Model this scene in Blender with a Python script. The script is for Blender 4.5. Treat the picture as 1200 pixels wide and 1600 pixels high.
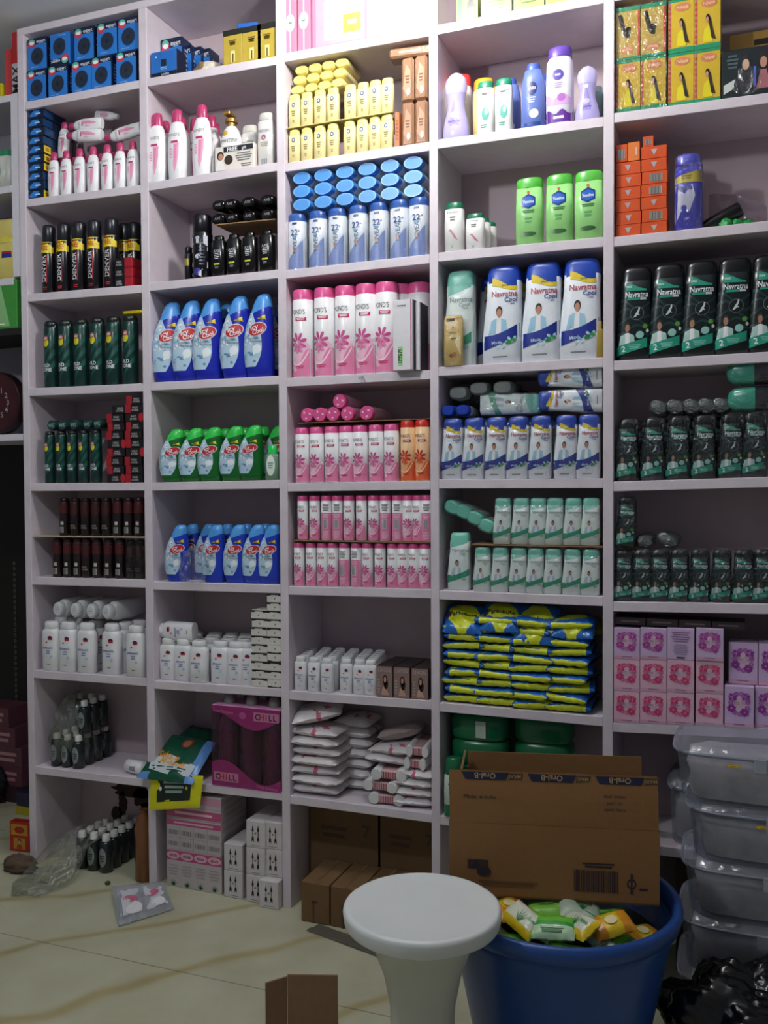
import bpy, math, random
from math import sin, cos, pi, sqrt
from mathutils import Vector, Matrix, noise
random.seed(7)
for o in list(bpy.data.objects): bpy.data.objects.remove(o)
SC = bpy.context.scene
COL = SC.collection
# ------------------------------------------------------------ camera
FPX, YAW, PITCH, ROLL = 1444.09, 0.366209, 0.028198, -0.0050967
CAM = Vector((0, -2.36317, 1.21842))
r_ = Vector((cos(YAW), sin(YAW), 0)); f_ = Vector((-sin(YAW), cos(YAW), 0)); u_ = Vector((0, 0, 1))
FW = f_*cos(PITCH) - u_*sin(PITCH); UP0 = u_*cos(PITCH) + f_*sin(PITCH)
RT = r_*cos(ROLL) + UP0*sin(ROLL); UPV = UP0*cos(ROLL) - r_*sin(ROLL)
cam_d = bpy.data.cameras.new('camera'); cam = bpy.data.objects.new('camera', cam_d); COL.objects.link(cam)
cam_d.sensor_fit = 'VERTICAL'; cam_d.sensor_height = 36; cam_d.lens = FPX/1600*36
cam.matrix_world = Matrix(((RT.x, UPV.x, -FW.x, CAM.x), (RT.y, UPV.y, -FW.y, CAM.y), (RT.z, UPV.z, -FW.z, CAM.z), (0, 0, 0, 1)))
SC.camera = cam
cam_d.clip_start = 0.02
# ------------------------------------------------------------ world, exposure
W = bpy.data.worlds.new('world'); SC.world = W; W.use_nodes = True
W.node_tree.nodes['Background'].inputs[0].default_value = (0.86, 0.90, 1.0, 1)
W.node_tree.nodes['Background'].inputs[1].default_value = 0.16
SC.view_settings.view_transform = 'Standard'; SC.view_settings.look = 'None'
SC.view_settings.gamma = 1; SC.view_settings.use_curve_mapping = False
SC.view_settings.exposure = 0.18
LAMP = (-0.74, -0.42, 2.57); LAMP_POWER = 25.0; LAMP_COL = (1.0, 0.97, 0.94)
FILL_LAMP = (-1.35, -1.65, 2.45); FILL_POWER = 33.0; FILL_COL = (0.93, 0.97, 1.0)  # added fill lamp, out of view, to brighten shelf fronts, stool and floor

# ------------------------------------------------------------ pixel rays (photograph 1200x1600) onto real planes
def ray(px, py): return FW + RT*((px-600)/FPX) - UPV*((py-800)/FPX)
def onY(px, py, Y):
    d = ray(px, py); return CAM + d*((Y-CAM.y)/d.y)
def onZ(px, py, Z):
    d = ray(px, py); return CAM + d*((Z-CAM.z)/d.z)
def depth(P): return (Vector(P)-CAM).dot(FW)
def Xat(px, Y, Z):
    # x on the plane Y at height Z that projects to column px
    k = (px-600)/FPX
    a = RT.x - k*FW.x
    b = (RT.y - k*FW.y)*(Y-CAM.y) + (RT.z - k*FW.z)*(Z-CAM.z)
    return CAM.x - b/a
def Zat(px, py, Y): return onY(px, py, Y).z
def dm(x0, x1, yt, yb, Y):
    xm = (x0+x1)/2; b = onY(xm, yb, Y); t = onY(xm, yt, Y)
    return (x1-x0)*depth((b+t)/2)/FPX, t.z-b.z
def dmb(x0, x1, yt, yb, Y):
    ym = (yt+yb)/2; xm = (x0+x1)/2
    return onY(x1, ym, Y).x-onY(x0, ym, Y).x, Zat(xm, yt, Y)-Zat(xm, yb, Y)

# ------------------------------------------------------------ materials
def srgb(h):
    h = h.lstrip('#'); v = [int(h[i:i+2], 16)/255 for i in (0, 2, 4)]
    return tuple(c/12.92 if c <= .04045 else ((c+.055)/1.055)**2.4 for c in v)
MATS = {}
def mat(hexc, rough=.38, metal=0.0, spec=.5, var=.06, bump=0.0, scale=60, trans=0.0, alpha=1.0, coat=0.0):
    key = (hexc, rough, metal, spec, var, bump, scale, trans, alpha, coat)
    if key in MATS: return MATS[key]
    m = bpy.data.materials.new('m_'+hexc.lstrip('#')); m.use_nodes = True
    nt = m.node_tree; b = nt.nodes['Principled BSDF']; c = srgb(hexc)
    b.inputs['Roughness'].default_value = rough; b.inputs['Metallic'].default_value = metal
    b.inputs['Specular IOR Level'].default_value = spec
    b.inputs['Transmission Weight'].default_value = trans; b.inputs['Alpha'].default_value = alpha
    b.inputs['Coat Weight'].default_value = coat
    tc = nt.nodes.new('ShaderNodeTexCoord'); n = nt.nodes.new('ShaderNodeTexNoise')
    n.inputs['Scale'].default_value = scale; n.inputs['Detail'].default_value = 2
    nt.links.new(tc.outputs['Object'], n.inputs['Vector'])
    mx = nt.nodes.new('ShaderNodeMix'); mx.data_type = 'RGBA'
    mx.inputs[6].default_value = tuple(x*(1-var) for x in c)+(1,); mx.inputs[7].default_value = tuple(min(1, x*(1+var)) for x in c)+(1,)
    nt.links.new(n.outputs['Fac'], mx.inputs[0]); nt.links.new(mx.outputs[2], b.inputs['Base Color'])
    if bump:
        bp = nt.nodes.new('ShaderNodeBump'); bp.inputs['Strength'].default_value = bump; bp.inputs['Distance'].default_value = .003
        nt.links.new(n.outputs['Fac'], bp.inputs['Height']); nt.links.new(bp.outputs['Normal'], b.inputs['Normal'])
    MATS[key] = m; return m
def film(tint='#ffffff', amount=.18, scale=35, name='film', milky=0.0):
    key = (tint, amount, scale, milky)
    if key in MATS: return MATS[key]
    m = bpy.data.materials.new(name); m.use_nodes = True; nt = m.node_tree; N = nt.nodes
    for x in list(N): N.remove(x)
    out = N.new('ShaderNodeOutputMaterial'); tr = N.new('ShaderNodeBsdfTransparent'); gl = N.new('ShaderNodeBsdfGlossy')
    c = srgb(tint); tr.inputs[0].default_value = c+(1,); gl.inputs[0].default_value = (.9, .9, .92, 1); gl.inputs['Roughness'].default_value = .16
    tc = N.new('ShaderNodeTexCoord'); mp = N.new('ShaderNodeMapping'); mp.inputs['Scale'].default_value = (1, 1, .55)
    mp.inputs['Rotation'].default_value = (.4, .5, .3)
    no = N.new('ShaderNodeTexNoise'); no.inputs['Scale'].default_value = scale; no.inputs['Detail'].default_value = 3; no.inputs['Distortion'].default_value = 1.2
    nt.links.new(tc.outputs['Object'], mp.inputs[0]); nt.links.new(mp.outputs[0], no.inputs['Vector'])
    bp = N.new('ShaderNodeBump'); bp.inputs['Strength'].default_value = 1.0; bp.inputs['Distance'].default_value = .03
    nt.links.new(no.outputs['Fac'], bp.inputs['Height']); nt.links.new(bp.outputs[0], gl.inputs['Normal'])
    lw = N.new('ShaderNodeLayerWeight'); lw.inputs[0].default_value = .35
    ma = N.new('ShaderNodeMath'); ma.operation = 'MULTIPLY_ADD'; ma.inputs[1].default_value = .22; ma.inputs[2].default_value = amount*.35
    nt.links.new(lw.outputs['Fresnel'], ma.inputs[0])
    mx = N.new('ShaderNodeMixShader'); nt.links.new(ma.outputs[0], mx.inputs[0]); nt.links.new(tr.outputs[0], mx.inputs[1]); nt.links.new(gl.outputs[0], mx.inputs[2])
    last = mx
    if milky:
        df = N.new('ShaderNodeBsdfDiffuse'); df.inputs[0].default_value = c+(1,)
        m2 = N.new('ShaderNodeMixShader'); m2.inputs[0].default_value = milky
        nt.links.new(mx.outputs[0], m2.inputs[1]); nt.links.new(df.outputs[0], m2.inputs[2]); last = m2
    nt.links.new(last.outputs[0], out.inputs[0])
    MATS[key] = m; return m
def emis(name, col, s):
    m = bpy.data.materials.new(name); m.use_nodes = True; N = m.node_tree.nodes
    b = N['Principled BSDF']; b.inputs['Base Color'].default_value = (*col, 1); b.inputs['Emission Color'].default_value = (*col, 1); b.inputs['Emission Strength'].default_value = s
    return m

# ------------------------------------------------------------ mesh builder
class MB:
    def __init__(s): s.v = []; s.f = []; s.m = []; s.s = []; s.mats = []
    def mi(s, m):
        if m not in s.mats: s.mats.append(m)
        return s.mats.index(m)
    def add(s, vs, fs, m, smooth=False, M=None):
        b = len(s.v); i = s.mi(m)
        if M is not None: vs = [M @ Vector(v) for v in vs]
        s.v += [tuple(v) for v in vs]
        for f in fs: s.f.append(tuple(b+k for k in f)); s.m.append(i); s.s.append(smooth)
    def box(s, x0, x1, y0, y1, z0, z1, m, M=None):
        vs = [(x0, y0, z0), (x1, y0, z0), (x1, y1, z0), (x0, y1, z0), (x0, y0, z1), (x1, y0, z1), (x1, y1, z1), (x0, y1, z1)]
        s.add(vs, [(0, 3, 2, 1), (4, 5, 6, 7), (0, 1, 5, 4), (1, 2, 6, 5), (2, 3, 7, 6), (3, 0, 4, 7)], m, False, M)
    def bbox(s, x0, x1, y0, y1, z0, z1, m, b=.0015, M=None):
        # box with chamfered edges
        vs = []; idx = {}
        for i, x in enumerate((x0, x1)):
            for j, y in enumerate((y0, y1)):
                for k, z in enumerate((z0, z1)):
                    sx, sy, sz = (1, -1)[i], (1, -1)[j], (1, -1)[k]
                    idx[i, j, k] = len(vs)
                    vs += [(x, y+sy*b, z+sz*b), (x+sx*b, y, z+sz*b), (x+sx*b, y+sy*b, z)]
        F = []
        I = lambda i, j, k, a: idx[i, j, k]+a
        for i in (0, 1):
            q = [I(i, 0, 0, 0), I(i, 1, 0, 0), I(i, 1, 1, 0), I(i, 0, 1, 0)]; F.append(q if i else q[::-1])
            q = [I(0, i, 0, 1), I(1, i, 0, 1), I(1, i, 1, 1), I(0, i, 1, 1)]; F.append(q[::-1] if i else q)
            q = [I(0, 0, i, 2), I(1, 0, i, 2), I(1, 1, i, 2), I(0, 1, i, 2)]; F.append(q if i else q[::-1])
        for a in (0, 1):
            for c in (0, 1):
                q = [I(0, a, c, 1), I(1, a, c, 1), I(1, a, c, 2), I(0, a, c, 2)]; F.append(q if (a == c) else q[::-1])
                q = [I(a, 0, c, 0), I(a, 1, c, 0), I(a, 1, c, 2), I(a, 0, c, 2)]; F.append(q[::-1] if (a == c) else q)
                q = [I(a, c, 0, 0), I(a, c, 1, 0), I(a, c, 1, 1), I(a, c, 0, 1)]; F.append(q if (a == c) else q[::-1])
                for e in (0, 1):
                    t = [I(a, c, e, 0), I(a, c, e, 1), I(a, c, e, 2)]; F.append(t if (a+c+e) % 2 else t[::-1])
        s.add(vs, F, m, False, M)
    def loft(s, secs, m, n=22, M=None, cap0=True, cap1=True, smooth=True):
        # secs: (z, hw, hd, power, xoff)
        vs = []; fs = []
        for (z, hw, hd, p, xo) in secs:
            for k in range(n):
                t = 2*pi*k/n; c, q = cos(t), sin(t); e = 2/p
                vs.append((xo+hw*math.copysign(abs(c)**e, c), hd*math.copysign(abs(q)**e, q), z))
        for i in range(len(secs)-1):
            for k in range(n):
                a = i*n+k; b = i*n+(k+1) % n; fs.append((a, b, b+n, a+n))
        s.add(vs, fs, m, smooth, M)
        if cap0: s.add(vs[:n], [tuple(range(n))[::-1]], m, False, M)
        if cap1: s.add(vs[-n:], [tuple(range(n))], m, False, M)
    def cyl(s, r, z0, z1, m, n=20, b=.0, M=None, r2=None):
        r2 = r if r2 is None else r2
        if b: s.loft([(z0, r-b, r-b, 2, 0), (z0+b, r, r, 2, 0), (z1-b, r2, r2, 2, 0), (z1, r2-b, r2-b, 2, 0)], m, n, M)
        else: s.loft([(z0, r, r, 2, 0), (z1, r2, r2, 2, 0)], m, n, M)
    def grid(s, fn, nu, nv, mf, smooth=True, M=None):
        vs = [fn(i/nu, j/nv) for j in range(nv+1) for i in range(nu+1)]
        if M is not None: vs = [M @ Vector(v) for v in vs]
        b = len(s.v); s.v += [tuple(v) for v in vs]
        for j in range(nv):
            for i in range(nu):
                a = b+j*(nu+1)+i; s.f.append((a, a+1, a+nu+2, a+nu+1))
                m = mf((i+.5)/nu, (j+.5)/nv) if callable(mf) else mf
                s.m.append(s.mi(m)); s.s.append(smooth)
    def tube(s, pts, r, m, n=8):
        pts = [Vector(p) for p in pts]; vs = []; fs = []
        for i, p in enumerate(pts):
            d = (pts[min(i+1, len(pts)-1)]-pts[max(i-1, 0)]).normalized()
            a = d.orthogonal().normalized(); b = d.cross(a)
            for k in range(n): vs.append(p+(a*cos(2*pi*k/n)+b*sin(2*pi*k/n))*r)
        for i in range(len(pts)-1):
            for k in range(n):
                q = i*n+k; w = i*n+(k+1) % n; fs.append((q, w, w+n, q+n))
        s.add(vs, fs, m, True)
    def mesh(s, name):
        me = bpy.data.meshes.new(name); me.from_pydata(s.v, [], s.f)
        for m in s.mats: me.materials.append(m)
        me.polygons.foreach_set('material_index', s.m); me.polygons.foreach_set('use_smooth', s.s); me.update()
        return me

# text geometry, cached
TXT = {}
def textgeo(t, bold=True, sq=False):
    k = (t, bold)
    if k in TXT: return TXT[k]
    cu = bpy.data.curves.new('t', 'FONT'); cu.body = t; cu.resolution_u = 2
    if bold: cu.offset = .018
    ob = bpy.data.objects.new('t', cu); COL.objects.link(ob)
    dg = bpy.context.evaluated_depsgraph_get(); me = bpy.data.meshes.new_from_object(ob.evaluated_get(dg))
    vs = [(v.co.x, v.co.y) for v in me.vertices]; fs = [tuple(p.vertices) for p in me.polygons]
    bpy.data.objects.remove(ob); bpy.data.meshes.remove(me); bpy.data.curves.remove(cu)
    if not vs: vs = [(0, 0)]; fs = []
    x0 = min(v[0] for v in vs); x1 = max(v[0] for v in vs)
    vs = [((v[0]-(x0+x1)/2)/.7, v[1]/.7-.5) for v in vs]
    TXT[k] = (vs, fs, (x1-x0)/.7); return TXT[k]

class Lab:
    """prints on a surface: pf(a, z, e) -> point; hw(z) half width; W half-width unit; H height unit"""
    def __init__(s, mb, pf, hw, W, H): s.mb, s.pf, s.hw, s.W, s.H = mb, pf, hw, W, H
    def e(s, L): return .00035+.00028*L
    def band(s, v0, v1, m, u0=-.97, u1=.97, L=1, nu=12, nv=2):
        g0 = v0 if callable(v0) else (lambda u: v0); g1 = v1 if callable(v1) else (lambda u: v1)
        def fn(i, j):
            u = u0+(u1-u0)*i; z = (g0(u)+(g1(u)-g0(u))*j)*s.H
            return s.pf(u*s.hw(z), z, s.e(L))
        s.mb.grid(fn, nu, nv, m)
    def vband(s, v0, v1, uL, uR, m, L=1, nu=10, nv=10):
        gl = uL if callable(uL) else (lambda v: uL); gr = uR if callable(uR) else (lambda v: uR)
        def fn(i, j):
            v = v0+(v1-v0)*j; z = v*s.H; u = gl(v)+(gr(v)-gl(v))*i
            return s.pf(u*s.hw(z), z, s.e(L))
        s.mb.grid(fn, nu, nv, m)
    def pts(s, ring, cx, cz, m, L, rings=3):
        n = len(ring); vs = [s.pf(cx, cz, s.e(L))]; fs = []
        for r in range(1, rings+1):
            for (a, b) in ring: vs.append(s.pf(cx+(a-cx)*r/rings, cz+(b-cz)*r/rings, s.e(L)))
        for k in range(n):
            k2 = (k+1) % n; fs.append((0, 1+k, 1+k2))
            for r in range(rings-1): o = 1+r*n; fs.append((o+k, o+n+k, o+n+k2, o+k2))
        s.mb.add(vs, fs, m, True)
    def ell(s, cu, cv, ru, rv, m, L=2, n=16, rot=0):
        cx, cz = cu*s.W, cv*s.H; rx, rz = ru*s.W, rv*s.H; R = []
        for k in range(n):
            t = 2*pi*k/n; a, b = rx*cos(t), rz*sin(t); R.append((cx+a*cos(rot)-b*sin(rot), cz+a*sin(rot)+b*cos(rot)))
        s.pts(R, cx, cz, m, L)
    def poly(s, P, m, L=2, rings=3):
        R = [(a*s.W, b*s.H) for a, b in P]
        cx = sum(a for a, b in R)/len(R); cz = sum(b for a, b in R)/len(R)
        s.pts(R, cx, cz, m, L, rings)
    def rect(s, u0, u1, v0, v1, m, L=2): s.band(v0, v1, m, u0, u1, L, 6, 1)
    def text(s, t, cu, cv, h, m, fit=None, rot=0, L=3, bold=True):
        vs, fs, w = textgeo(t, bold); hz = h*s.H; sx = hz
        if fit and w*hz > fit*s.W: sx = fit*s.W/w
        cx, cz = cu*s.W, cv*s.H; o = []
        for x, y in vs:
            a, b = x*sx, y*hz; o.append(s.pf(cx+a*cos(rot)-b*sin(rot), cz+a*sin(rot)+b*cos(rot), s.e(L)))
        s.mb.add(o, fs, m, False)
    def lines(s, u0, u1, v0, v1, n, m, L=2):
        for i in range(n):
            v = v0+(v1-v0)*(i+.5)/n; t = (v1-v0)/n*.28; k = .75+.25*((i*37) % 5)/4
            c = (u0+u1)/2; h = (u1-u0)/2*k
            s.band(v-t, v+t, m, c-h, c+h, L, 5, 1)
    def bars(s, u0, u1, v0, v1, n, m, bg=None, L=2):
        if bg: s.rect(u0-.04, u1+.04, v0-.006, v1+.006, bg, L)
        for i in range(n):
            a = u0+(u1-u0)*i/n; s.band(v0, v1, m, a, a+(u1-u0)/n*(.35+.3*((i*7) % 3)/2), L+1, 1, 1)
    def petals(s, cu, cv, r, m, n=6, L=2, asp=1.0, wid=.3, m2=None, skip=()):
        for k in range(n):
            if k in skip: continue
            t = 2*pi*k/n+.3; d = r*.6
            rr = r*s.W
            cx, cz = cu*s.W+cos(t)*rr*.6, cv*s.H+sin(t)*rr*.6*asp; R = []
            for q in range(10):
                w = 2*pi*q/10; a, b = rr*.45*cos(w), rr*wid*sin(w)*(.5+.5*cos(w*.5)**2); R.append((cx+a*cos(t)-b*sin(t), cz+(a*sin(t)+b*cos(t))*asp))
            s.pts(R, cx, cz, (m2 if m2 and k % 2 else m), L+.16*k, 2)

def prop(o, **k):
    for a, b in k.items(): o[a] = b
LABELS = {}
def tagthing(o, label, cat, group=None):
    o['label'] = label; o['category'] = cat
    if group: o['group'] = group
    LABELS.setdefault(label, []).append(o.name)
def link(name, me, parent=None):
    o = bpy.data.objects.new(name, me); COL.objects.link(o)
    if parent is not None: o.parent = parent
    return o
class Proto:
    def __init__(s, name, cat, parts, h=0, w=0, d=0): s.name, s.cat, s.parts, s.h, s.w, s.d = name, cat, parts, h, w, d
def inst(P, loc, label, group=None, rot=(0, 0, 0), scale=1):
    if len(P.parts) == 1:
        o = link(P.name, P.parts[0][1])
    else:
        o = link(P.name, None); o.empty_display_size = .02
        made = {}
        for pn, me, par, lb in P.parts:
            c = link(pn, me, made.get(par, o)); made[pn] = c
            if lb: c['label'] = lb
    o.location = loc; o.rotation_euler = rot
    if scale != 1: o.scale = (scale,)*3 if not isinstance(scale, tuple) else scale
    tagthing(o, label, P.cat, group); return o
ORD = ['leftmost', 'second from left', 'third from left', 'fourth from left', 'fifth from left', 'sixth from left', 'seventh from left', 'eighth from left', 'ninth from left', 'tenth from left', 'eleventh from left', 'twelfth from left']
def olist(n):
    if n == 1: return ['']
    o = ORD[:n]
    if n > 2: o = o[:n-1]+['rightmost']
    elif n == 2: o = ['left one', 'right one']
    return o

# ------------------------------------------------------------ shelving measurements (metres)
XV = [(-2.1465, -2.1205), (-1.687, -1.659), (-1.2265, -1.2005), (-.7725, -.7485), (-.3172, -.2918), (.140, .166)]
ZT = {  # board: per column (zl, zr) of the top face
 1: [(2.441, 2.441), (2.136, 2.129), (1.836, 1.830), (1.536, 1.533), (1.232, 1.2325), (.931, .936), (.629, .634), (.317, .322)],
 2: [(2.441, 2.434), (2.132, 2.137), (1.833, 1.835), (1.534, 1.534), (1.232, 1.237), (.931, .936), (.628, .636), (.327, .335)],
 3: [(2.437, 2.434), (2.131, 2.133), (1.831, 1.836), (1.526, 1.528), (1.228, 1.232), (.933, .939), (.631, .637), (.329, .328)],
 4: [(2.434, 2.434), (2.135, 2.132), (1.838, 1.836), (1.535, 1.537), (1.235, 1.2345), (.937, .937), (.634, .632), (.326, .326)],
 5: [(2.434, 2.434), (2.137, 2.131), (1.833, 1.836), (1.527, 1.530), (1.226, 1.237), (.925, .936), (.620, .640), (.32, .325)]}
DEPTH = .225; TH = .0245
def zb(c, b, x):
    if b == 8: return 0.0
    l, r = XV[c-1][1], XV[c][0]; t = (x-l)/(r-l); a = ZT[c][b]
    return a[0]+(a[1]-a[0])*t

def row(P, pxs, c, b, desc, group, where='', Y=.012, dz=0, rz=0, ords=None, rzs=None, scale=1, Ys=None, tail=''):
    n = len(pxs); od = ords or olist(n); res = []
    for i, px in enumerate(pxs):
        y = (Ys[i] if Ys else Y)+P.d/2
        z = zb(c, b, Xat(px, y, 1.2))
        for _ in range(2): x = Xat(px, y, z+dz+P.h/2); z = zb(c, b, x)
        lb = ' '.join((desc+(', '+od[i] if od[i] else '')+' '+where).split())
        res.append(inst(P, (x, y, z+dz+.0004), lb, group, (0, 0, (rzs[i] if rzs else rz)), scale))
    return res
def bottle(name, cat, W_, D_, H_, secs, bm, caps=None, cm=None, lab=None, back=None, wrap=None, n=22, extra=None, capname='cap'):
    hw, hd = W_/2, D_/2
    S = [(z*H_, a*hw, b*hd, p, xo*hw) for z, a, b, p, xo in secs]
    mb = MB(); mb.loft(S, bm, n); parts = [('body', mb.mesh(name+'_body'), None, None)]
    allS = list(S)
    if caps:
        CS = [(z*H_, a*hw, b*hd, p, xo*hw) for z, a, b, p, xo in caps]
        cb = MB(); cb.loft(CS, cm, n); parts.append((capname, cb.mesh(name+'_cap'), None, None)); allS += CS
    def sec(z):
        z = max(allS[0][0], min(allS[-1][0], z))
        for A, B in zip(allS, allS[1:]):
            if z <= B[0] and B[0] > A[0]:
                t = (z-A[0])/(B[0]-A[0]); return [A[i]+(B[i]-A[i])*t for i in range(5)]
        return allS[-1]
    def mk(sg):
        def pf(a, z, e):
            _, w, d, p, xo = sec(z); k = max(-.985, min(.985, a/w)) if w > 0 else 0
            y = d*(1-abs(k)**p)**(1/p)
            return (sg*(k*w)+xo, -sg*(y+e), z)
        return pf
    for fn, sg, nm in ((lab, 1, 'label'), (back, -1, 'back_label')):
        if fn:
            lb = MB(); fn(Lab(lb, mk(sg), lambda z: sec(z)[1], hw, H_)); parts.append((nm, lb.mesh(name+'_'+nm), None, None))
    if wrap:
        wm = MB(); k = 0; V = []
        SS = [(z, w*1.0+.0022, d*1.0+.0022, p, xo) for z, w, d, p, xo in allS]
        SS = [(-.0003, SS[0][1], SS[0][2], SS[0][3], SS[0][4])]+SS[1:]+[(allS[-1][0]+.003, allS[-1][1]*.6, allS[-1][2]*.6, 2, allS[-1][4])]
        wm.loft(SS, wrap, 30, cap0=False)
        wm.v = [((x+noise.noise(Vector((x*60, y*60, z*25)))*.003), y+noise.noise(Vector((x*50+9, y*60, z*30)))*.0022, z) for x, y, z in wm.v]
        parts.append(('plastic_wrap', wm.mesh(name+'_wrap'), None, 'wrinkled clear plastic wrap'))
    if extra: parts += [(a, b, ('cap' if caps and a != 'pump' else None), d) for a, b, c, d in extra(hw, hd, H_)]
    return Proto(name, cat, parts, H_, W_, D_)
def boxproto(name, cat, w, d, h, bm, faces, bev=.001, extra=None):
    """faces: {'F','R','L','B','T': fn(Lab)}"""
    mb = MB(); mb.bbox(-w/2, w/2, -d/2, d/2, 0, h, bm, bev)
    for k, fn in faces.items():
        if k == 'F': pf = lambda a, z, e: (a, -d/2-e, z); hw, HH = w/2, h
        elif k == 'B': pf = lambda a, z, e: (-a, d/2+e, z); hw, HH = w/2, h
        elif k == 'R': pf = lambda a, z, e: (w/2+e, a, z); hw, HH = d/2, h
        elif k == 'L': pf = lambda a, z, e: (-w/2-e, -a, z); hw, HH = d/2, h
        elif k == 'T': pf = lambda a, z, e: (a, z-d/2, h+e); hw, HH = w/2, d
        fn(Lab(mb, pf, (lambda q: (lambda z: q))(hw), hw, HH))
    if extra: extra(mb)
    return Proto(name, cat, [('body', mb.mesh(name), None, None)], h, w, d)
def pillow(mb, w, l, t, mf, nu=14, nv=10, seed=0, crimp=.06, M=None, wr=.12):
    """pouch lying flat: w along x, l along y, thickness t, z from 0"""
    def H(u, v):
        a = max(0, 1-abs(2*u-1)**4); b = max(0, 1-abs(2*v-1)**3); return (a*b)**.6
    for sg in (1, -1):
        def fn(i, j):
            x = (i-.5)*w; y = (j-.5)*l; h = H(i, j)*t/2
            nn = noise.noise(Vector((i*4+seed*3.1, j*4+seed, sg)))
            edge = (1-H(i, j))
            return (x+noise.noise(Vector((j*5, seed, 1)))*.02*w, y+noise.noise(Vector((i*6, seed, 4)))*.02*l, t/2+sg*h*(1+wr*nn)+edge*t*.12*noise.noise(Vector((i*7, j*7, seed))))
        mb.grid(fn if sg > 0 else (lambda i, j: fn(1-i, j)), nu, nv, mf if sg > 0 or not callable(mf) else (lambda i, j: mf(1-i, j)), True, M)
# ============================================================ SETTING
def nodemat(name):
    m = bpy.data.materials.new(name); m.use_nodes = True; return m, m.node_tree, m.node_tree.nodes['Principled BSDF']
def ramp(nt, fac, stops):
    r = nt.nodes.new('ShaderNodeValToRGB'); e = r.color_ramp.elements
    while len(e) < len(stops): e.new(.5)
    for k, (p, c) in enumerate(stops): e[k].position = p; e[k].color = (*srgb(c), 1)
    nt.links.new(fac, r.inputs[0]); return r.outputs[0]
def laminate():
    m, nt, b = nodemat('laminate'); tc = nt.nodes.new('ShaderNodeTexCoord')
    n = nt.nodes.new('ShaderNodeTexNoise'); n.inputs['Scale'].default_value = 9; n.inputs['Detail'].default_value = 6; n.inputs['Roughness'].default_value = .7
    nt.links.new(tc.outputs['Object'], n.inputs['Vector'])
    c = ramp(nt, n.outputs['Fac'], [(0.25, '#c9bec8'), (.5, '#d5cbd3'), (.75, '#dad2d8')])
    n2 = nt.nodes.new('ShaderNodeTexNoise'); n2.inputs['Scale'].default_value = 160; nt.links.new(tc.outputs['Object'], n2.inputs['Vector'])
    nt.links.new(c, b.inputs['Base Color']); b.inputs['Roughness'].default_value = .42
    bp = nt.nodes.new('ShaderNodeBump'); bp.inputs['Strength'].default_value = .12; bp.inputs['Distance'].default_value = .002
    nt.links.new(n2.outputs['Fac'], bp.inputs['Height']); nt.links.new(bp.outputs[0], b.inputs['Normal']); return m
def floor_tile():
    m, nt, b = nodemat('floor_tiles'); L = nt.links.new; tc = nt.nodes.new('ShaderNodeTexCoord')
    mp = nt.nodes.new('ShaderNodeMapping'); mp.inputs['Location'].default_value = (.45, .41, 0); L(tc.outputs['Object'], mp.inputs[0])
    # veins
    wv = nt.nodes.new('ShaderNodeTexWave'); wv.wave_type = 'BANDS'; wv.inputs['Scale'].default_value = .55; wv.inputs['Distortion'].default_value = 6; wv.inputs['Detail'].default_value = 3; wv.inputs['Detail Scale'].default_value = .9
    m2 = nt.nodes.new('ShaderNodeMapping'); m2.inputs['Rotation'].default_value = (0, 0, .80); m2.inputs['Scale'].default_value = (1.9, 1.9, 1); L(tc.outputs['Object'], m2.inputs[0]); L(m2.outputs[0], wv.inputs['Vector'])
    vein = ramp(nt, wv.outputs['Fac'], [(0, '#b4a882'), (.02, '#bfbba2'), (.07, '#c5c5b2')])
    n = nt.nodes.new('ShaderNodeTexNoise'); n.inputs['Scale'].default_value = 5; n.inputs['Detail'].default_value = 5; L(tc.outputs['Object'], n.inputs['Vector'])
    tint = ramp(nt, n.outputs['Fac'], [(.3, '#e4e2d2'), (.7, '#fdfdf4')])
    mx = nt.nodes.new('ShaderNodeMix'); mx.data_type = 'RGBA'; mx.blend_type = 'MULTIPLY'; mx.inputs[0].default_value = 1; L(vein, mx.inputs[6]); L(tint, mx.inputs[7])
    br = nt.nodes.new('ShaderNodeTexBrick'); br.offset = 0; br.squash = 1
    br.inputs['Scale'].default_value = 1; br.inputs['Brick Width'].default_value = 2.4; br.inputs['Row Height'].default_value = .6; br.inputs['Mortar Size'].default_value = .0022; br.inputs['Mortar Smooth'].default_value = .3
    br.inputs['Color1'].default_value = (1, 1, 1, 1); br.inputs['Color2'].default_value = (1, 1, 1, 1); br.inputs['Mortar'].default_value = (.5, .47, .40, 1)
    L(mp.outputs[0], br.inputs['Vector'])
    m3 = nt.nodes.new('ShaderNodeMix'); m3.data_type = 'RGBA'; m3.blend_type = 'MULTIPLY'; m3.inputs[0].default_value = 1; L(mx.outputs[2], m3.inputs[6]); L(br.outputs['Color'], m3.inputs[7])
    L(m3.outputs[2], b.inputs['Base Color']); b.inputs['Roughness'].default_value = .28; return m
def plaster(hexc, name='plaster'):
    m, nt, b = nodemat(name); tc = nt.nodes.new('ShaderNodeTexCoord'); n = nt.nodes.new('ShaderNodeTexNoise'); n.inputs['Scale'].default_value = 3; n.inputs['Detail'].default_value = 8
    nt.links.new(tc.outputs['Object'], n.inputs['Vector']); c = srgb(hexc)
    mx = nt.nodes.new('ShaderNodeMix'); mx.data_type = 'RGBA'; mx.inputs[6].default_value = tuple(x*.86 for x in c)+(1,); mx.inputs[7].default_value = c+(1,)
    nt.links.new(n.outputs['Fac'], mx.inputs[0]); nt.links.new(mx.outputs[2], b.inputs['Base Color']); b.inputs['Roughness'].default_value = .8; return m
LAM = laminate(); FLOOR = floor_tile(); PLW = plaster('#c9ccd6'); CEIL = plaster('#eef1f6', 'ceiling_paint')
def struct(name, mb):
    o = link(name, mb.mesh(name)); o['kind'] = 'structure'; return o
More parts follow.
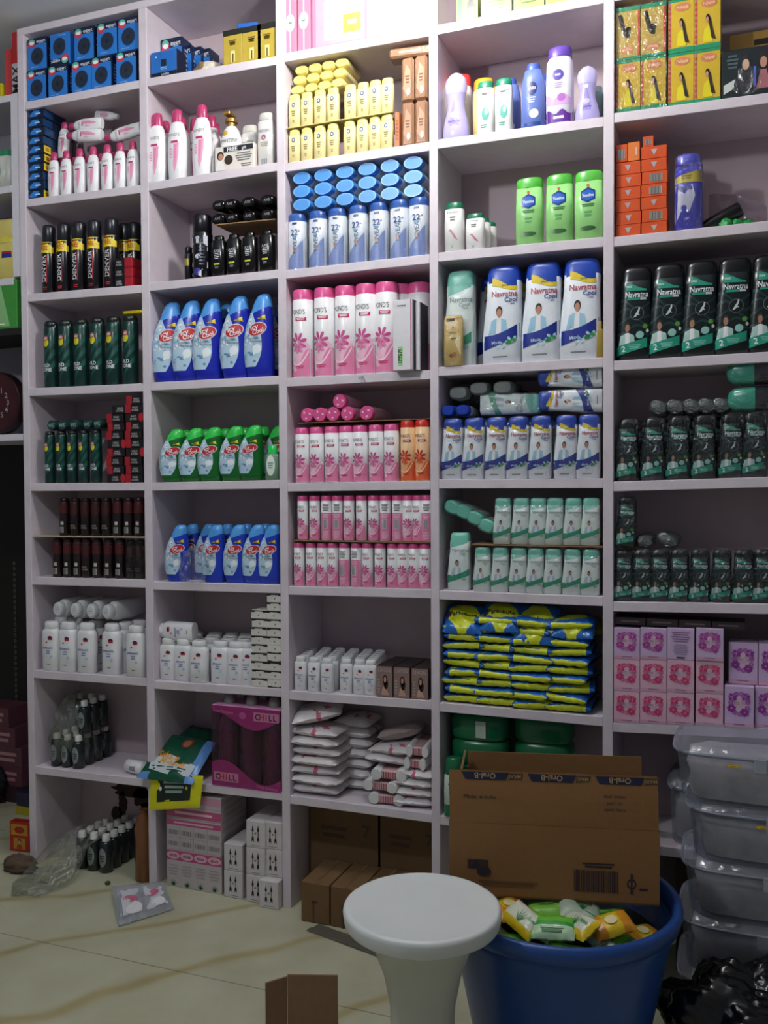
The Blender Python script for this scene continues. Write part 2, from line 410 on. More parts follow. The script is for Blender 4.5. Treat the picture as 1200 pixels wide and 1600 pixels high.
mb = MB(); mb.box(-5, 2.4, -4.6, 1.4, -.05, 0, FLOOR); struct('floor', mb)
mb = MB(); mb.box(-5, 2.4, -4.6, 1.4, 2.70, 2.75, CEIL); struct('ceiling', mb)
mb = MB(); mb.box(-2.20, 2.4, .262, .30, 0, 2.70, PLW); struct('wall_back', mb)
mb = MB(); mb.box(-5, -4.95, -4.6, 1.4, 0, 2.70, PLW); struct('wall_left', mb)
mb = MB(); mb.box(2.35, 2.4, -4.6, .262, 0, 2.70, PLW); struct('wall_right', mb)
mb = MB(); mb.box(-4.95, -2.20, .98, 1.02, 0, 2.70, PLW); struct('wall_alcove', mb)

# ------------------------------------------------------------ the big shelving unit
unit = link('shelving_unit', None); unit.location = (0, 0, 0)
tagthing(unit, 'tall lavender-white laminate shelving unit with open square compartments full of toiletries', 'shelves')
def upart(name, mb, lb=None):
    o = link(name, mb.mesh(name), unit)
    if lb: o['label'] = lb
    return o
for i, (a, b) in enumerate(XV):
    mb = MB()
    zt = 2.652 if i in (0,) else 2.6515
    mb.bbox(a, b, 0, DEPTH, 0, zt, LAM, .0012); upart('side_panel' if i in (0, 5) else 'divider', mb)
mb = MB(); mb.bbox(XV[0][0], XV[5][1], 0, DEPTH, 2.652, 2.674, LAM, .0015); upart('top_board', mb)
for c in range(1, 6):
    x0, x1 = XV[c-1][1], XV[c][0]
    for b in range(8):
        l, r = ZT[c][b]; mb = MB(); mb.bbox(x0, x1, .0008, DEPTH, 0, TH, LAM, .0012)
        mb.v = [(x, y, z+(l+(r-l)*(x-x0)/(x1-x0))-TH) for x, y, z in mb.v]; upart('shelf', mb)
# back panel with damp stains low down in the first column
def backmat():
    m, nt, b = nodemat('back_laminate'); L = nt.links.new; tc = nt.nodes.new('ShaderNodeTexCoord')
    n = nt.nodes.new('ShaderNodeTexNoise'); n.inputs['Scale'].default_value = 3.5; n.inputs['Detail'].default_value = 6; L(tc.outputs['Object'], n.inputs['Vector'])
    base = ramp(nt, n.outputs['Fac'], [(.3, '#b8a5aa'), (.5, '#c2b0b4'), (.75, '#ae9cab')]); L(base, b.inputs['Base Color']); b.inputs['Roughness'].default_value = .55; return m
mb = MB(); mb.box(XV[0][0], XV[5][1], DEPTH, DEPTH+.012, 0, 2.674, backmat()); upart('back_panel', mb)
# peeled brown patches on the back panel, bottom of first column
STAIN = mat('#3a2a24', .9, var=.3, scale=90)
mb = MB()
def blob(cx, cz, rx, rz, seed, n=26):
    R = []
    for k in range(n):
        t = 2*pi*k/n; q = 1+.35*noise.noise(Vector((cos(t)*2.2, sin(t)*2.2, seed)))+.18*noise.noise(Vector((cos(t)*7, sin(t)*7, seed)))
        R.append((cx+rx*q*cos(t), DEPTH-.0008, cz+rz*q*sin(t)))
    mb.add([(cx, DEPTH-.0008, cz)]+R, [(0, 1+(k+1) % n, 1+k) for k in range(n)], STAIN)
for px, py, a, s in ((205, 1236, (.075, .022), 1), (222, 1246, (.035, .035), 2), (192, 1256, (.018, .042), 3), (183, 1272, (.022, .028), 4), (228, 1268, (.02, .03), 5)):
    P = onY(px, py, DEPTH); blob(P.x, P.z, a[0], a[1], s)
upart('peeled_patch', mb, 'dark brown peeled patch on the back panel')
# handwriting on the fourth shelf edge of the third column
def flatlab(y, x0, z0):
    mb = MB(); return mb, Lab(mb, lambda a, z, e: (x0+a, y-e, z0+z), lambda z: .05, .05, .05)
P = onY(566, 591, 0); mb, lb = flatlab(-.0002, P.x, P.z)
INK = mat('#1c2a6a', .6); lb.text('115', -.05, .05, .16, INK, L=0, bold=False, rot=.1); lb.text('/ %', .08, -.14, .16, INK, L=0, bold=False, rot=-.05); upart('handwritten_price', mb, 'blue ink numbers on the shelf edge')
# thin extra shelves inside compartments
CARD = mat('#8a6c4a', .85, var=.14, scale=40, bump=.15); PLY = mat('#b8a896', .7)
def thin(px0, px1, py0, py1, name, lb, m, t=.004, y0=.005, y1=.2, y=.005):
    A = onY(px0, py0, y); B = onY(px1, py1, y); mb = MB(); mb.box(A.x, B.x, y0, y1, -t, 0, m)
    s = (B.z-A.z)/(B.x-A.x); mb.v = [(x, yy, z+A.z+(x-A.x)*s) for x, yy, z in mb.v]
    return mb, A, B

# ------------------------------------------------------------ lamps
HOLD = mat('#e8e8e2', .4); BULB = emis('lamp_glow', LAMP_COL, 1)
def lampthing(loc, label, power, colr, nm, length=.11, r=.028):
    t = link('ceiling_lamp', None); t.location = loc; tagthing(t, label, 'lamp')
    mb = MB(); mb.cyl(.045, .62*length+.02, 2.70-loc[2], HOLD, 24, .004); mb.cyl(.03, .5*length, .62*length+.02, HOLD, 24); link('lamp_holder', mb.mesh('lamp_holder'), t)
    area = 2*pi*r*length+2*pi*r*r
    em = emis(nm, colr, power/(pi*area)); mb = MB(); mb.loft([(-length/2, r*.4, r*.4, 2, 0), (-length/2+.01, r*.9, r*.9, 2, 0), (-length/2+.02, r, r, 2, 0), (length/2, r, r, 2, 0)], em, 24)
    link('lamp_bulb', mb.mesh('lamp_bulb'), t); return t
lampthing(LAMP, 'glowing white bulb hanging from the ceiling in front of the shelves', LAMP_POWER, LAMP_COL, 'glow_a')
lampthing(FILL_LAMP, 'added out-of-view white fill bulb on the ceiling towards the shop entrance', FILL_POWER, FILL_COL, 'fill_glow')

# ------------------------------------------------------------ smaller unit at the far left
lu = link('shelving_unit', None); tagthing(lu, 'narrow white shelf unit at the far left edge, partly out of frame', 'shelves')
def lpart(n, mb, lb=None): link(n, mb.mesh(n), lu)
WH = mat('#cfcbd4', .45)
mb = MB(); mb.bbox(-2.179, -2.150, .002, .22, 1.895, 2.475, WH, .0015); lpart('side_panel', mb)
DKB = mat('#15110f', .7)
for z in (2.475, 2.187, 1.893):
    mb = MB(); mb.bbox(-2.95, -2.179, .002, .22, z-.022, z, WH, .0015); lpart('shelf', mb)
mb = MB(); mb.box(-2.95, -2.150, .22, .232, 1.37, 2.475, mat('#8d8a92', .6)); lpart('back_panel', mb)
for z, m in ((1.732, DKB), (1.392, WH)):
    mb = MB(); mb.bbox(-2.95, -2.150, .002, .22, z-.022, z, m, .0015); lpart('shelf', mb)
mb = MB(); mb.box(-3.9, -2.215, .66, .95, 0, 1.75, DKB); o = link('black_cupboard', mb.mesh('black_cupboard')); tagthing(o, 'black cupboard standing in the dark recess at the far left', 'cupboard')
# ============================================================ PRODUCTS
P_ = lambda h, r=.3, **k: mat(h, r, **k)
WHITE = P_('#eeeef0', .3); OFFW = P_('#e2e2de', .4); BLACK = P_('#0c0c0e', .3); GREY = P_('#77777a', .5); DGREY = P_('#38383c', .45)
PINKC = P_('#d85490', .3); PINK = P_('#e0669a', .4); LPINK = P_('#eea6c4', .4); DPINK = P_('#b83078', .4); RED = P_('#b8222c', .35); YEL = P_('#e6cc1c', .4)
NAVY = P_('#1c2f8a', .35); BLUE = P_('#1d46b4', .32); LBLUE = P_('#6fb0e8', .32); ICE = P_('#b4d0e2', .35); ICE2 = P_('#93b4cc', .4)
SKIN = P_('#b98468', .6); HAIR = P_('#181210', .6); SHIRT = P_('#9cc8de', .6); TEAL = P_('#1f9078', .35); MINT = P_('#7fd0bc', .35); GRN = P_('#1d8a3a', .35); DGRN = P_('#0e4a3a', .32)
LAV = P_('#a9a2d4', .25); LIME = P_('#8ad06c', .32); GOLD = P_('#a8843c', .3, metal=.6); BROWN = P_('#8a6248', .5)
FILM = film(); FILMD = film('#d8dcdc', .13, 50); FILMH = film('#ffffff', .30, 28, milky=.06)
ROUND = lambda top=.6, r=.03: [(0, .9, .9, 2, 0), (.012, 1, 1, 2, 0)]

# ---- cylinder talc bottle (pink / red)
def talc_lab(c1, c2, c3, fl, bar):
    def f(L):
        L.band(0.012, lambda u: .30+.10*sin(2.2*u+.6), c2, L=0, nv=3)
        L.band(0.012, lambda u: .20+.13*sin(2.4*u-.4), c1, L=1, nv=3)
        L.band(lambda u: .13+.16*(u+.2)**2, lambda u: .155+.17*(u+.2)**2, c3, -.9, .8, L=2)
        L.petals(-.15, .40, .80, fl, 8, 2, 1.1, .22, m2=fl); L.petals(-.1, .34, .5, c1, 6, 3, 1.1, .3)
        L.text("POND'S", -.15, .745, .055, DGREY, 1.35, L=2, bold=False)
        L.rect(-.38, .62, .645, .685, bar, 2); L.lines(-.3, .55, .65, .68, 2, WHITE, 3)
        L.lines(-.5, .5, .10, .14, 2, bar, 3)
    return f
def talc_back(c1, c2, bar):
    def f(L):
        L.band(0.012, .62, c1, L=0, nv=4); L.lines(-.6, .6, .66, .82, 5, GREY, 1); L.lines(-.6, .6, .05, .22, 5, c2, 2); L.bars(-.42, .32, .27, .47, 9, BLACK, WHITE, 2); L.lines(-.6, .6, .5, .6, 3, c2, 2)
    return f
def talc(name, W_, H_, pink=True, wrap=None):
    a, b, c, fl, bar, cm = (P_('#e284ac', .4), P_('#f0bcd2', .4), P_('#f8dce8'), P_('#c8488c', .4), P_('#d22f66'), PINKC) if pink else (P_('#e0653c'), P_('#eda878'), P_('#f8d8a8'), P_('#c02820'), RED, P_('#cc3026'))
    return bottle('talc_bottle', 'talcum powder', W_, W_, H_, [(0, .92, .92, 2, 0), (.01, 1, 1, 2, 0), (.885, 1, 1, 2, 0), (.89, .96, .96, 2, 0)], WHITE if pink else P_('#f0c89a'),
        [(.885, 1, 1, 2, 0), (.985, .985, .985, 2, 0), (1, .9, .9, 2, 0)], cm, talc_lab(a, b, c, fl, bar), talc_back(a, b, bar), wrap)
# ---- white lotion bottle, pink cap
def lotion(W_, D_, H_):
    def f(L):
        L.text("POND'S", -.1, .63, .045, GREY, 1.3, L=1, bold=False)
        L.poly([(-.05, .50), (.5, .51), (.45, .36), (.25, .2), (0, .10), (-.12, .2), (-.1, .36)], LPINK, 1)
        L.poly([(0, .49), (.3, .49), (.22, .34), (.08, .2), (.02, .3)], P_('#e58fb4', .4), 2)
        L.rect(-.35, .4, .515, .545, P_('#c43068'), 2); L.lines(-.5, -.2, .3, .45, 4, LPINK, 1)
    return bottle('lotion_bottle', 'body lotion', W_, D_, H_, [(0, .8, .85, 2.4, 0), (.015, .88, .95, 2.4, 0), (.25, 1, 1, 2.3, 0), (.5, 1, 1, 2.2, 0), (.65, .93, .95, 2.1, 0), (.76, .76, .82, 2, 0), (.815, .58, .68, 2, 0), (.82, .5, .6, 2, 0)], WHITE,
        [(.815, .56, .7, 2, 0), (.82, .57, .72, 2, 0), (.92, .54, .68, 2, 0), (.98, .5, .6, 2, 0), (1, .36, .45, 2, 0)], P_('#b83c6c', .28), f)
# ---- spray cans
def can(W_, H_, body, capm, lab, name='deodorant_can', back=None, wrap=None, caph=.2, dome=True):
    return bottle(name, 'deodorant', W_, W_, H_, [(0, .93, .93, 2, 0), (.01, 1, 1, 2, 0), (1-caph-.03, 1, 1, 2, 0), (1-caph, .9, .9, 2, 0)], body,
        [(1-caph, .88, .88, 2, 0), (1-caph+.005, .92, .92, 2, 0), (.96, .9, .9, 2, 0), (.99, .8, .8, 2, 0), (1, .6, .6, 2, 0)], capm, lab, back, wrap, 20)
def denver_lab(L):
    L.band(.585, .745, YEL, L=1); L.text('50%', -.1, .715, .03, RED, .9, L=2); L.text('FREE', -.05, .655, .06, P_('#b02010'), 1.2, L=2)
    L.text('DENVER', -.12, .36, .072, P_('#dcdce0'), 9, pi/2, 2)
    L.rect(.3, .38, .15, .55, RED, 1); L.lines(-.4, .4, .05, .1, 2, RED, 1)
def wild_lab(L):
    for k in range(4): L.band(lambda u, k=k: .18+.17*k+.16*u, lambda u, k=k: .24+.17*k+.2*u, P_('#165248', .35), L=0)
    L.ell(-.1, .67, .42, .062, P_('#d6cc28', .4), 2); L.ell(-.1, .735, .36, .04, P_('#b86a62', .4), 3); L.text('NEW', -.1, .735, .03, WHITE, .5, L=4)
    L.text('WILD', -.3, .335, .05, P_('#e4e8e8'), 1.4, L=2); L.text('STONE', -.22, .27, .05, P_('#e4e8e8'), 1.7, L=2)
def wildred_lab(L):
    L.band(.55, .9, P_('#3c0d12', .4), L=0, nv=4); L.band(lambda u: .45+.2*u*u, .56, P_('#240a0c', .4), L=0)
    L.text('WILD', 0, .27, .04, P_('#9a9a9a'), 1.2, L=2); L.text('STONE', 0, .21, .04, P_('#9a9a9a'), 1.3, L=2)
def wildred_back(L):
    L.band(.6, .9, P_('#4a1014', .4), L=0, nv=4); L.rect(-.15, .45, .29, .38, P_('#b0b0b0'), 1); L.bars(-.45, .4, .09, .23, 9, BLACK, P_('#b8b8b8'), 1)
# ---- talc with curved figure (blue-white)
def icy(W_, D_, H_, body, top, wrap=None):
    def f(L):
        L.vband(.13, .78, -.95, lambda v: (.44-2.6*(v-.36)**2*(3.6 if v < .36 else 1.0)) if v < .56 else .34-4.2*(v-.56), ICE, 0, 10, 16)
        for k in range(26):
            random.seed(k*5+1); a = random.uniform(-.75, .1); b = random.uniform(.18, .70)
            if b > .55 and a > -.3: continue
            L.ell(a, b, random.uniform(.05, .12), random.uniform(.012, .03), (ICE2, WHITE, P_('#5f92bc', .35))[k % 3], 1+.03*k, 6, random.random()*3)
        L.band(lambda u: .80+.055*u, .862, top, -.98, .98, 0)
        L.ell(.08, .575, .60, .084, P_('#d8d8dc'), 2, 16, .25); L.ell(.08, .575, .55, .075, RED, 3, 16, .25)
        L.text('Icy', -.1, .603, .065, WHITE, None, .25, 4); L.text('Cool', .15, .553, .055, WHITE, .7, .25, 4)
        L.poly([(-.02, .70), (.45, .745), (.52, .70), (.6, .685)], YEL, 3); L.lines(.1, .45, .695, .725, 1, P_('#806a10'), 4)
        L.text('Florida', 0, .47, .03, DGREY, 1, L=2, bold=False); L.text('Recharge', .08, .435, .03, DGREY, 1, L=2, bold=False)
        L.ell(.12, .34, .28, .055, P_('#e6eef2'), 2)
    return bottle('talc_bottle', 'talcum powder', W_, D_, H_, [(0, .78, .8, 2.3, .12), (.012, .84, .9, 2.4, .12), (.12, .92, .95, 2.4, .05), (.3, 1, 1, 2.4, -.02), (.5, .97, 1, 2.4, .0), (.65, .85, .95, 2.4, .08), (.78, .70, .86, 2.4, .20), (.86, .60, .8, 2.4, .27), (.865, .58, .78, 2.4, .27)], body,
        [(.845, .625, .83, 2.4, .255), (.92, .52, .76, 2.4, .33), (.97, .42, .66, 2.3, .38), (1, .27, .4, 2.2, .42)], top, f, None, wrap)
# ---- curved powder bottle with a printed figure
def nav_fig(L, hx, hz, s, shirt, skin=SKIN):
    w = s
    L.poly([(hx-.42*w, hz-.19*s), (hx-.3*w, hz-.07*s), (hx, hz-.045*s), (hx+.3*w, hz-.07*s), (hx+.38*w, hz-.19*s)], shirt, 1)
    L.poly([(hx-.1*w, hz-.18*s), (hx-.08*w, hz-.05*s), (hx+.1*w, hz-.05*s), (hx+.12*w, hz-.18*s)], WHITE, 2)
    L.poly([(hx-.42*w, hz-.19*s), (hx-.3*w, hz-.09*s), (hx-.2*w, hz-.14*s), (hx-.3*w, hz-.19*s)], shirt, 3)
    L.ell(hx, hz+.005*s, .13*w, .042*s, HAIR, 2); L.ell(hx, hz-.008*s, .10*w, .034*s, skin, 3)
def nav(kind, W_, D_, H_, wrap=None):
    k = kind
    if k == 'blue': body, capm = P_('#e6ecf2', .3), P_('#2148b0', .3)
    elif k == 'dark': body, capm = P_('#101a1c', .25), P_('#0a0e12', .25)
    else: body, capm = P_('#e2eeea', .3), P_('#7ccbb8', .3)
    def f(L):
        if k == 'blue':
            L.band(lambda u: .80-.03*sin(2.5*u), .86, capm, L=0)
            L.band(lambda u: .775-.025*sin(2.5*u), lambda u: .845-.045*sin(2.5*u)-.01, P_('#e4ca28', .4), -.6, .97, L=1); L.text('SAVE', .15, .80, .022, DGREY, 1, L=2)
            L.text('Navratna', .12, .715, .058, P_('#b8485c'), 1.3, L=2); L.text('Cool', .45, .655, .045, NAVY, 1, L=2); L.text('Talc', .5, .615, .03, NAVY, 1, L=2, bold=False)
            nav_fig(L, -.1, .53, 1.25, SHIRT)
            L.band(lambda u: .13+.10*(u+1)/2*1.4, lambda u: .25+.13*(u+1)/2+.04*u*u, NAVY, L=3); L.text('Maxi', -.2, .22, .035, P_('#b8c8e8'), .8, .12, L=4)
            for q in range(7): random.seed(q); L.ell(-.1+q*.14, .17+.03*sin(q*2.1)+.015*q, .07, .022, ICE2 if q % 2 else ICE, 4, 8, q)
            L.ell(.45, .215, .16, .02, GRN, 5, 10, .4); L.ell(.7, .24, .12, .018, P_('#3fa050'), 5, 10, -.4); L.lines(-.5, .5, .06, .085, 1, GREY, 1)
        elif k == 'mint':
            L.band(lambda u: .78+.05*u, .86, capm, L=0)
            L.text('Navratna', .12, .70, .055, P_('#7a8a88'), 1.4, L=2, bold=False); L.text('Cool', .35, .645, .04, P_('#6a8a84'), .9, L=2, bold=False); L.text('Talc', .42, .61, .028, GREY, 1, L=2, bold=False)
            nav_fig(L, -.1, .47, 1.2, P_('#b8ccd8'))
            L.band(lambda u: .12+.07*(u+1), lambda u: .22+.06*(u+1)+.04*u*u, P_('#2a9a74', .4), L=3); L.ell(.55, .2, .18, .03, P_('#9ac8c0'), 4)
        else:
            for q in range(5): L.band(lambda u, q=q: .22+.09*q+.05*sin(3*u+q), lambda u, q=q: .25+.09*q+.05*sin(3*u+q), P_('#12312f', .3), -.9, .9, L=0)
            L.band(lambda u: .745-.005*u, lambda u: .80-.03*u-.02*sin(3*u), P_('#25947c', .4), -.62, .7, L=1); L.text('FREE', -.35, .79, .02, WHITE, .5, L=2)
            L.text('Navratna', .08, .705, .06, P_('#dfe6e6'), 1.25, L=2); L.rect(-.5, .3, .645, .67, TEAL, 2); L.rect(.32, .7, .645, .67, P_('#b8c4c4'), 2)
            L.ell(.15, .50, .38, .072, P_('#8a9494'), 1, 20); L.ell(.15, .50, .36, .068, P_('#0c1416'), 2, 20)
            L.poly([(-.05, .455), (.08, .50), (.22, .545), (.3, .54), (.22, .50), (.32, .48), (.2, .485), (.1, .465)], P_('#c4d0d0'), 3); L.ell(.25, .553, .05, .012, P_('#c4d0d0'), 3, 8)
            nav_fig(L, -.35, .355, 1.25, P_('#a8c8c0'), P_('#a87c64')); L.ell(.35, .27, .22, .04, P_('#8fc4b8'), 2); L.ell(.62, .36, .14, .025, P_('#5a9a3a'), 3, 10, -.5); L.ell(.75, .31, .08, .02, OFFW, 3, 8)
            L.band(lambda u: .05+.05*(u+1), lambda u: .15+.05*(u+1), TEAL, -.97, .75, L=4); L.text('2', -.55, .125, .06, WHITE, .5, .1, L=5); L.lines(-.3, .4, .12, .17, 3, P_('#7fc4b4'), 5)
    def bk(L):
        L.lines(-.6, .6, .3, .7, 9, GREY, 1); L.bars(-.3, .3, .12, .25, 9, BLACK, WHITE, 1)
    return bottle('powder_bottle', 'talcum powder', W_, D_, H_, [(0, .9, .85, 3.6, -.05), (.012, .98, .95, 3.6, -.05), (.25, 1, 1, 3.6, -.05), (.5, .93, .98, 3.6, 0), (.7, .86, .94, 3.6, .05), (.85, .87, .92, 3.6, .07), (.852, .85, .9, 3.6, .07)], body,
        [(.85, .87, .92, 3.6, .07), (.94, .84, .9, 3.4, .08), (.98, .78, .82, 3.2, .08), (1, .66, .68, 3, .08)], capm, f, bk, wrap, 28)
# ---- white baby powder bottle
def baby(W_, D_, H_):
    BL = P_('#2a3f9a', .4); MR = P_('#5a1a3a', .4)
    def f(L):
        L.ell(.25, .67, .26, .042, MR, 1); L.rect(.02, .5, .63, .66, RED, 2); L.ell(-.15, .58, .1, .018, P_('#c03040'), 2)
        L.text("Johnson's", -.05, .47, .045, BL, 1.5, L=2); L.text('baby', .05, .41, .035, BL, .8, L=2); L.lines(-.3, .3, .34, .375, 1, P_('#6a7ab8'), 1); L.poly([(.2, .27), (.3, .33), (.5, .29), (.35, .25)], P_('#a8cce0'), 1); L.lines(-.2, .3, .12, .15, 1, GREY, 1)
    return bottle('powder_bottle', 'baby powder', W_, D_, H_, [(0, .9, .88, 2.8, 0), (.012, .98, .97, 2.8, 0), (.4, 1, 1, 2.8, 0), (.74, 1, .98, 2.7, 0), (.80, .95, .95, 2.5, 0), (.84, .8, .88, 2.2, 0), (.852, .74, .84, 2, 0)], P_('#e9e9ec', .3),
        [(.85, .76, .88, 2, 0), (.86, .79, .9, 2, 0), (.97, .76, .88, 2, 0), (.99, .62, .78, 2, 0), (1, .5, .66, 2, 0)], P_('#dededf', .35), f, extra=lambda hw, hd, H: [('cap_print', (lambda m: ((lambda L: (L.ell(0, 0, .26, .32, P_('#b4b8c4'), 1), L.ell(0, 0, .21, .27, P_('#dededf', .35), 2), L.rect(-.03, .03, -.15, .15, P_('#5a6ab0'), 3)))(Lab(m, lambda a, z, e: (a, z, H+e), lambda z: hw, hw, hw)), m.mesh('cap_print'))[1])(MB()), None, None)])
# ---- round blue-lidded body talc
def two_lab(L):
    L.band(0.01, lambda u: .34+.22*u, P_('#7f93c8', .35), L=0, nv=4); L.band(lambda u: .34+.22*u, lambda u: .36+.23*u, P_('#c4d4ea'), L=1)
    L.rect(-.25, .3, .80, .835, P_('#14306a'), 1); L.text('22', .0, .66, .10, P_('#21408c'), 1.0, L=2); L.text('o', .5, .69, .045, P_('#21408c'), L=2)
    L.lines(-.3, .3, .55, .60, 2, P_('#5aa0c0'), 2); L.text('NIVEA', .05, .44, .075, P_('#566a8a'), 9, pi/2, 2); L.ell(.05, .35, .12, .03, P_('#d07a2a'), 3, 8)
def two(W_, H_, wrap):
    return bottle('talc_bottle', 'talcum powder', W_, W_*.9, H_, [(0, .92, .92, 2.4, 0), (.01, 1, 1, 2.4, 0), (.5, .98, 1, 2.4, 0), (.86, .97, .97, 2.3, 0), (.865, .94, .94, 2.3, 0)], P_('#dfe6ee', .3),
        [(.86, .97, .97, 2.3, 0), (.97, .95, .95, 2.3, 0), (1, .85, .85, 2.2, 0)], P_('#2a5cae', .3), two_lab, None, wrap)
def generic(name, cat, W_, D_, H_, body, capm, lab, caph=.12, neck=.55, shoulder=.8, p=2.6, wrap=None, capw=None, flip=False):
    cw = capw or (.9 if neck > .8 else neck+.06)
    return bottle(name, cat, W_, D_, H_, [(0, .88, .86, p, 0), (.012, .98, .97, p, 0), (shoulder*.6, 1, 1, p, 0), (shoulder, .95, .96, p, 0), (1-caph-.01, (neck+.95)/2 if neck < .8 else neck, .9, 2.3, 0), (1-caph, neck, neck+.05, 2.2, 0)], body,
        [(1-caph, cw, min(1, cw+.08), 2.2, 0), (.97, cw*.97, min(1, cw+.05), 2.2, 0), (1, cw*.85, cw*.85, 2.1, 0)], capm, lab, None, wrap)
# ============================================================ FIRST COLUMN
def boxes_at(P, lst, c, b, Y, fl, lvls, lab, group, rz=0):
    """lst: pixel centre x; lvls: level; lab: labels"""
    for i, px in enumerate(lst):
        y = Y+P.d/2
        z = zb(c, b, Xat(px, y, 1.2)); k = lvls[i] if isinstance(lvls, (list, tuple)) else lvls
        x = Xat(px, Y, z+P.h*(k+.5)); z = zb(c, b, x)
        inst(P, (x, y, z+k*(P.h+.0006)+.0004), lab[i], group, (fl[i] if isinstance(fl, (list, tuple)) else (0, fl, 0)) if fl else (0, 0, 0))
# --- hair colour boxes, top compartment
def expert(L):
    L.rect(-1, 1, .80, 1, P_('#101c3a', .35), 0); L.text('expert', .42, .89, .10, P_('#d8e0e8'), .95, L=1); L.lines(.1, .8, .80, .835, 1, P_('#9ab0d0'), 1)
    L.ell(-.56, .84, .38, .14, P_('#d43a48'), 1); L.ell(-.56, .89, .33, .09, P_('#5ab8a4'), 2); L.ell(-.53, .845, .26, .055, WHITE, 3)
    L.ell(.02, .42, .66, .27, P_('#16325a', .4), 1, 24); L.ell(.02, .42, .55, .225, P_('#1c2638', .4), 2, 24)
    for k in range(12): t = k*pi/6; L.poly([(.02+.12*cos(t), .42+.05*sin(t)), (.02+.5*cos(t+.15), .42+.2*sin(t+.15)), (.02+.5*cos(t+.3), .42+.2*sin(t+.3))], P_('#30404e', .4), 3, 1)
    L.ell(.02, .42, .13, .055, P_('#0c1222'), 3); L.lines(-.8, .2, .06, .1, 1, P_('#8ab0dc'), 1)
w, h = dmb(42, 72, 70, 116, .012); h = .098
EXP = boxproto('hair_colour_box', 'hair colour box', w*.97, .055, h, P_('#2a78cc', .35), {'F': expert, 'R': lambda L: (L.rect(-1, 1, 0, 1, P_('#13244a', .35), 0), L.lines(-.6, .6, .2, .8, 6, P_('#7f98c0'), 1))})
od = olist(5)
boxes_at(EXP, [57, 90, 127, 158, 197], 1, 0, .01, None, 0, ['blue hair colour box with dark swirl, lower row of top compartment, '+o for o in od], 'blue hair colour boxes in the top left compartment')
for i, px in enumerate([58, 93, 131, 167, 200]):
    y = .01+EXP.d/2; z = 2.441+EXP.h+.001; x = Xat(px, .01, z+EXP.h/2)
    fl = i == 1
    inst(EXP, (x, y, z+(EXP.h if fl else 0)), ('blue hair colour box turned upside down, second in the upper row' if fl else 'blue hair colour box with dark swirl, upper row of top compartment, '+od[i]), 'blue hair colour boxes in the top left compartment', (0, pi if fl else 0, 0))
for i, px in enumerate([66, 104, 142, 182, 206]):
    y = .07+EXP.d/2; x = Xat(px, .07, 2.5); inst(EXP, (x, y, 2.4415), 'blue hair colour box behind the lower row, '+od[i], 'blue hair colour boxes in the top left compartment')
# --- second compartment: blue-black packs stacked on the left
def hairpk(L):
    L.poly([(-.9, .2), (-.2, .9), (.5, .8), (.2, .2)], P_('#2f7fd0'), 1); L.poly([(-.98, .1), (-.6, .15), (-.75, .9), (-.98, .9)], P_('#16406f'), 1); L.lines(-.1, .7, .35, .65, 1, P_('#b8d0e8'), 2)
w, h = dmb(41, 68, 172, 186, .012)
PK = boxproto('hair_colour_pack', 'hair colour box', w, .10, .0275, P_('#12203c', .3), {'F': hairpk, 'R': lambda L: L.rect(-1, -.2, .1, .9, P_('#16406f'), 1)}); PKy = boxproto('hair_colour_pack', 'hair colour box', w, .10, .0275, P_('#12203c', .3), {'F': hairpk, 'R': lambda L: (L.rect(-1, -.4, .1, .9, YEL, 1), L.lines(-.9, -.5, .3, .7, 2, RED, 2))})
for k in range(10):
    x = Xat(54.5, .01, 2.14+.0285*k); inst(PKy if k in (0, 3, 4, 5) else PK, (x+.002*sin(k*3), .062, 2.1365+k*.0281), 'blue and black hair colour pack, layer %s of the stack beside the lotions' % ['one', 'two', 'three', 'four', 'five', 'six', 'seven', 'eight', 'nine', 'ten'][k], 'stack of blue and black packs', (0, 0, .03*sin(k*2)))
# --- small lotions
w, h = dm(135, 157, 228, 300, .03)
LO1 = lotion(w, w*.62, h)
row(LO1, [85, 104, 125, 146, 168, 188, 208], 1, 1, 'small white lotion bottle with pink cap', 'small pink-capped lotion bottles', 'in the front row', Y=.01)
row(LO1, [98, 118, 138, 158, 178, 198], 1, 1, 'small white lotion bottle with pink cap', 'small pink-capped lotion bottles', 'in the row behind', Y=.07)
w2, h2 = dm(71, 94, 160, 236, .05)
LO2 = lotion(w*1.2, w*.7, h*1.02)
top = 2.134+h
P = onY(84, 236, .03); inst(LO2, (P.x, .075, top+.001), 'white lotion bottle with pink cap standing upright on top of the smaller ones', 'pink-capped lotion bottles laid on top', (0, .06, 0), .78)
LOW = bottle('lotion_bottle', 'body lotion', w*1.1, w*.7, h, [(0, .9, .9, 2.4, 0), (.02, 1, 1, 2.4, 0), (.6, .95, 1, 2.3, 0), (.84, .7, .8, 2, 0)], WHITE, [(.84, .62, .75, 2, 0), (.99, .58, .7, 2, 0), (1, .5, .6, 2, 0)], OFFW, lambda L: L.ell(0, .45, .5, .2, LPINK, 1), None, FILMH)
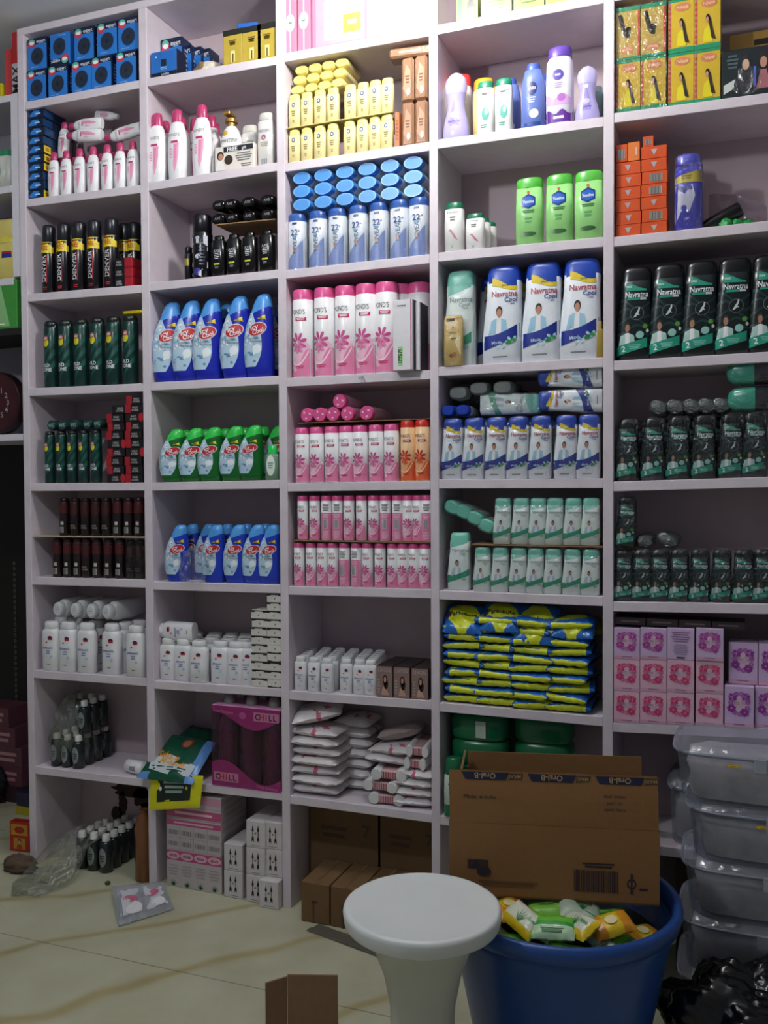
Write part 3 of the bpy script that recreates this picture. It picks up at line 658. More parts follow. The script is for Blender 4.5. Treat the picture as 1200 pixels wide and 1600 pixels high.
for px, py, rz, P, s, lb, Y in ((132, 222, (0, -pi/2+.12, 0), LO1, .95, 'white lotion bottle lying down with pink cap pointing left, lower of the pair', .05), (134, 203, (0, -pi/2+.05, 0), LO1, .9, 'white lotion bottle lying down with pink cap pointing left, upper of the pair', .06), (192, 211, (0, -pi/2-.12, 0), LO1, .95, 'white lotion bottle lying down at the right with pink cap pointing left', .05), (168, 192, (.15, pi/2+.2, .15), LOW, .6, 'all-white bottle in clear wrap lying at the top of the pile', .09)):
    q = onY(px, py, Y); L2 = P.h*s*.5; sgn = -1 if rz[1] < 0 else 1
    inst(P, (q.x-sgn*L2, Y, q.z-sgn*L2*.0+(.012 if sgn < 0 else .03)), lb, 'pink-capped lotion bottles laid on top', rz, s)
# --- spray cans with yellow band
w, h = dm(113, 136, 342, 451, .04)
DEN = can(w, h, P_('#15151a', .22), P_('#1d1f26', .3), denver_lab, caph=.24)
row(DEN, [77, 100.5, 124.5, 148.5, 175], 1, 2, 'black spray can with yellow band and white vertical letters', 'black spray cans with yellow bands', '', Y=.012)
row(DEN, [196, 211], 1, 2, 'black spray can with yellow band behind the red boxes', 'black spray cans with yellow bands', '', Y=.075)
def redbox(L):
    L.rect(-1, .15, 0, 1, P_('#141416', .35), 0); L.text('WILD', -.5, .6, .2, P_('#c0c0c0'), .6, L=1); L.text('STONE', -.5, .32, .2, P_('#c0c0c0'), .7, L=1)
w, h = dmb(176, 203, 400, 415, .005)
RB = boxproto('perfume_box', 'perfume box', w, .05, h, P_('#a51f2c', .35), {'F': redbox})
for k in range(3):
    inst(RB, (Xat(190, .0, 1.86), .034, 1.8306+k*(h+.0006)), ['red and black perfume box at the bottom of three beside the cans', 'red and black perfume box in the middle of three beside the cans', 'red and black perfume box at the top of three beside the cans'][k], 'red and black perfume boxes')
RB2 = boxproto('perfume_box', 'perfume box', .036, .05, .034, P_('#5f1520', .35), {'F': lambda L: (L.poly([(-.9, .1), (.3, .1), (-.3, .9), (-.9, .9)], P_('#16090c'), 0), L.lines(-.2, .7, .5, .8, 1, P_('#9a6060'), 1))})
for k in range(6):
    inst(RB2, (-1.7055, .085, 1.8306+k*.0346), 'dark red perfume box against the divider, layer %s from the bottom' % ['first', 'second', 'third', 'fourth', 'fifth', 'sixth'][k], 'dark red perfume boxes against the divider')
# --- green spray cans
w, h = dm(141, 165, 494, 601, .04)
WS = can(w, h, P_('#0b322d', .3), P_('#14201e', .35), wild_lab, caph=.09)
row(WS, [81, 104, 128, 153, 178.5, 204.5], 1, 3, 'dark green spray can with yellow spot, taller kind', 'tall dark green spray cans', '', Y=.012)
WSf = can(w, h, P_('#0b322d', .3), P_('#14201e', .35), wild_lab, caph=.09, wrap=FILMD)
x0 = Xat(189, .02, 1.73); x1 = Xat(223, .02, 1.73)
mb = MB(); mb.cyl(.0062, 0, .10, YEL, 12, .001); mb.cyl(.0045, .10, .106, P_('#b8a010'), 12)
PEN = Proto('yellow_pen', 'pen', [('body', mb.mesh('pen'), None, None)])
ztop = 1.534+h+.001
for k in range(2): inst(PEN, (-1.775, .03+.016*k, ztop+.007), 'yellow stick lying across the green spray cans, '+('front' if k == 0 else 'back')+' one', 'yellow sticks on the green cans', (0, pi/2, .05*k), .85)
# --- smaller green cans with round ones on top
w, h = dm(106, 122, 672, 754, .03)
WS2 = can(w*1.04, h, P_('#0b322d', .3), P_('#17211f', .35), wild_lab, caph=.08)
row(WS2, [78.5, 96.5, 114, 132, 151], 1, 4, 'small dark green spray can with yellow spot', 'small dark green spray cans', 'below the lying ones', Y=.012)
def captop(mb, r):
    return
WS3 = bottle('deodorant_can', 'deodorant', w*1.04, w*1.04, .13, [(0, .95, .95, 2, 0), (.02, 1, 1, 2, 0), (.9, 1, 1, 2, 0)], P_('#123a34', .3), [(.9, 1, 1, 2, 0), (.98, .98, .98, 2, 0), (1, .88, .88, 2, 0)], P_('#1c3a36', .3),
    None, extra=lambda hw, hd, H: [('logo', (lambda m: (Lab(m, lambda a, z, e: (a, z, H+e), lambda z: hw, hw, hw).text('WS', 0, 0, .7, P_('#8fb0a8'), 1.3, L=1), m.mesh('ws_top'))[1])(MB()), None, 'pale letters on the cap')])
for i, px in enumerate([78, 95, 113, 134, 150]):
    z = 1.2325+h+w*.52+.001; x = Xat(px, .01, z); inst(WS3, (x, .145, z), 'dark green can lying on the small ones, cap facing out, '+olist(5)[i], 'dark green cans lying on top', (pi/2, 0, 0))
def rbx(L):
    L.rect(-1, -.35, 0, 1, P_('#9a1c28', .35), 0); L.text('WILD', .15, .62, .22, P_('#b8b8b8'), .7, L=1); L.text('STONE', .15, .32, .22, P_('#b8b8b8'), .8, L=1)
def rbx2(L):
    L.ell(.9, .5, .28, .55, P_('#b0202c', .35), 0); L.text('WILD', 0, .62, .22, P_('#b8b8b8'), .7, L=1); L.text('STONE', 0, .32, .22, P_('#b8b8b8'), .8, L=1)
w, h = dmb(167, 193, 698, 711.5, .0)
BB = [boxproto('perfume_box', 'perfume box', w, .055, h*.98, P_('#151215', .35), {'F': rbx}), boxproto('perfume_box', 'perfume box', w, .055, h*.98, P_('#1b1316', .35), {'F': rbx2})]
nm = ['first', 'second', 'third', 'fourth', 'fifth', 'sixth', 'seventh', 'eighth', 'ninth', 'tenth', 'eleventh']
for s, (px, n) in enumerate(((179, 8), (208, 9))):
    for k in range(n+1 if s else n+1):
        if s == 0 and k == 8: px2 = 186
        else: px2 = px+1.2*sin(k*2.3)
        P = BB[1 if (k*7+s*3) % 4 == 0 else 0]; z = 1.2329+k*(P.h+.0005)
        inst(P, (Xat(px2, .0, z), .0315, z), 'black and red perfume box, %s stack, %s from the bottom' % (('left', 'right')[s], nm[k]), 'stacks of black and red perfume boxes', (0, 0, .04*sin(k*5)))
# --- dark red cans in two levels
mb, A, B = thin(52, 226, 837, 839, 'x', '', PLY, .003, .004, .19); link('thin_shelf', mb.mesh('thin_shelf'), unit)
zm = A.z
w, h = dm(160, 176, 772, 833, .03)
DR = can(w*1.06, h*.98, P_('#1d0f12', .25), P_('#160c0e', .3), wildred_lab, back=wildred_back, caph=.12)
for i, px in enumerate([100, 117, 133.5, 150, 166, 184, 200.5, 217]):
    bk = i in (0, 5, 6, 7); z = zm+.0006+(B.z-A.z)*i/8; x = Xat(px, .03, z+.05)
    inst(DR, (x, .034, z), 'dark red-black can in the upper dark row, '+olist(8)[i], 'dark red cans on the thin shelf', (0, 0, pi if bk else 0))
w, h = dm(163, 180, 840, 902, .03)
DR2 = can(w*1.02, h, P_('#1d0f12', .25), P_('#160c0e', .3), wildred_lab, back=wildred_back, caph=.12)
row(DR2, [91, 107.5, 123, 136.5, 153, 171, 188.5], 1, 5, 'dark red-black can with barcode, lower dark row', 'dark red cans under the thin shelf', '', rzs=[pi, pi, pi, 0, pi, pi, pi], Y=.012)
DR3 = can(w*.95, h*.95, P_('#2a1216', .25), P_('#1a0e10', .3), wildred_lab, caph=.12, wrap=FILMD)
row(DR3, [205.5, 219], 1, 5, 'dark red can in plastic wrap at the right end of lower dark row', 'dark red cans under the thin shelf', '', Y=.012)
# --- baby powder, large
w, h = dm(94, 121, 969, 1046, .03)
BP = baby(w*1.2, w*.78, h)
row(BP, [82, 108, 137], 1, 6, 'large white baby powder bottle in the left front group', 'large baby powder bottles', '', Y=.008)
row(BP, [176], 1, 6, 'large white baby powder bottle standing fourth from left, set slightly back', 'large baby powder bottles', '', Y=.012)
row(BP, [214], 1, 6, 'large white baby powder bottle furthest forward at the right', 'large baby powder bottles', '', Y=-.0)
row(BP, [150, 197], 1, 6, 'large white baby powder bottle half hidden behind the front ones', 'large baby powder bottles', '', Y=.052, rz=1.2)
row(BP, [95, 118, 218], 1, 6, 'large white baby powder bottle in the back row', 'large baby powder bottles', '', Y=.1)
for i, px in enumerate([92, 119, 144, 176]):
    z = .6335+h+BP.w*.5+.0015; x = Xat(px, .03, z); inst(BP, (x, .02+h, z), 'white baby powder bottle lying on the others with its cap facing out, '+olist(4)[i], 'baby powder bottles lying on top', (pi/2, pi/2, -.12 if i == 3 else 0), (.92, .92, 1))
# ============================================================ SECOND COLUMN
# --- top compartment
def navybot(L): L.rect(-1, 1, 0, .2, P_('#0e1424', .35), 0); L.text('expert', .1, .10, .09, P_('#b8c4d4'), 1, pi, 1); L.rect(-.2, .2, .42, .68, P_('#10202c', .4), 1); L.lines(-.3, .3, .28, .4, 2, P_('#9ab8d8'), 1); L.ell(-.6, .8, .06, .03, WHITE, 1)
w, h = dmb(235, 275, 76, 119, .01)
bx = boxproto('hair_colour_box', 'hair colour box', w, .05, h*.97, P_('#2168b8', .35), {'F': navybot, 'R': lambda L: L.rect(-1, 1, 0, 1, P_('#0e1830', .35), 0)})
inst(bx, (Xat(255, .01, 2.49), .038, 2.4413), 'blue and black hair colour box at the front left of second top compartment')
w, h = dmb(250, 283, 46, 100, .07)
for i, (px, Y) in enumerate(((268, .07), (283, .10), (298, .12), (312, .14))):
    inst(EXP, (Xat(px, Y, 2.5), Y+EXP.d/2, 2.4413+(.0 if i else .0)), 'blue hair colour box standing behind the front box, '+olist(4)[i], 'hair colour boxes behind the front box', (0, 0, 0), (1, 1, 1.45 if i == 0 else 1.3))
# cloth bundle
def lump(name, loc, size, m, seed, label, cat, amp=.35, group=None, M2=None, freq=2.2, nu=28, nv=16, flat=True):
    mb = MB()
    def fn(i, j):
        t = 2*pi*i; p = pi*j; d = Vector((cos(t)*sin(p), sin(t)*sin(p), -cos(p)))
        r = 1+amp*noise.noise(d*freq+Vector((seed, 0, 0)))+amp*.4*noise.noise(d*freq*3+Vector((0, seed, 0)))
        v = d*r; z = max(v.z, -.62) if flat else v.z
        return (v.x*size[0], v.y*size[1], (z+(.62 if flat else 0))*size[2])
    mb.grid(fn, nu, nv, m)
    if M2: mb.grid(lambda i, j: tuple(Vector(fn(i, j))*1.03), nu, nv, M2)
    o = link(name, mb.mesh(name)); o.location = loc; tagthing(o, label, cat, group); return o
P = onY(322, 104, .05)
lump('cloth_bundle', (P.x, .07, 2.4405), (.050, .04, .028), lambda i, j: P_('#8f7450', .8) if i < .75 and i > .35 else P_('#cfc8b8', .7), 3, 'crumpled tan and white cloth bag between the blue and yellow boxes', 'bag', .3)
def yelbox(L): L.rect(-1, 1, .84, 1, P_('#1a1c14', .4), 0); L.ell(0, .62, .3, .05, P_('#6a5a1c'), 1); L.lines(-.4, .4, .55, .72, 3, P_('#6a5a1c'), 1); L.rect(-.2, .25, .08, .4, P_('#e4d890'), 1); L.rect(-.05, .1, .08, .32, P_('#5a4a10'), 2)
w, h = dmb(378, 408, 38, 94, .01)
YB = boxproto('hair_oil_box', 'box', w*.98, .06, h, P_('#b39c38', .4), {'F': yelbox, 'T': lambda L: L.rect(-1, 1, 0, 1, P_('#1a1c14'), 0)})
boxes_at(YB, [363.5, 393, 417], 2, 0, .01, None, 0, ['yellow box with a black top band, '+o+' of three' for o in olist(3)], 'yellow boxes with black tops')
mb = MB(); mb.bbox(-.03, .03, -.02, .02, 0, .014, P_('#1e5cb0', .35), .001); P = onY(386, 30, .03)
o = link('small_blue_box', mb.mesh('sb')); o.location = (P.x, .045, 2.4413+YB.h+.0008); o.rotation_euler = (0, 0, .2); tagthing(o, 'small blue box lying on top of the yellow boxes', 'box')
# --- big lotions and pump bottle
w, h = dm(261, 294, 165, 276, .03)
LO = lotion(w, w*.6, h)
row(LO, [246, 277.5, 316], 2, 1, 'big white lotion bottle with pink cap', 'big pink-capped lotion bottles', 'in the front row', Y=.008)
row(LO, [258, 284, 306, 330], 2, 1, 'big white lotion bottle with pink cap', 'big pink-capped lotion bottles behind', 'in the row behind', Ys=[.065, .065, .085, .085])
row(LO, [290, 314, 336], 2, 1, 'big white lotion bottle with pink cap', 'big pink-capped lotion bottles behind', 'in the third row back', Y=.14)
w, h = dm(344, 380, 180, 261, .04)
def pan_lab(L): L.ell(-.35, .86, .28, .05, P_('#c8a23c', .35), 1); L.text('PANTENE', .1, .70, .07, P_('#5a5a60'), 1.6, L=1, bold=False); L.rect(-.3, .5, .35, .55, P_('#8a4a98'), 1); L.lines(-.2, .4, .38, .52, 3, WHITE, 2)
def pump(hw, hd, H):
    m = MB(); m.cyl(.38*hw, H, H+.012, GOLD, 18); m.cyl(.55*hw, H+.012, H+.022, GOLD, 18); m.cyl(.12*hw, H+.02, H+.03, GOLD, 10); m.bbox(-.011, .011, -.03, .012, H+.028, H+.038, GOLD, .002); return [('pump', m.mesh('pump'), None, 'golden pump')]
PN = bottle('shampoo_bottle', 'shampoo', w, w*.6, h, [(0, .9, .9, 3, 0), (.02, 1, 1, 3, 0), (.75, .97, 1, 2.8, 0), (.92, .7, .8, 2.4, 0), (1, .45, .6, 2, 0)], P_('#e4e4e4', .3), None, None, pan_lab, None, None, extra=pump)
row(PN, [362], 2, 1, 'white pump bottle with a golden pump head behind the promotion sleeve', None, '', Y=.05)
def wrapfree(L):
    L.text('FREE', -.1, .84, .17, WHITE, .6, L=3); L.rect(-.55, .95, .74, .96, P_('#20242a'), 1); L.text('gift', .5, .84, .12, OFFW, .6, L=3)
    L.ell(-.72, .62, .18, .18, HAIR, 1); L.ell(-.7, .58, .12, .13, SKIN, 2); L.poly([(-.98, .02), (-.9, .4), (-.6, .42), (-.45, .02)], P_('#e8e4e0'), 1); L.ell(-.3, .42, .22, .2, P_('#3a2c26'), 1); L.lines(.05, .9, .3, .68, 4, GREY, 1); L.lines(.3, .9, .06, .22, 2, GREY, 1)
w, h = dmb(336, 397, 226, 264, .006)
PW = boxproto('promotion_box', 'box', w, .03, h, P_('#ddd6cc', .45), {'F': wrapfree})
inst(PW, (Xat(366, .006, 2.17), .022, 2.1372), 'low cream promotion box with a woman portrait in front of the pump bottle', None, (0, 0, 0))
w, h = dm(402, 431, 172, 256, .03)
PT = generic('conditioner_bottle', 'conditioner', w*.98, w*.6, h, P_('#e6e4e0', .3), P_('#d8d4cc', .35), lambda L: (L.text('PANTENE', 0, .66, .06, GREY, 1.5, L=1, bold=False), L.ell(-.1, .54, .28, .05, P_('#a04a78'), 1), L.lines(-.5, .5, .36, .46, 3, P_('#b8a878'), 1), L.bars(-.4, .4, .04, .14, 10, BLACK, WHITE, 1)), .14, .86, .84, 3.2, FILM)
row(PT, [391, 417], 2, 1, 'white upright bottle in clear wrap right of the promotion box', 'white bottles in clear wrap', '', Y=.02, Ys=[.075, .015])
# --- black cans
w, h = dm(301, 333, 330, 433, .04)
def axe(L): L.text('AXE', 0, .30, .26, P_('#c8ccd4'), 9, pi/2, 2); L.ell(-.05, .11, .42, .055, P_('#3a3a98', .4), 1, 18); L.ell(0, .62, .25, .02, P_('#a8acb8'), 2); L.lines(.1, .7, .2, .5, 6, P_('#3a3c50'), 1)
AX = can(w, h, P_('#0c0c12', .22), P_('#101018', .3), axe, caph=.28)
row(AX, [317], 2, 2, 'large black spray can with white vertical letters', None, 'left of the black bottle tray', Y=.012)
w2, h2 = dm(290, 303, 379, 434, .05)
AX2 = can(w2, h2, P_('#101014', .25), P_('#0c0c10', .3), lambda L: L.rect(-.6, .6, .45, .65, P_('#9a8c20'), 1))
row(AX2, [295], 2, 2, 'small black can with yellow patch', None, 'left of the large black can', Y=.03)
w, h = dm(405, 431, 354, 421, .03)
def blk(L): L.text('AXE', 0, .62, .07, P_('#a8aab0'), .9, L=1); L.lines(-.35, .35, .42, .58, 4, P_('#c8cad0'), 1); L.rect(-.4, .4, .29, .33, P_('#c8c83a'), 1); L.lines(-.3, .3, .2, .26, 2, GREY, 1)
BS = generic('deodorant_bottle', 'deodorant', w, w*.7, h, P_('#0c0c0e', .2), P_('#08080a', .25), blk, .10, .6, .86, 2.6)
row(BS, [343, 366, 391, 418], 2, 2, 'black bottle with yellow stripe under the cardboard tray', 'black bottles under the tray', '', Y=.015)
mb, A, B = thin(338, 431, 351, 342, 't', '', CARD, .003, .006, .14, .01); tray = link('cardboard_sheet', mb.mesh('cardboard_sheet')); tagthing(tray, 'thin cardboard sheet lying on the black bottles', 'cardboard')
BSl = bottle('deodorant_bottle', 'deodorant', w, w*.7, .12, [(0, .9, .9, 2.6, 0), (.1, 1, 1, 2.6, 0), (.85, .95, .95, 2.6, 0)], P_('#0c0c0e', .2), [(.85, .95, .95, 2.6, 0), (.97, .9, .85, 2.6, 0), (1, .7, .6, 2.6, 0)], P_('#08080a', .18), None,
   extra=lambda hw, hd, H: [('cap_print', (lambda m: (Lab(m, lambda a, z, e: (a, z, H+e), lambda z: hw, hw, hw).text('AXE', 0, 0, .3, P_('#8a8c94'), 1, 0, L=1), m.mesh('axe_top'))[1])(MB()), None, None)])
for r, pxs, py in ((0, (339, 360, 387, 416), 337), (1, (340, 358, 386, 416), 315)):
    for i, px in enumerate(pxs):
        s = (B.z-A.z)/(B.x-A.x); x = Xat(px, .01, 2.0); z = A.z+(x-A.x)*s+BSl.d*.5+.0015+r*(BSl.d+.006)
        inst(BSl, (x, .133, z), 'black bottle lying on the tray with its end facing out, %s row, %s' % (('lower', 'upper')[r], olist(4)[i]), 'black bottles lying on the tray', (pi/2, 0, 0))
# --- blue curved talc, large
w, h = dm(303, 346, 464, 591, .04)
IC = icy(w*1.18, w*.62, h, P_('#1626a4', .25), P_('#4f9ae4', .28))
row(IC, [262, 293, 325, 368, 405], 2, 3, 'large blue curved talc bottle with ice-cube print', 'large blue curved talc bottles', '', rzs=[.32, .32, .2, .12, .02], Y=.012)
row(IC, [350, 440], 2, 3, 'large blue curved talc bottle', 'large blue curved talc bottles behind', 'half hidden behind the front row', Y=.09)
# --- green
w, h = dm(311, 348, 668, 752, .04)
IG = icy(w*1.15, w*.62, h, P_('#0a5e20', .25), P_('#2ec24a', .28))
row(IG, [270, 300, 329, 363, 392.5], 2, 4, 'green curved talc bottle with ice-cube print', 'green curved talc bottles', '', rzs=[.3, .3, .12, .12, .05], Y=.012)
row(IG, [286, 316, 346, 377, 405, 430], 2, 4, 'green curved talc bottle in the row behind', 'green curved talc bottles', '', rz=.1, Y=.072)
w, h = dm(414, 438, 697, 751, .02)
def san(L): L.ell(0, .42, .62, .3, P_('#dfe8e0'), 1, 20); L.lines(-.4, .4, .32, .52, 3, P_('#7a9a88'), 2)
SN = generic('sanitizer_bottle', 'hand sanitizer', w, w*.6, h, P_('#9cc4a4', .12, trans=.5), P_('#28c85a', .25), san, .24, .6, .70, 2.8)
row(SN, [426], 2, 4, 'small clear bottle with bright green cap', None, 'at the right end of the green talc', Y=-.0)
# --- blue, medium
w, h = dm(317, 352, 822, 911, .04)
IM = icy(w*1.15, w*.62, h, P_('#1c3ab0', .25), P_('#4f9ae0', .28))
row(IM, [277, 334, 368, 397, 422], 2, 5, 'medium blue curved talc bottle with ice-cube print', 'medium blue curved talc bottles', '', rzs=[.3, .1, .1, .05, .05], Y=.012)
row(IM, [296, 322, 350, 380, 408], 2, 5, 'medium blue curved talc bottle in the row behind', 'medium blue curved talc bottles', '', rz=.1, Y=.075)
# crumpled clear bag over them
P = onY(303, 872, .0)
lump('clear_plastic_bag', (P.x, .0, .9365), (.046, .03, .062), FILM, 9, 'crumpled clear plastic bag between the blue talc bottles', 'plastic bag', .3, None, None, 2.8)
# --- baby powder medium
w, h = dm(298, 326, 999, 1064, .03)
BM = baby(w*1.12, w*.75, h)
row(BM, [265, 288, 312], 2, 6, 'medium white baby powder bottle, left front group', 'medium baby powder bottles', '', Ys=[.022, .018, .006])
row(BM, [345, 370, 388], 2, 6, 'medium white baby powder bottle, right front group', 'medium baby powder bottles', '', Ys=[.016, .012, .02])
for k in range(1, 4):
    row(BM, [274+k*3, 301+k*2, 328+k*3, 354+k*3, 380+k*2], 2, 6, 'medium white baby powder bottle in the %s row from the front' % ['', 'second', 'third', 'fourth'][k], 'medium baby powder bottles', '', Y=.016+.05*k, rz=0)
z = .6300+h+BM.w*.36; P = onY(256, 987, .04); inst(BM, (Xat(306, .05, .75), .045, .629+h+BM.d/2+.001), 'white baby powder bottle lying sideways on top of the others', 'medium baby powder bottles', (0, -pi/2, 0), .98)
def wb(L): L.rect(-1, 1, .76, 1, P_('#111114'), 0); L.poly([(-.6, .7), (-.45, .86), (.45, .86), (.6, .7)], P_('#d8d4cc', .5), 1, 1); L.ell(0, .42, .1, .12, GREY, 1, 6)
def wb2(L): L.rect(-1, 1, 0, .2, P_('#111114'), 0); L.poly([(-.6, .3), (-.45, .14), (.45, .14), (.6, .3)], P_('#d8d4cc', .5), 1, 1); L.ell(0, .6, .1, .12, GREY, 1, 6)
w, h = dmb(391, 416, 1058, 1071.5, .0)
WB = [boxproto('cream_box', 'box', w*.98, .07, h*.965, P_('#d8d4cc', .5), {'F': wb}), boxproto('cream_box', 'box', w*.98, .07, h*.965, P_('#d8d4cc', .5), {'F': wb2})]
for s, (px, n) in enumerate(((403.5, 9), (428, 11))):
    for k in range(n):
        P = WB[1 if (s == 1 and k in (0, 3, 4)) else 0]; inst(P, (Xat(px+.8*sin(k*2+s), .0, .8), .04, .6355+k*(P.h+.0005)), 'small white box with black corners, %s stack, %s from the bottom' % (('left', 'right')[s], nm[k]), 'white boxes with black corners', (0, 0, .02*sin(k*3)))
# --- purple bottle pack
w, h = dmb(330, 440, 1108, 1235, .0)
MG = P_('#b04890', .35); MG2 = P_('#3c1230', .15); x0 = Xat(331, 0, .5)
CP = link('soft_drink_pack', None); CP.location = (x0+w/2, .0, .3315); tagthing(CP, 'shrink-wrapped pack of purple bottles in a magenta printed sleeve', 'bottle pack')
w = min(w, -1.2275-x0-.002); CP.location.x = x0+w/2; dpt = .17
mb = MB()
L = Lab(mb, lambda a, z, e: (a, -e, z), lambda z: w/2, w/2, h)
L.band(0, lambda u: .20-.13*sin(2.6*u+.2) if u < 2 else 0, MG, -1, 1, 0, 20, 2)
L.band(lambda u: .83+.10*sin(2.6*u-2.2), 1, MG, -1, 1, 0, 20, 2)
link('printed_sleeve', mb.mesh('sleeve'), CP); lm = MB(); L = Lab(lm, lambda a, z, e: (a, -e-.0004, z), lambda z: w/2, w/2, h)
for (a, b, u) in ((.60, .90, 0), (-.58, .12, 0)):
    L.rect(a-.36, a+.36, b-.055, b+.055, P_('#e6dcd8', .5), 1)
    for q, ch in enumerate('CHILL'): L.text(ch, a-.25+.125*q, b, .072, P_('#c03028') if q in (1, 2) else BLACK, None, 0, 2)
L.ell(-.08, .90, .10, .04, P_('#e8a8d0'), 1, 16); L.ell(-.08, .90, .07, .028, MG, 2, 16); L.text('Total Solution', -.66, .93, .035, P_('#f0c0e0'), .6, -.06, 1); L.text('Total Solution', .6, .045, .035, P_('#f0c0e0'), .6, -.06, 1)
link('brand_print', lm.mesh('brand_print'), CP)
mb = MB(); mb.box(-w/2, w/2, .0015, dpt, h-.004, h, P_('#d89ac4', .4)); mb.box(-w/2, w/2, .0015, dpt, 0, .003, MG); link('wrap_top', mb.mesh('wrap_top'), CP)
r = w/6.1
bm = MB(); bm.loft([(0, r*.9, r*.9, 2, 0), (.01, r, r, 2, 0), (h*.3, r, r, 2, 0), (h*.42, r*.86, r*.86, 2, 0), (h*.55, r*.98, r*.98, 2, 0), (h*.8, r*.9, r*.9, 2, 0), (h*.93, r*.42, r*.42, 2, 0), (h*.985, r*.38, r*.38, 2, 0)], P_('#4a1238', .12, coat=.5), 22); bme = bm.mesh('purple_bottle')
cmb = MB(); cmb.loft([(h*.93, r*.5, r*.5, 2, 0), (h*1.04, r*.5, r*.5, 2, 0), (h*1.09, r*.4, r*.4, 2, 0), (h*1.11, r*.15, r*.15, 2, 0)], P_('#8c8a84', .25, metal=.3), 18); cme = cmb.mesh('bottle_cap')
for j in range(2):
    for i in range(3):
        o = link('bottle', bme, CP); o.location = (-w/2+r*1.02+i*2*r*1.008, .004+r+j*2*r*1.01, .003); c_ = link('bottle_cap', cme, o)
fm = MB(); fm.box(-w/2-.0004, w/2+.0004, -.0012, dpt, .003, h*.995, film('#f0c0e0', .12, 14)); link('clear_wrap', fm.mesh('clear_wrap'), CP)
# --- green and yellow bags hanging over the shelf edge
def pouch3(name, pts, thick, mf, seed, label, cat, nu=20, nv=16, prints=None, group=None):
    """pts: 4 corners A(left near) B(right near) C(right far) D(left far); bulges along the normal"""
    A, B, C_, D_ = [Vector(p) for p in pts]; nrm = (B-A).cross(D_-A).normalized(); t = link(name, None); t.location = (0, 0, 0)
    def S(u, v): return A*(1-u)*(1-v)+B*u*(1-v)+C_*u*v+D_*(1-u)*v
    def hh(u, v): return (max(0, 1-abs(2*u-1)**3)*max(0, 1-abs(2*v-1)**3))**.6
    mb = MB()
    def fs(sg): return lambda u, v: S(u, v)+nrm*(sg*hh(u, v)*thick/2*(1+.35*noise.noise(Vector((u*4, v*4, seed+sg))))+.12*thick*(1-hh(u, v))*noise.noise(Vector((u*9, v*9, seed))))
    mb.grid(fs(1), nu, nv, mf); mb.grid(lambda u, v: fs(-1)(1-u, v), nu, nv, lambda u, v: mf(1-u, v) if callable(mf) else mf)
    ctr = S(.5, .5); mb.v = [(x-ctr.x, y-ctr.y, z-ctr.z) for x, y, z in mb.v]; t.location = ctr
    link('pouch', mb.mesh(name), t)
    if prints:
        lm = MB(); W2 = (B-A).length/2; HH = (D_-A).length
        def pf(a, z, e):
            u = min(.98, max(.02, a/(2*W2)+.5)); v = min(.98, max(.02, z/HH)); return fs(1)(u, v)+nrm*(e+.0012)-ctr
        prints(Lab(lm, pf, lambda z: W2, W2, HH)); link('print', lm.mesh(name+'_print'), t)
    tagthing(t, label, cat, group); return t
def gprint(L):
    L.poly([(-.7, .18), (-.85, .42), (-.2, .5), (.85, .36), (.8, .12), (0, .1)], P_('#c8d0d4', .4), 1); L.text('Suhana', -.2, .47, .13, P_('#e09a20', .4), 1.3, -.12, 3); L.text('Mehandi', .05, .33, .11, P_('#e09a20', .4), 1.4, -.12, 3)
    L.ell(.15, .80, .22, .13, P_('#7a3a2a'), 2); L.ell(.15, .79, .15, .09, P_('#a8704e', .5), 3); L.lines(-.7, .7, .16, .26, 2, P_('#1f5a4a'), 2)
pouch3('henna_pouch', [onY(213, 1215, -.035), onY(300, 1226, -.035), onY(338, 1160, .10), onY(262, 1146, .10)], .035, lambda u, v: P_('#5d8fd0', .3) if (u > .86 or (v < .1 and u < .2)) else P_('#10503a', .3), 5, 'green pouch with orange lettering lying over the shelf edge beside the purple pack', 'pouch', prints=gprint)
def yprint(L):
    L.poly([(-.68, .22), (-.74, 1.0), (.6, 1.0), (.62, .26)], P_('#12241e', .35), 1, 4); L.lines(-.45, .4, .45, .85, 3, P_('#9ab0a8'), 2); L.ell(-.55, .6, .06, .06, WHITE, 2)
pouch3('henna_pouch', [onY(233, 1266, -.022), onY(312, 1262, -.022), onY(318, 1212, -.016), onY(236, 1208, -.016)], .010, lambda u, v: P_('#d8d41c', .35), 8, 'yellow-edged black pouch hanging down from the shelf edge under the green one', 'pouch', prints=yprint)
pouch3('henna_pouch', [onY(250, 1175, .06), onY(322, 1188, .06), onY(336, 1140, .17), onY(300, 1133, .17)], .035, lambda u, v: P_('#0e3a2c', .3), 12, 'dark green pouch lying behind the one with orange lettering', 'pouch')
# --- lower left compartments: bagged little bottles
w, h = dm(104, 122, 1158, 1198, .05)
SM = generic('oil_bottle', 'small bottle', .04, .04, .105, P_('#1c2426', .2), P_('#d8d8d4', .35), lambda L: (L.ell(0, .42, .6, .26, P_('#7c8684', .5), 1), L.lines(-.4, .4, .3, .5, 3, DGREY, 2)), .17, .46, .72, 2.0)
def gridrow(P, X0, Y0, nx, ny, dx, dy, z, desc, group, skip=(), scale=1):
    k = 0
    for j in range(ny):
        for i in range(nx):
            if (i, j) in skip: continue
            lb = '%s, row %s from the front, %s' % (desc, ['one', 'two', 'three', 'four', 'five', 'six', 'seven'][j], olist(nx)[i] or 'single')
            inst(P, (X0+i*dx, Y0+j*dy, z), lb.replace('row one from the front', 'front row'), group, (0, 0, 0), scale)
gridrow(SM, -2.06, .035, 3, 4, .043, .044, .3185, 'small dark bottle with white cap, bagged', 'bagged dark bottles on the lower left shelf')
gridrow(SM, -2.055, .06, 3, 3, .043, .044, .3185+.1075, 'white-capped dark bottle, top layer', 'bagged dark bottles, top layer', skip=((0, 0), (0, 1), (1, 0), (1, 1)))
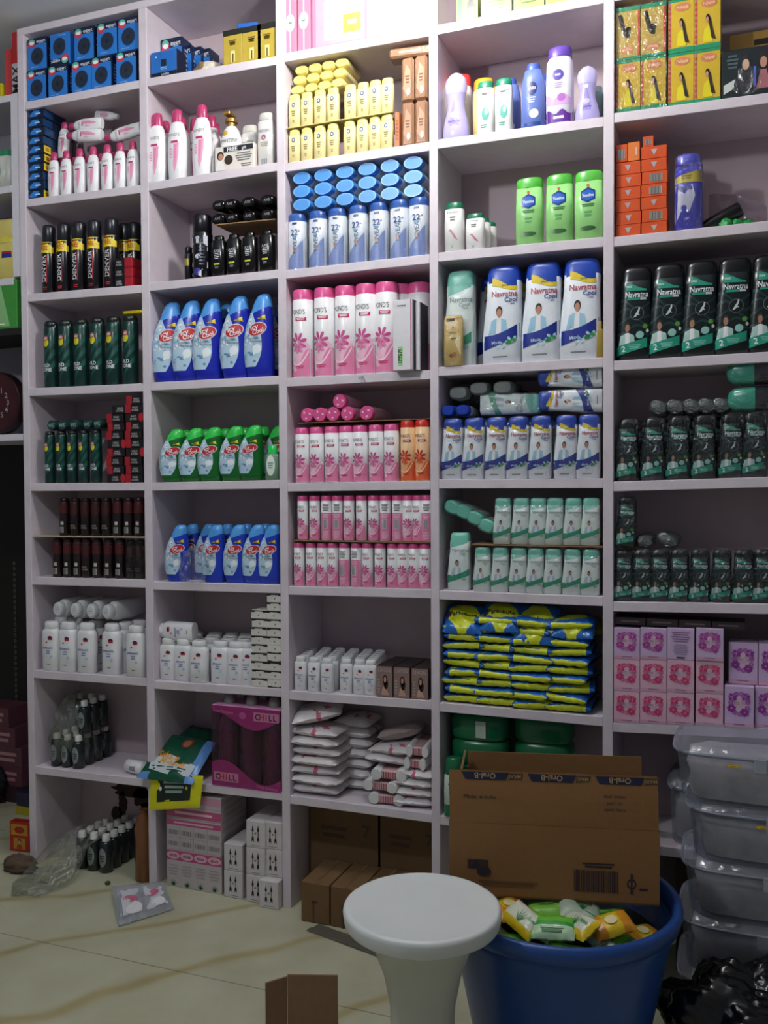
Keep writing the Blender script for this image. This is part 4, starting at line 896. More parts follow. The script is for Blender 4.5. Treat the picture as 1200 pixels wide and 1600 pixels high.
x = Xat(100, .08, .45)
lump('clear_plastic_bag', (-2.03, .10, .3175), (.078, .09, .135), film('#e8eae4', .14, 22, milky=.07), 21, 'cloudy clear plastic bag around the dark bottles on the lower left shelf', 'plastic bag', .25, None, None, 2.2)
w, h = dm(180, 215, 1187, 1207, .03)
WBt = generic('white_bottle', 'small bottle', h*1.05, h*1.05, .085, WHITE, P_('#d4d4d0'), lambda L: L.lines(-.4, .4, .3, .6, 3, GREY, 1), .15, .7, .8, 2.0)
inst(WBt, (-1.79, .045, .3215+h*.53), 'small white bottle lying on its side on the lower left shelf', None, (0, pi/2, -.2))
mb = MB(); mb.bbox(-.02, .02, -.015, .015, 0, .02, BLACK, .003); o = link('black_box', mb.mesh('bb')); o.location = (-1.745, .11, .3212); tagthing(o, 'tiny black box behind the lying white bottle', 'box')
WB3 = generic('oil_bottle', 'small bottle', .03, .03, .06, P_('#b8b0a4', .4), P_('#c8c0b4', .5), None, .3, .45, .62, 2.0); inst(WB3, (-1.71, .07, .3215), 'small beige bottle standing against the divider on the lower left shelf')
# floor level of the first column
P = onZ(112, 1345, 0)
gridrow(SM, -1.96, .03, 3, 5, .046, .040, .0005, 'white-capped dark oil bottle on floor', 'dark oil bottles on the floor of first column', skip=((0, 4),), scale=1.12)
def bag_pts(): pass
P = onZ(70, 1380, 0)
mb = MB()
BGF = film('#eef0ea', .16, 20, milky=.035)
def bagf(i, j):
    t = 2*pi*i; a = Vector((-1.99, -.12, 0)); b = Vector((-1.95, .06, .10)); c = a.lerp(b, j); r = .085-.03*j
    q = 1+.22*noise.noise(Vector((cos(t)*2, sin(t)*2, j*3)))
    return (c.x+cos(t)*r*q, c.y+sin(t)*r*1.1*q*(1-.35*j), max(.001, c.z*j+.045*abs(sin(pi*j))+sin(t)*.012+.012))
mb.grid(bagf, 30, 12, BGF); mb.grid(lambda i, j: (bagf(i, 0)[0]*j+(-1.99)*(1-j), bagf(i, 0)[1]*j-.12*(1-j), .003+.02*(1-j)*abs(noise.noise(Vector((cos(2*pi*i)*2, sin(2*pi*i)*2, j*3))))+bagf(i, 0)[2]*j*.9), 30, 5, BGF)
o = link('clear_plastic_bag', mb.mesh('bag')); tagthing(o, 'clear plastic bag on the floor in front of the dark oil bottles', 'plastic bag')
# amber bottle by the divider
P = onZ(224, 1368, 0)
AMB = P_('#7a4820', .18, trans=.15, coat=.4)
h = Zat(226, 1262, P.y)
OB = bottle('amber_bottle', 'bottle', .058, .058, max(.22, h), [(0, .9, .9, 2, 0), (.02, 1, 1, 2, 0), (.5, .93, .93, 2, 0), (.72, .98, .98, 2, 0), (.88, .7, .7, 2, 0), (.94, .42, .42, 2, 0), (.97, .4, .4, 2, 0)], AMB, [(.95, .46, .46, 2, 0), (1, .44, .44, 2, 0)], P_('#6a3c1a', .35), None, capname='cap')
inst(OB, (-1.718, .02, .0005), 'tall dark amber plastic bottle standing on the floor beside the divider')
# --- bottom of second column
def el1(L):
    L.rect(-1, 1, .72, .98, P_('#b84a78', .4), 0)
    for k in range(4): a = -.75+.5*k; L.ell(a, .85, .24, .10, P_('#e0a8bc', .5), 1); L.text('elois', a, .86, .09, P_('#3a3038'), .4, 0, 2); L.lines(a-.2, a+.18, .3, .62, 4, P_('#a89aa0'), 1)
    for k in range(4):
        a = -.75+.5*k
        for t in (-1.1, -.55, 0, .55, 1.1): L.poly([(a-.03, .04), (a+.17*sin(t), .05+.17*cos(t)), (a+.03, .04)], P_('#1e6a34'), 2, 1)
def el2(L):
    L.rect(-1, 1, .78, .96, P_('#b8507c', .4), 0); L.lines(-.95, .95, .82, .92, 1, P_('#e0b0c4'), 1)
    for r in range(2):
        for k in range(4): a = -.75+.5*k; L.bars(a-.18, a+.18, .12+.36*r, .26+.36*r, 8, P_('#6a6468'), P_('#b4aeb0'), 1)
    for k in range(1, 4): L.rect(-1+.5*k-.006, -1+.5*k+.006, 0, .78, GREY, 1)
    L.rect(-1, 1, .395, .402, GREY, 1)
def el3(L): L.rect(-1, 1, .05, .4, P_('#b8507c'), 0); L.lines(-.9, .9, .15, .32, 1, P_('#e8c0d0'), 1); L.rect(-1, 1, .65, .95, P_('#c890a8'), 0); L.rect(-1, 1, .5, .51, GREY, 1)
x0 = Xat(258, .0, .15); x1 = Xat(344, .0, .15); w = x1-x0; z1 = Zat(300, 1333, 0); z2 = Zat(300, 1283, 0); z3 = min(.300, Zat(290, 1242, .0))
for i, (za, zb_, fn, lb) in enumerate(((0, z1, el1, 'bottom carton with pink band and green aloe leaves, below two others'), (z1, z2, el2, 'middle carton with rows of barcodes and a pink band'), (z2, z3, el3, 'top pink and white carton under the yellow pouch'))):
    Pb = boxproto('lotion_carton', 'carton', w, .15, zb_-za-.0012, P_('#bcb4b4', .5), {'F': fn, 'R': lambda L: L.lines(-.9, .9, .1, .9, 3, P_('#a8a0a0'), 1)})
    inst(Pb, ((x0+x1)/2, .082, za+.0006), lb, 'stacked pink and white cartons')
def arr(L):
    for a in (-.28, .28): L.rect(a-.035, a+.035, .35, .66, BLACK, 1); L.poly([(a-.12, .62), (a, .86), (a+.12, .62)], BLACK, 1, 1); L.poly([(a-.13, .2), (a-.1, .42), (a, .36), (a+.1, .42), (a+.13, .2), (a, .28)], BLACK, 1, 1)
    L.text('of', 0, .55, .09, BLACK, .2, 0, 1); L.rect(-.5, .5, .08, .10, GREY, 1)
w, h = dmb(384, 415, 1329, 1372, .0)
AR = boxproto('arrow_carton', 'carton', w*.95, .14, min(h, .1)*.98, P_('#cfc9ca', .5), {'F': arr}, .0018)
for px, n, Y, lb in ((364, 2, .0, 'left'), (399, 3, -.004, 'middle'), (429.5, 3, .004, 'right')):
    for k in range(n):
        yy = Y-(.028 if (px == 429.5 and k == 0) else 0); x = Xat(px-(3 if (px == 429.5 and k == 0) else 0), yy, .05+k*AR.h)
        if px == 429.5: x = min(x, -1.2275-AR.w/2-.001)
        inst(AR, (x, yy+.0705, .0005+k*(AR.h+.0008)), 'white carton with two black arrows, %s stack, %s' % (lb, ['bottom', 'second from the floor', 'top of three'][k] if n == 3 else ['bottom', 'top of two'][k]), 'white cartons with arrows')
# ============================================================ THIRD COLUMN
BABYP = P_('#d8809c', .4)
def spine(L): L.rect(-.1, .1, 0, 1, P_('#f2d8e0'), 1); L.ell(0, .42, .75, .12, P_('#f0e8ea'), 2, 20); L.ell(0, .42, .6, .10, P_('#9cc0b0'), 3, 20); L.ell(0, .42, .52, .088, P_('#f0ece8'), 4, 20); L.lines(-.4, .4, .40, .44, 1, P_('#4a8a70'), 5)
h = .205
w, _ = dmb(443, 462, 20, 80, .01)
SP = boxproto('baby_gift_box', 'gift box', w, .18, h, BABYP, {'F': spine})
for i, px in enumerate((452.5, 473.5)): inst(SP, (Xat(px, .01, 2.5), .105, 2.4385), 'narrow pink baby gift box seen end-on, '+olist(2)[i], 'narrow pink baby gift boxes')
x0 = Xat(485, .01, 2.5)
def gift(L):
    L.rect(-.93, -.08, .04, .96, P_('#de98ae', .4), 1); L.ell(-.62, .82, .26, .16, P_('#c89a80', .5), 2); L.ell(-.56, .86, .14, .12, P_('#e0b8a0', .5), 3)
    L.band(lambda u: .10, lambda u: .62, P_('#ecebee'), -.78, -.52, 3); L.rect(-.74, -.56, .62, .70, P_('#e4e2e6'), 3); L.text("Johnson's", -.65, .40, .045, P_('#3a56a8'), .22, 0, 4)
    L.rect(-.45, -.15, .46, .84, P_('#f0eef0'), 3); L.rect(-.42, -.18, .60, .72, P_('#3a6cb4'), 4); L.rect(-.45, -.15, .16, .40, P_('#a8cc50'), 3); L.lines(-.4, -.2, .24, .34, 1, WHITE, 4)
    L.rect(-.04, .95, .04, .96, P_('#e8c8d0', .4), 1); L.lines(.1, .8, .15, .6, 5, P_('#dca8b8'), 2); L.text('baby', .45, .78, .09, P_('#5a7ab8'), .5, 0, 2)
w = -.7745-x0
GB = boxproto('baby_gift_box', 'gift box', w, .16, h, BABYP, {'F': gift}); inst(GB, (x0+w/2, .1, 2.4385), 'wide pink baby gift set with pictures of bottles, directly under the lamp')
# yellow wrapped bottles
YW = P_('#dfd296', .35); w, h = dm(557, 577, 138, 192, .03); _, hf = dm(557, 577, 189, 240, .03)
def yl(L): L.ell(0, .68, .3, .07, P_('#4a5a80'), 1); L.ell(0, .68, .16, .035, P_('#c8ccd8'), 2); L.lines(-.35, .35, .34, .52, 3, P_('#8a7a40'), 1); L.lines(-.2, .2, .15, .25, 2, P_('#9a8840'), 1)
YBt = generic('lotion_bottle', 'lotion', w*1.02, w*.6, .0945, YW, P_('#dfd07c', .35), yl, .16, .86, .83, 3.4)
rowpx = [461, 480, 500.5, 521, 547, 567, 586.5, 605]
row(YBt, rowpx, 3, 1, 'pale yellow lotion bottle, lower row', 'pale yellow lotion bottles', '', Y=.01)
row(YBt, rowpx, 3, 1, 'pale yellow lotion bottle, lower row at the back', 'pale yellow lotion bottles', '', Y=.075)
mb = MB(); mb.box(-1.198, -.89, .006, .16, 0, .002, P_('#c8b878', .5)); o = link('cardboard_sheet', mb.mesh('sheet')); o.location = (0, 0, 2.1335+.0952); tagthing(o, 'thin sheet between the two rows of pale yellow bottles', 'cardboard')
row(YBt, [461, 480, 500.5, 521, 548, 568, 587, 606], 3, 1, 'pale yellow lotion bottle, upper row', 'pale yellow lotion bottles', '', Y=.01, dz=.0978)
fz = 2.1335+.0978+.0955
YE = bottle('lotion_bottle', 'lotion', w*1.12, .0255, .10, [(0, .9, .9, 2.4, 0), (.1, 1, 1, 2.4, 0), (.86, 1, 1, 2.4, 0)], YW, [(.86, 1, 1, 2.4, 0), (.98, .96, .94, 2.4, 0), (1, .85, .8, 2.4, 0)], P_('#e6d878', .3), None)
for j in range(3):
    for i in range(4):
        px = 463+i*21+j*3; z = fz+YE.d*.5+.0015+j*(YE.d+.0016)
        if z+YE.d/2 > 2.4125: continue
        inst(YE, (Xat(px, .02, z), .125, z), 'yellow bottle lying with its cap facing out, %s layer, %s' % (['bottom', 'middle', 'top'][j], olist(4)[i]), 'yellow bottles lying on top', (pi/2, 0, 0))
# brown wrapped blocks at the right
w, h = dmb(648, 668, 167, 222, .01)
def cocoa(L): L.poly([(-.7, .3), (-.2, .85), (.5, .7), (.6, .3), (0, .1)], P_('#a88468', .4), 1); L.lines(-.3, .4, .4, .6, 3, P_('#6a4430'), 2); L.ell(.2, .22, .3, .08, P_('#b8bcc8'), 2)
CB = boxproto('soap_pack', 'soap', w*.97, .05, .118, P_('#8f6a50', .22, bump=.4, scale=80), {'F': cocoa}, .006)
for j in range(2):
    for i, px in enumerate((636, 657)):
        x = min(Xat(px, .01, 2.2), -.774-CB.w/2-.0005-(0 if i else .0)); inst(CB, (x-(0 if i else .0), .038, 2.1339+j*.1188), 'glossy brown wrapped pack, %s row, %s' % (('lower', 'upper')[j], olist(2)[i]), 'brown wrapped packs')
OR = boxproto('soap_pack', 'soap', .013, .05, .095, P_('#b06a40', .35), {'F': lambda L: L.lines(-.5, .5, .2, .8, 6, P_('#8a4a28'), 1)}); inst(OR, (Xat(620, .01, 2.18), .037, 2.1337), 'thin orange-brown box between the yellow bottles and brown packs')
CB2 = boxproto('soap_pack', 'soap', .115, .05, .026, P_('#8f6a50', .22, bump=.4, scale=80), {'F': lambda L: L.lines(-.7, .7, .3, .7, 1, P_('#b09078'), 1)}, .005)
inst(CB2, (-.834, .04, 2.3735), 'glossy brown pack lying flat on top of the brown packs', None, (0, -.0, .1))
# 22 talc
w, h = dm(578, 609, 318, 409, .04)
TW = two(w*1.02, h, FILM)
row(TW, [466, 498.5, 529, 561, 593, 625.5, 655], 3, 2, 'blue-capped white and blue talc bottle in clear wrap', 'blue-capped talc bottles in clear wrap', '', Y=.01)
LID = P_('#3d86d4', .3)
w2, _ = dm(600, 634, 200, 300, .03)
def lidx(hw, hd, H):
    m = MB(); L = Lab(m, lambda a, z, e: (a, z, H+e), lambda z: hw, hw, hw); L.ell(0, 0, .90, .90*hd/hw, P_('#74b4ee', .28), 0, 26); L.ell(0, 0, .78, .78*hd/hw, P_('#4a92dc', .3), 1, 26); return [('lid_rim', m.mesh('lid_rim'), None, None)]
tld = (2.1075-(1.8335+h+.002))/3-.0011
TL = bottle('talc_bottle', 'talcum powder', w2*.97, tld, .11, [(0, .9, .9, 2, 0), (.05, 1, 1, 2, 0), (.8, 1, 1, 2, 0)], P_('#dde4ec', .3), [(.8, 1.0, 1.0, 2, 0), (.97, .97, .97, 2, 0), (1, .92, .92, 2, 0)], LID, None, None, None, 26, extra=lidx)
ztop = 1.8335+h+.002
for j, (pxs, nmr) in enumerate((((489, 516, 552, 584, 617, 651), 'lowest'), ((487, 517, 549, 582, 616, 650), 'middle'), ((486, 517, 548, 581, 614, 648), 'top'))):
    for i, px in enumerate(pxs):
        z = ztop+TL.d/2+j*(TL.d+.0008); x = -1.155+i*.0665
        z = min(z, 2.1075-TL.d/2)
        inst(TL, (x, .122, z), 'light blue round lid of a bottle lying down, %s row, %s' % (nmr, olist(6)[i]), 'bottles lying with light blue lids out', (pi/2, 0, 0))
# talc large
w, h = dm(525, 557, 446, 586, .03)
TB = talc('t', w*1.10, h)
row(TB, [475, 508.5, 541, 573.5, 604.5], 3, 3, 'tall pink flower talc bottle', 'tall pink flower talc bottles', 'on the front row', Y=.008)
row(TB, [628, 656], 3, 3, 'tall pink flower talc bottle behind the white box', 'tall pink flower talc bottles', '', Y=.05)
row(TB, [490, 522, 553, 583, 640], 3, 3, 'tall pink flower talc bottle', 'tall pink flower talc bottles', 'in the row behind', Y=.12)
w, h = dmb(614, 644, 468, 579, -.0)
def sheb(L): L.rect(.82, .90, 0, 1, P_('#b0307c'), 1); L.rect(-.45, -.05, .10, .30, P_('#16281a'), 1); L.text('Herbal', -.25, .2, .07, LIME, .5*9, pi/2, 2); L.lines(-.7, .5, .9, .93, 1, GREY, 1)
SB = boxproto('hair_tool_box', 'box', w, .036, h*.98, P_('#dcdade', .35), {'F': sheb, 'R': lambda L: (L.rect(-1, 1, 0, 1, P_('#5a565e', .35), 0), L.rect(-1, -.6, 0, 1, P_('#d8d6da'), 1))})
inst(SB, (Xat(629, -.03, 1.6), .0-.012, 1.5278), 'white box with magenta stripe and small green label in front of the pink talc')
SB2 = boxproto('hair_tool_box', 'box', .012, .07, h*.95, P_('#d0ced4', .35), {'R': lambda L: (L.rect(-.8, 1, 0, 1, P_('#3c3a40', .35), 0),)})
inst(SB2, (Xat(655, .0, 1.6), .022, 1.5281), 'thin white box with dark side, right of the white box with magenta stripe')
# talc small
w, h = dm(531, 553, 666, 753, .03)
TS = talc('t', w*1.10, h); TR = talc('t', w*1.08, h*1.05, False)
row(TS, [473.5, 496, 519.5, 542, 564, 588.5, 612.5], 3, 4, 'small pink flower talc bottle standing', 'small pink flower talc bottles', 'below the lying ones', Y=.008)
row(TS, [482, 505, 528, 551, 574, 597], 3, 4, 'small pink flower talc bottle, second row', 'small pink flower talc bottles', '', Y=.055)
row(TR, [638, 661], 3, 4, 'red-capped orange flower talc bottle', 'red-capped talc bottles', '', Y=.006)
row(TR, [642, 662], 3, 4, 'red-capped orange flower talc bottle in the back row', 'red-capped talc bottles', '', Y=.06)
mb = MB(); mb.box(-1.17, -.776, .012, .12, 0, .002, CARD); o = link('cardboard_sheet', mb.mesh('cs')); o.location = (0, 0, 1.2325+h*1.05+.001); tagthing(o, 'brown cardboard sheet on top of the small pink talc', 'cardboard')
zz = 1.2325+h*1.05+.0035; r = w*.515
def holes(hw, hd, H):
    m = MB(); L = Lab(m, lambda a, z, e: (a, z, H+e), lambda z: hw, hw, hw)
    for k in range(3): L.ell(.5*cos(.5+k*2.09), .5*sin(.5+k*2.09), .13, .2, P_('#f0c4d8'), 1, 10, 1.2+k*2.09)
    return [('cap_holes', m.mesh('holes'), None, None)]
TE = bottle('talc_bottle', 'talcum powder', w*1.03, w*1.03, .15, [(0, .95, .95, 2, 0), (.02, 1, 1, 2, 0), (.88, 1, 1, 2, 0)], P_('#e8b8cc', .3), [(.88, 1, 1, 2, 0), (.98, 1, 1, 2, 0), (1, .9, .9, 2, 0)], PINKC, None, extra=holes)
for px, k, lb in ((478, 0, 'leftmost'), (498, 0, 'second from left in the lower line'), (518.5, 0, 'third from left in the lower line'), (541.5, 0, 'fourth from left in the lower line'), (571, 0, 'rightmost, apart from the others'), (529, 1, 'alone on top')):
    z = zz+r+(k*r*1.75); inst(TE, (Xat(px, .01, z), .165, z), 'pink talc bottle lying with its cap out, '+lb, 'pink talc bottles lying with caps out', (pi/2, .4*sin(px), 0))
# talc two levels
mb, A, B = thin(459, 672, 844, 847, 'x', '', CARD, .003, .004, .15); o = link('cardboard_sheet', mb.mesh('cs2')); tagthing(o, 'brown cardboard sheet between two rows of pink talc bottles', 'cardboard')
_, h = dm(504, 520, 773, 842, .03); w, _ = dm(504, 521.5, 773, 842, .03)
h = min(h, 1.2035-A.z-.002)
TT = talc('t', w*1.0, h)
for i, (px, bk) in enumerate(((475, 0), (493.5, 0), (512, 1), (529, 1), (547, 0), (566.5, 0), (585.5, 0), (603.5, 1), (622.5, 1), (639, 0), (655, 0), (668, 1))):
    s = (B.z-A.z)/(B.x-A.x); x = Xat(px, .03, A.z+.07); x = min(x, -.7735-TT.w/2)
    inst(TT, (x, .008+TT.w/2, A.z+(x-A.x)*s+.0006), 'slim pink talc bottle on the cardboard, upper row, '+(ORD[i] if i < 11 else 'rightmost'), 'slim pink talc bottles, upper row', (0, 0, pi+.2 if bk else .3*sin(i*2.3)))
_, h2 = dm(479, 497, 850, 917, .03); TT2 = talc('t', w*1.02, min(h2, A.z-.003-.938-.001))
for i, (px, bk) in enumerate(((469.5, 0), (488, 0), (505.5, 0), (522, 0), (540, 1), (558.5, 1), (576, 0), (595.5, 0), (615.5, 0), (631.5, 0), (648.5, 0), (665.5, 0))):
    x = Xat(px, .03, 1.0); x = min(x, -.7735-TT2.w/2); inst(TT2, (x, .008+TT2.w/2, zb(3, 5, x)+.0006), 'slim pink talc bottle on the shelf, lower row, '+(ORD[i] if i < 11 else 'rightmost'), 'slim pink talc bottles, lower row', (0, 0, pi-.1 if bk else .35*sin(i*3.1)))
# baby powder small
w, h = dm(481, 501, 1027, 1080, .03)
BSm = baby(w*1.04, w*.75, h)
row(BSm, [470.5, 491.5, 512], 3, 6, 'small white baby powder bottle, left front group', 'small baby powder bottles', '', Ys=[.016, .012, .006])
row(BSm, [541.5, 562.5, 580], 3, 6, 'small white baby powder bottle, right front group', 'small baby powder bottles', '', Y=.014)
for k in range(1, 6): row(BSm, [474+k*3, 495.5+k*3, 517+k*3, 539+k*3, 560.5+k*3, 580+k*3], 3, 6, 'small white baby powder bottle in the %s row from the front' % ['', 'second', 'third', 'fourth', 'fifth', 'sixth'][k], 'small baby powder bottles', '', Y=.014+.031*k)
def livon(L):
    L.text('LIVON', 0, .88, .13, P_('#b8a8a4'), 1.5, 0, 1, bold=False); L.ell(.1, .55, .30, .17, P_('#2a1a18', .5), 1); L.ell(.2, .42, .28, .17, P_('#2a1a18', .5), 1); L.ell(.1, .56, .15, .10, P_('#b88a74'), 2); L.poly([(-.4, .06), (-.2, .3), (.1, .38), (.6, .06)], P_('#c09a88'), 1); L.lines(-.85, -.5, .1, .6, 5, P_('#a89490'), 1)
w, h = dmb(613, 639, 1043, 1092, .0)
LV = boxproto('serum_box', 'box', w*.98, .05, h*.98, P_('#8a726c', .4), {'F': livon, 'T': lambda L: L.rect(-1, 1, 0, 1, P_('#2e2222', .4), 0), 'R': lambda L: L.rect(-1, 1, 0, 1, P_('#241a1c', .4), 0)})
for j in range(3):
    for i, px in enumerate((599.5, 626.5, 655)): inst(LV, (min(Xat(px, .0, .66), -.7735-w/2-(2-i)*w), .030+.0515*j, zb(3, 6, -.85)+.0006), 'mauve box with a dark-haired woman, %s row, %s' % (['front', 'second', 'third'][j], olist(3)[i]), 'mauve serum boxes')
# --- white pad packs
def padmat(u, v):
    n = noise.noise(Vector((u*6, v*9, 2))); return P_('#c85a78', .4) if (n > .28 and .2 < u < .8) else P_('#d8d2d4', .35)
PDM = []
for s in range(4):
    m = MB(); pillow(m, .155, .13, .034, (lambda s: lambda u, v: P_('#c8607c', .4) if (noise.noise(Vector((u*5+s*7, v*8, s))) > .32 and .2 < u < .8) else P_('#dcd6d8', .35))(s), 22, 14, s*3+1); PDM.append(Proto('sanitary_pad_pack', 'pad pack', [('body', m.mesh('pad_pack'), None, None)]))
x = Xat(490, .02, .4); zz = .3298
lvl = ['bottom', 'second from bottom', 'third from bottom', 'fourth from bottom', 'fifth from bottom', 'sixth from bottom', 'seventh from bottom', 'top']
for k in range(7):
    inst(PDM[k % 4], (x+.004*sin(k*2), .075+.004*cos(k*3), zz+k*.0275), 'white pad pack with pink print, %s of the left stack' % lvl[k], 'white pad packs, left stack', (0, 0, .05*sin(k*4)), (1, 1, .95))
inst(PDM[2], (x-.005, .08, zz+7*.0275+.02), 'white pad pack tilted on top of the left stack', 'white pad packs, left stack', (.1, -.22, .3), (.95, 1, 1.2))
for k in range(7): inst(PDM[(k+1) % 4], (-1.05, .155, zz+k*.030), 'white pad pack with pink print, %s of the stack behind' % lvl[k], 'white pad packs, back stack', (0, 0, pi/2), (.75, .9, 1))
# pad rolls: two rolls and a striped band
def stripes(L):
    for k in range(7): L.rect(-.9+.26*k, -.8+.26*k, .1, .9, P_('#a83c4c'), 1)
def rollpack():
    r = .0165; parts = []; m = MB()
    T = Matrix.Rotation(pi/2, 4, 'X')
    for sx in (-1, 1):
        M = Matrix.Translation((sx*.036, .07, r)) @ T; m.loft([(0, r*.95, r*.95, 2, 0), (.004, r, r, 2, 0), (.136, r, r, 2, 0), (.14, r*.9, r*.9, 2, 0)], P_('#dcdcdc', .5), 18, M)
    b = MB(); b.bbox(-.026, .026, -.066, .07, .004, .028, P_('#c8a4a8', .45), .004)
    s_ = MB(); stripes(Lab(s_, lambda a, z, e: (a, -.066-e, .004+z), lambda z: .026, .026, .024))
    return Proto('pad_roll_pack', 'pad pack', [('rolls', m.mesh('rolls'), None, 'two white rolled ends'), ('wrapper', b.mesh('wrapper'), None, 'pink striped wrapper'), ('stripes', s_.mesh('stripes'), None, None)])
RP = rollpack(); xb = Xat(602, .02, .4)
for k, (dx, rz) in enumerate(((.0, .05), (-.012, -.05), (.006, .08))):
    inst(RP, (xb+dx, .085, .3295+k*.0345), 'pad pack with white round ends and pink stripes, %s of the middle pile' % ['bottom', 'middle', 'top'][k], 'round-ended pad packs in the middle', (0, 0, rz))
for k in range(2): inst(PDM[k+1], (xb-.005+.02*k, .095, .3295+.105+k*.027), 'flat pad pack resting on the round-ended packs, '+['lower', 'upper'][k], 'flat packs on the middle pile', (0, .06*(1-2*k), .15-.3*k), (.88, 1, .9))
GP = MB(); pillow(GP, .13, .12, .04, P_('#a89a98', .35), 18, 12, 40); o = link('sanitary_pad_pack', GP.mesh('gp')); o.location = (xb+.02, .12, .3295+.165); o.rotation_euler = (-.15, -.25, .2); tagthing(o, 'greyish translucent pack slumped on top of the middle pile', 'pad pack')
xr = Xat(650, .02, .4)
for k in range(4):
    inst(PDM[(k+3) % 4], (min(xr, -.84)+.004*k, .08, .3292+k*.026), 'white pad pack, %s of the right pile beside the divider' % lvl[k], 'white pad packs, right pile', (0, 0, .12-.08*k), (.72, 1, .9))
for k in range(2): inst(RP, (-.828+.0*k, .09, .3292+.107+k*.035), 'round-ended white pad pack high on the right pile, '+['lower', 'upper'][k], 'round-ended packs on the right pile', (0, 0, .1*k), (.62, 1, 1))
# --- brown cartons at the bottom
def cart(L):
    L.rect(-1, 1, .985, 1, P_('#5a4430'), 0); L.lines(-.7, .1, .6, .75, 2, P_('#54402e', .8), 1); L.text('7', .6, .72, .12, P_('#3a2c20'), .2, 0, 1)
def cart2(L): L.rect(-.18, -.06, .0, .55, P_('#4a382c', .7), 1); L.rect(-.25, .2, .5, .56, P_('#4a382c', .7), 1)
CT = boxproto('brown_carton', 'carton', .23, .10, .2875, P_('#6f5538', .85, var=.12, scale=30), {'F': cart}, .002)
CT2 = boxproto('brown_carton', 'carton', .20, .10, .2875, P_('#6a5034', .85, var=.12, scale=30), {'F': cart}, .002)
inst(CT, (-1.198+.118, .165, .0005), 'tall brown carton at the back left of the bottom compartment'); inst(CT2, (-.7745-.1015, .165, .0005), 'tall brown carton at the back right of the bottom compartment')
w, h = dmb(470, 515, 1375, 1438, -.06)
CT3 = boxproto('brown_carton', 'carton', w*.98, .165, h, P_('#705434', .85, var=.12, scale=30), {'F': cart2, 'T': lambda L: (L.rect(-.08, .08, 0, 1, P_('#7a5c42'), 1),)}, .002)
for i, px in enumerate((492.5, 539, 586)): inst(CT3, (Xat(px, -.06, .06), -.06+.0825, .0005), 'low brown carton on the floor in front of the tall ones, '+olist(3)[i], 'low brown cartons')
# ============================================================ FOURTH COLUMN
def limeb(L): L.rect(-1, 1, 0, .04, P_('#1a2a10'), 1); L.poly([(-.9, 0.04), (-.9, 1), (-.4, 1), (-.55, .04)], P_('#28c83c', .4), 1); L.ell(.35, .35, .35, .25, P_('#12140e'), 2); L.poly([(-.3, .1), (.0, .5), (.1, .5), (-.15, .1)], P_('#8a8a3a'), 2)
LB = boxproto('face_care_box', 'box', .058, .05, .10, P_('#b8c83c', .4), {'F': limeb}); x = Xat(729, .01, 2.46); inst(LB, (x, .04, 2.4345), 'lime green box with a black oval in the top compartment, leftmost')
def gob(L): L.rect(-.9, .9, .1, .95, P_('#b4ae5a'), 1); L.lines(-.6, .6, .3, .8, 3, P_('#4a6a28'), 2)
GB2 = boxproto('face_care_box', 'box', .085, .06, .055, P_('#2a3a1c', .4), {'F': gob})
for i, px in enumerate((775, 826, 876)): inst(GB2, (Xat(px, .012, 2.46), .045, 2.4345), 'olive and dark green box beside the lime box, '+olist(3)[i], 'olive boxes in the top compartment')
# assorted lotions
w, h = dm(692, 735, 110, 217, .03)
def hg(L): L.ell(0, .62, .18, .035, P_('#d8dce8'), 1); L.poly([(-.2, .45), (.0, .60), (.2, .45), (.35, .2), (-.35, .2)], P_('#8f84c4', .3), 1); L.text('Lavender', 0, .27, .035, P_('#5a4a98'), 1, 0, 2); L.ell(0, .36, .3, .05, P_('#b8b0dc'), 2)
def hourglass(w, h): return bottle('lotion_bottle', 'lotion', w, w*.6, h, [(0, .9, .9, 2.4, 0), (.02, 1, 1, 2.4, 0), (.15, 1, 1, 2.3, 0), (.3, .86, .92, 2.3, 0), (.45, .66, .8, 2.2, 0), (.58, .62, .78, 2.2, 0), (.68, .74, .84, 2.1, 0)], LAV, [(.68, .75, .86, 2.1, 0), (.8, .84, .9, 2.1, 0), (.9, .74, .8, 2, 0), (.97, .45, .5, 2, 0), (1, .15, .2, 2, 0)], P_('#b4aedc', .22), hg)
HG = hourglass(w, h); inst(HG, (Xat(713.5, .04, 2.25), .036, 2.1356), 'lavender hourglass bottle at the left front of its compartment')
w, h = dm(899, 937, 96, 186, .04); HG2 = hourglass(w, h); inst(HG2, (Xat(918, .04, 2.2), .036, 2.1326), 'lavender hourglass bottle at the right end beside the divider')
def put(P, px, c, b, Y, lab, rz=0, group=None):
    y = Y+P.d/2; z = zb(c, b, Xat(px, y, 1.2)); x = Xat(px, y, z+P.h/2); return inst(P, (x, y, zb(c, b, x)+.0004), lab, group, (0, 0, rz))
w, h = dm(698, 738, 90, 215, .08)
put(generic('shampoo_bottle', 'shampoo', w, w*.6, h*.94, P_('#e0e0e4', .3), P_('#cc3a34', .3), lambda L: L.lines(-.5, .5, .3, .6, 4, P_('#b89098'), 1), .16, .9, .8), 719, 4, 1, .085, 'white bottle with wide red cap behind the lavender hourglass bottle')
w, h = dm(738, 773, 101, 210, .06)
OY = generic('shampoo_bottle', 'shampoo', w, w*.6, h*.94, P_('#e0cc8c', .3), P_('#e09c20', .3), lambda L: L.ell(.1, .45, .5, .15, P_('#ecdcb0'), 1), .16, .88, .8)
put(OY, 756, 4, 1, .065, 'pale yellow bottle with orange cap behind the green-capped ones'); put(OY, 775, 4, 1, .13, 'pale yellow bottle with orange cap deeper in the compartment')
w, h = dm(745, 773, 124, 208, .03)
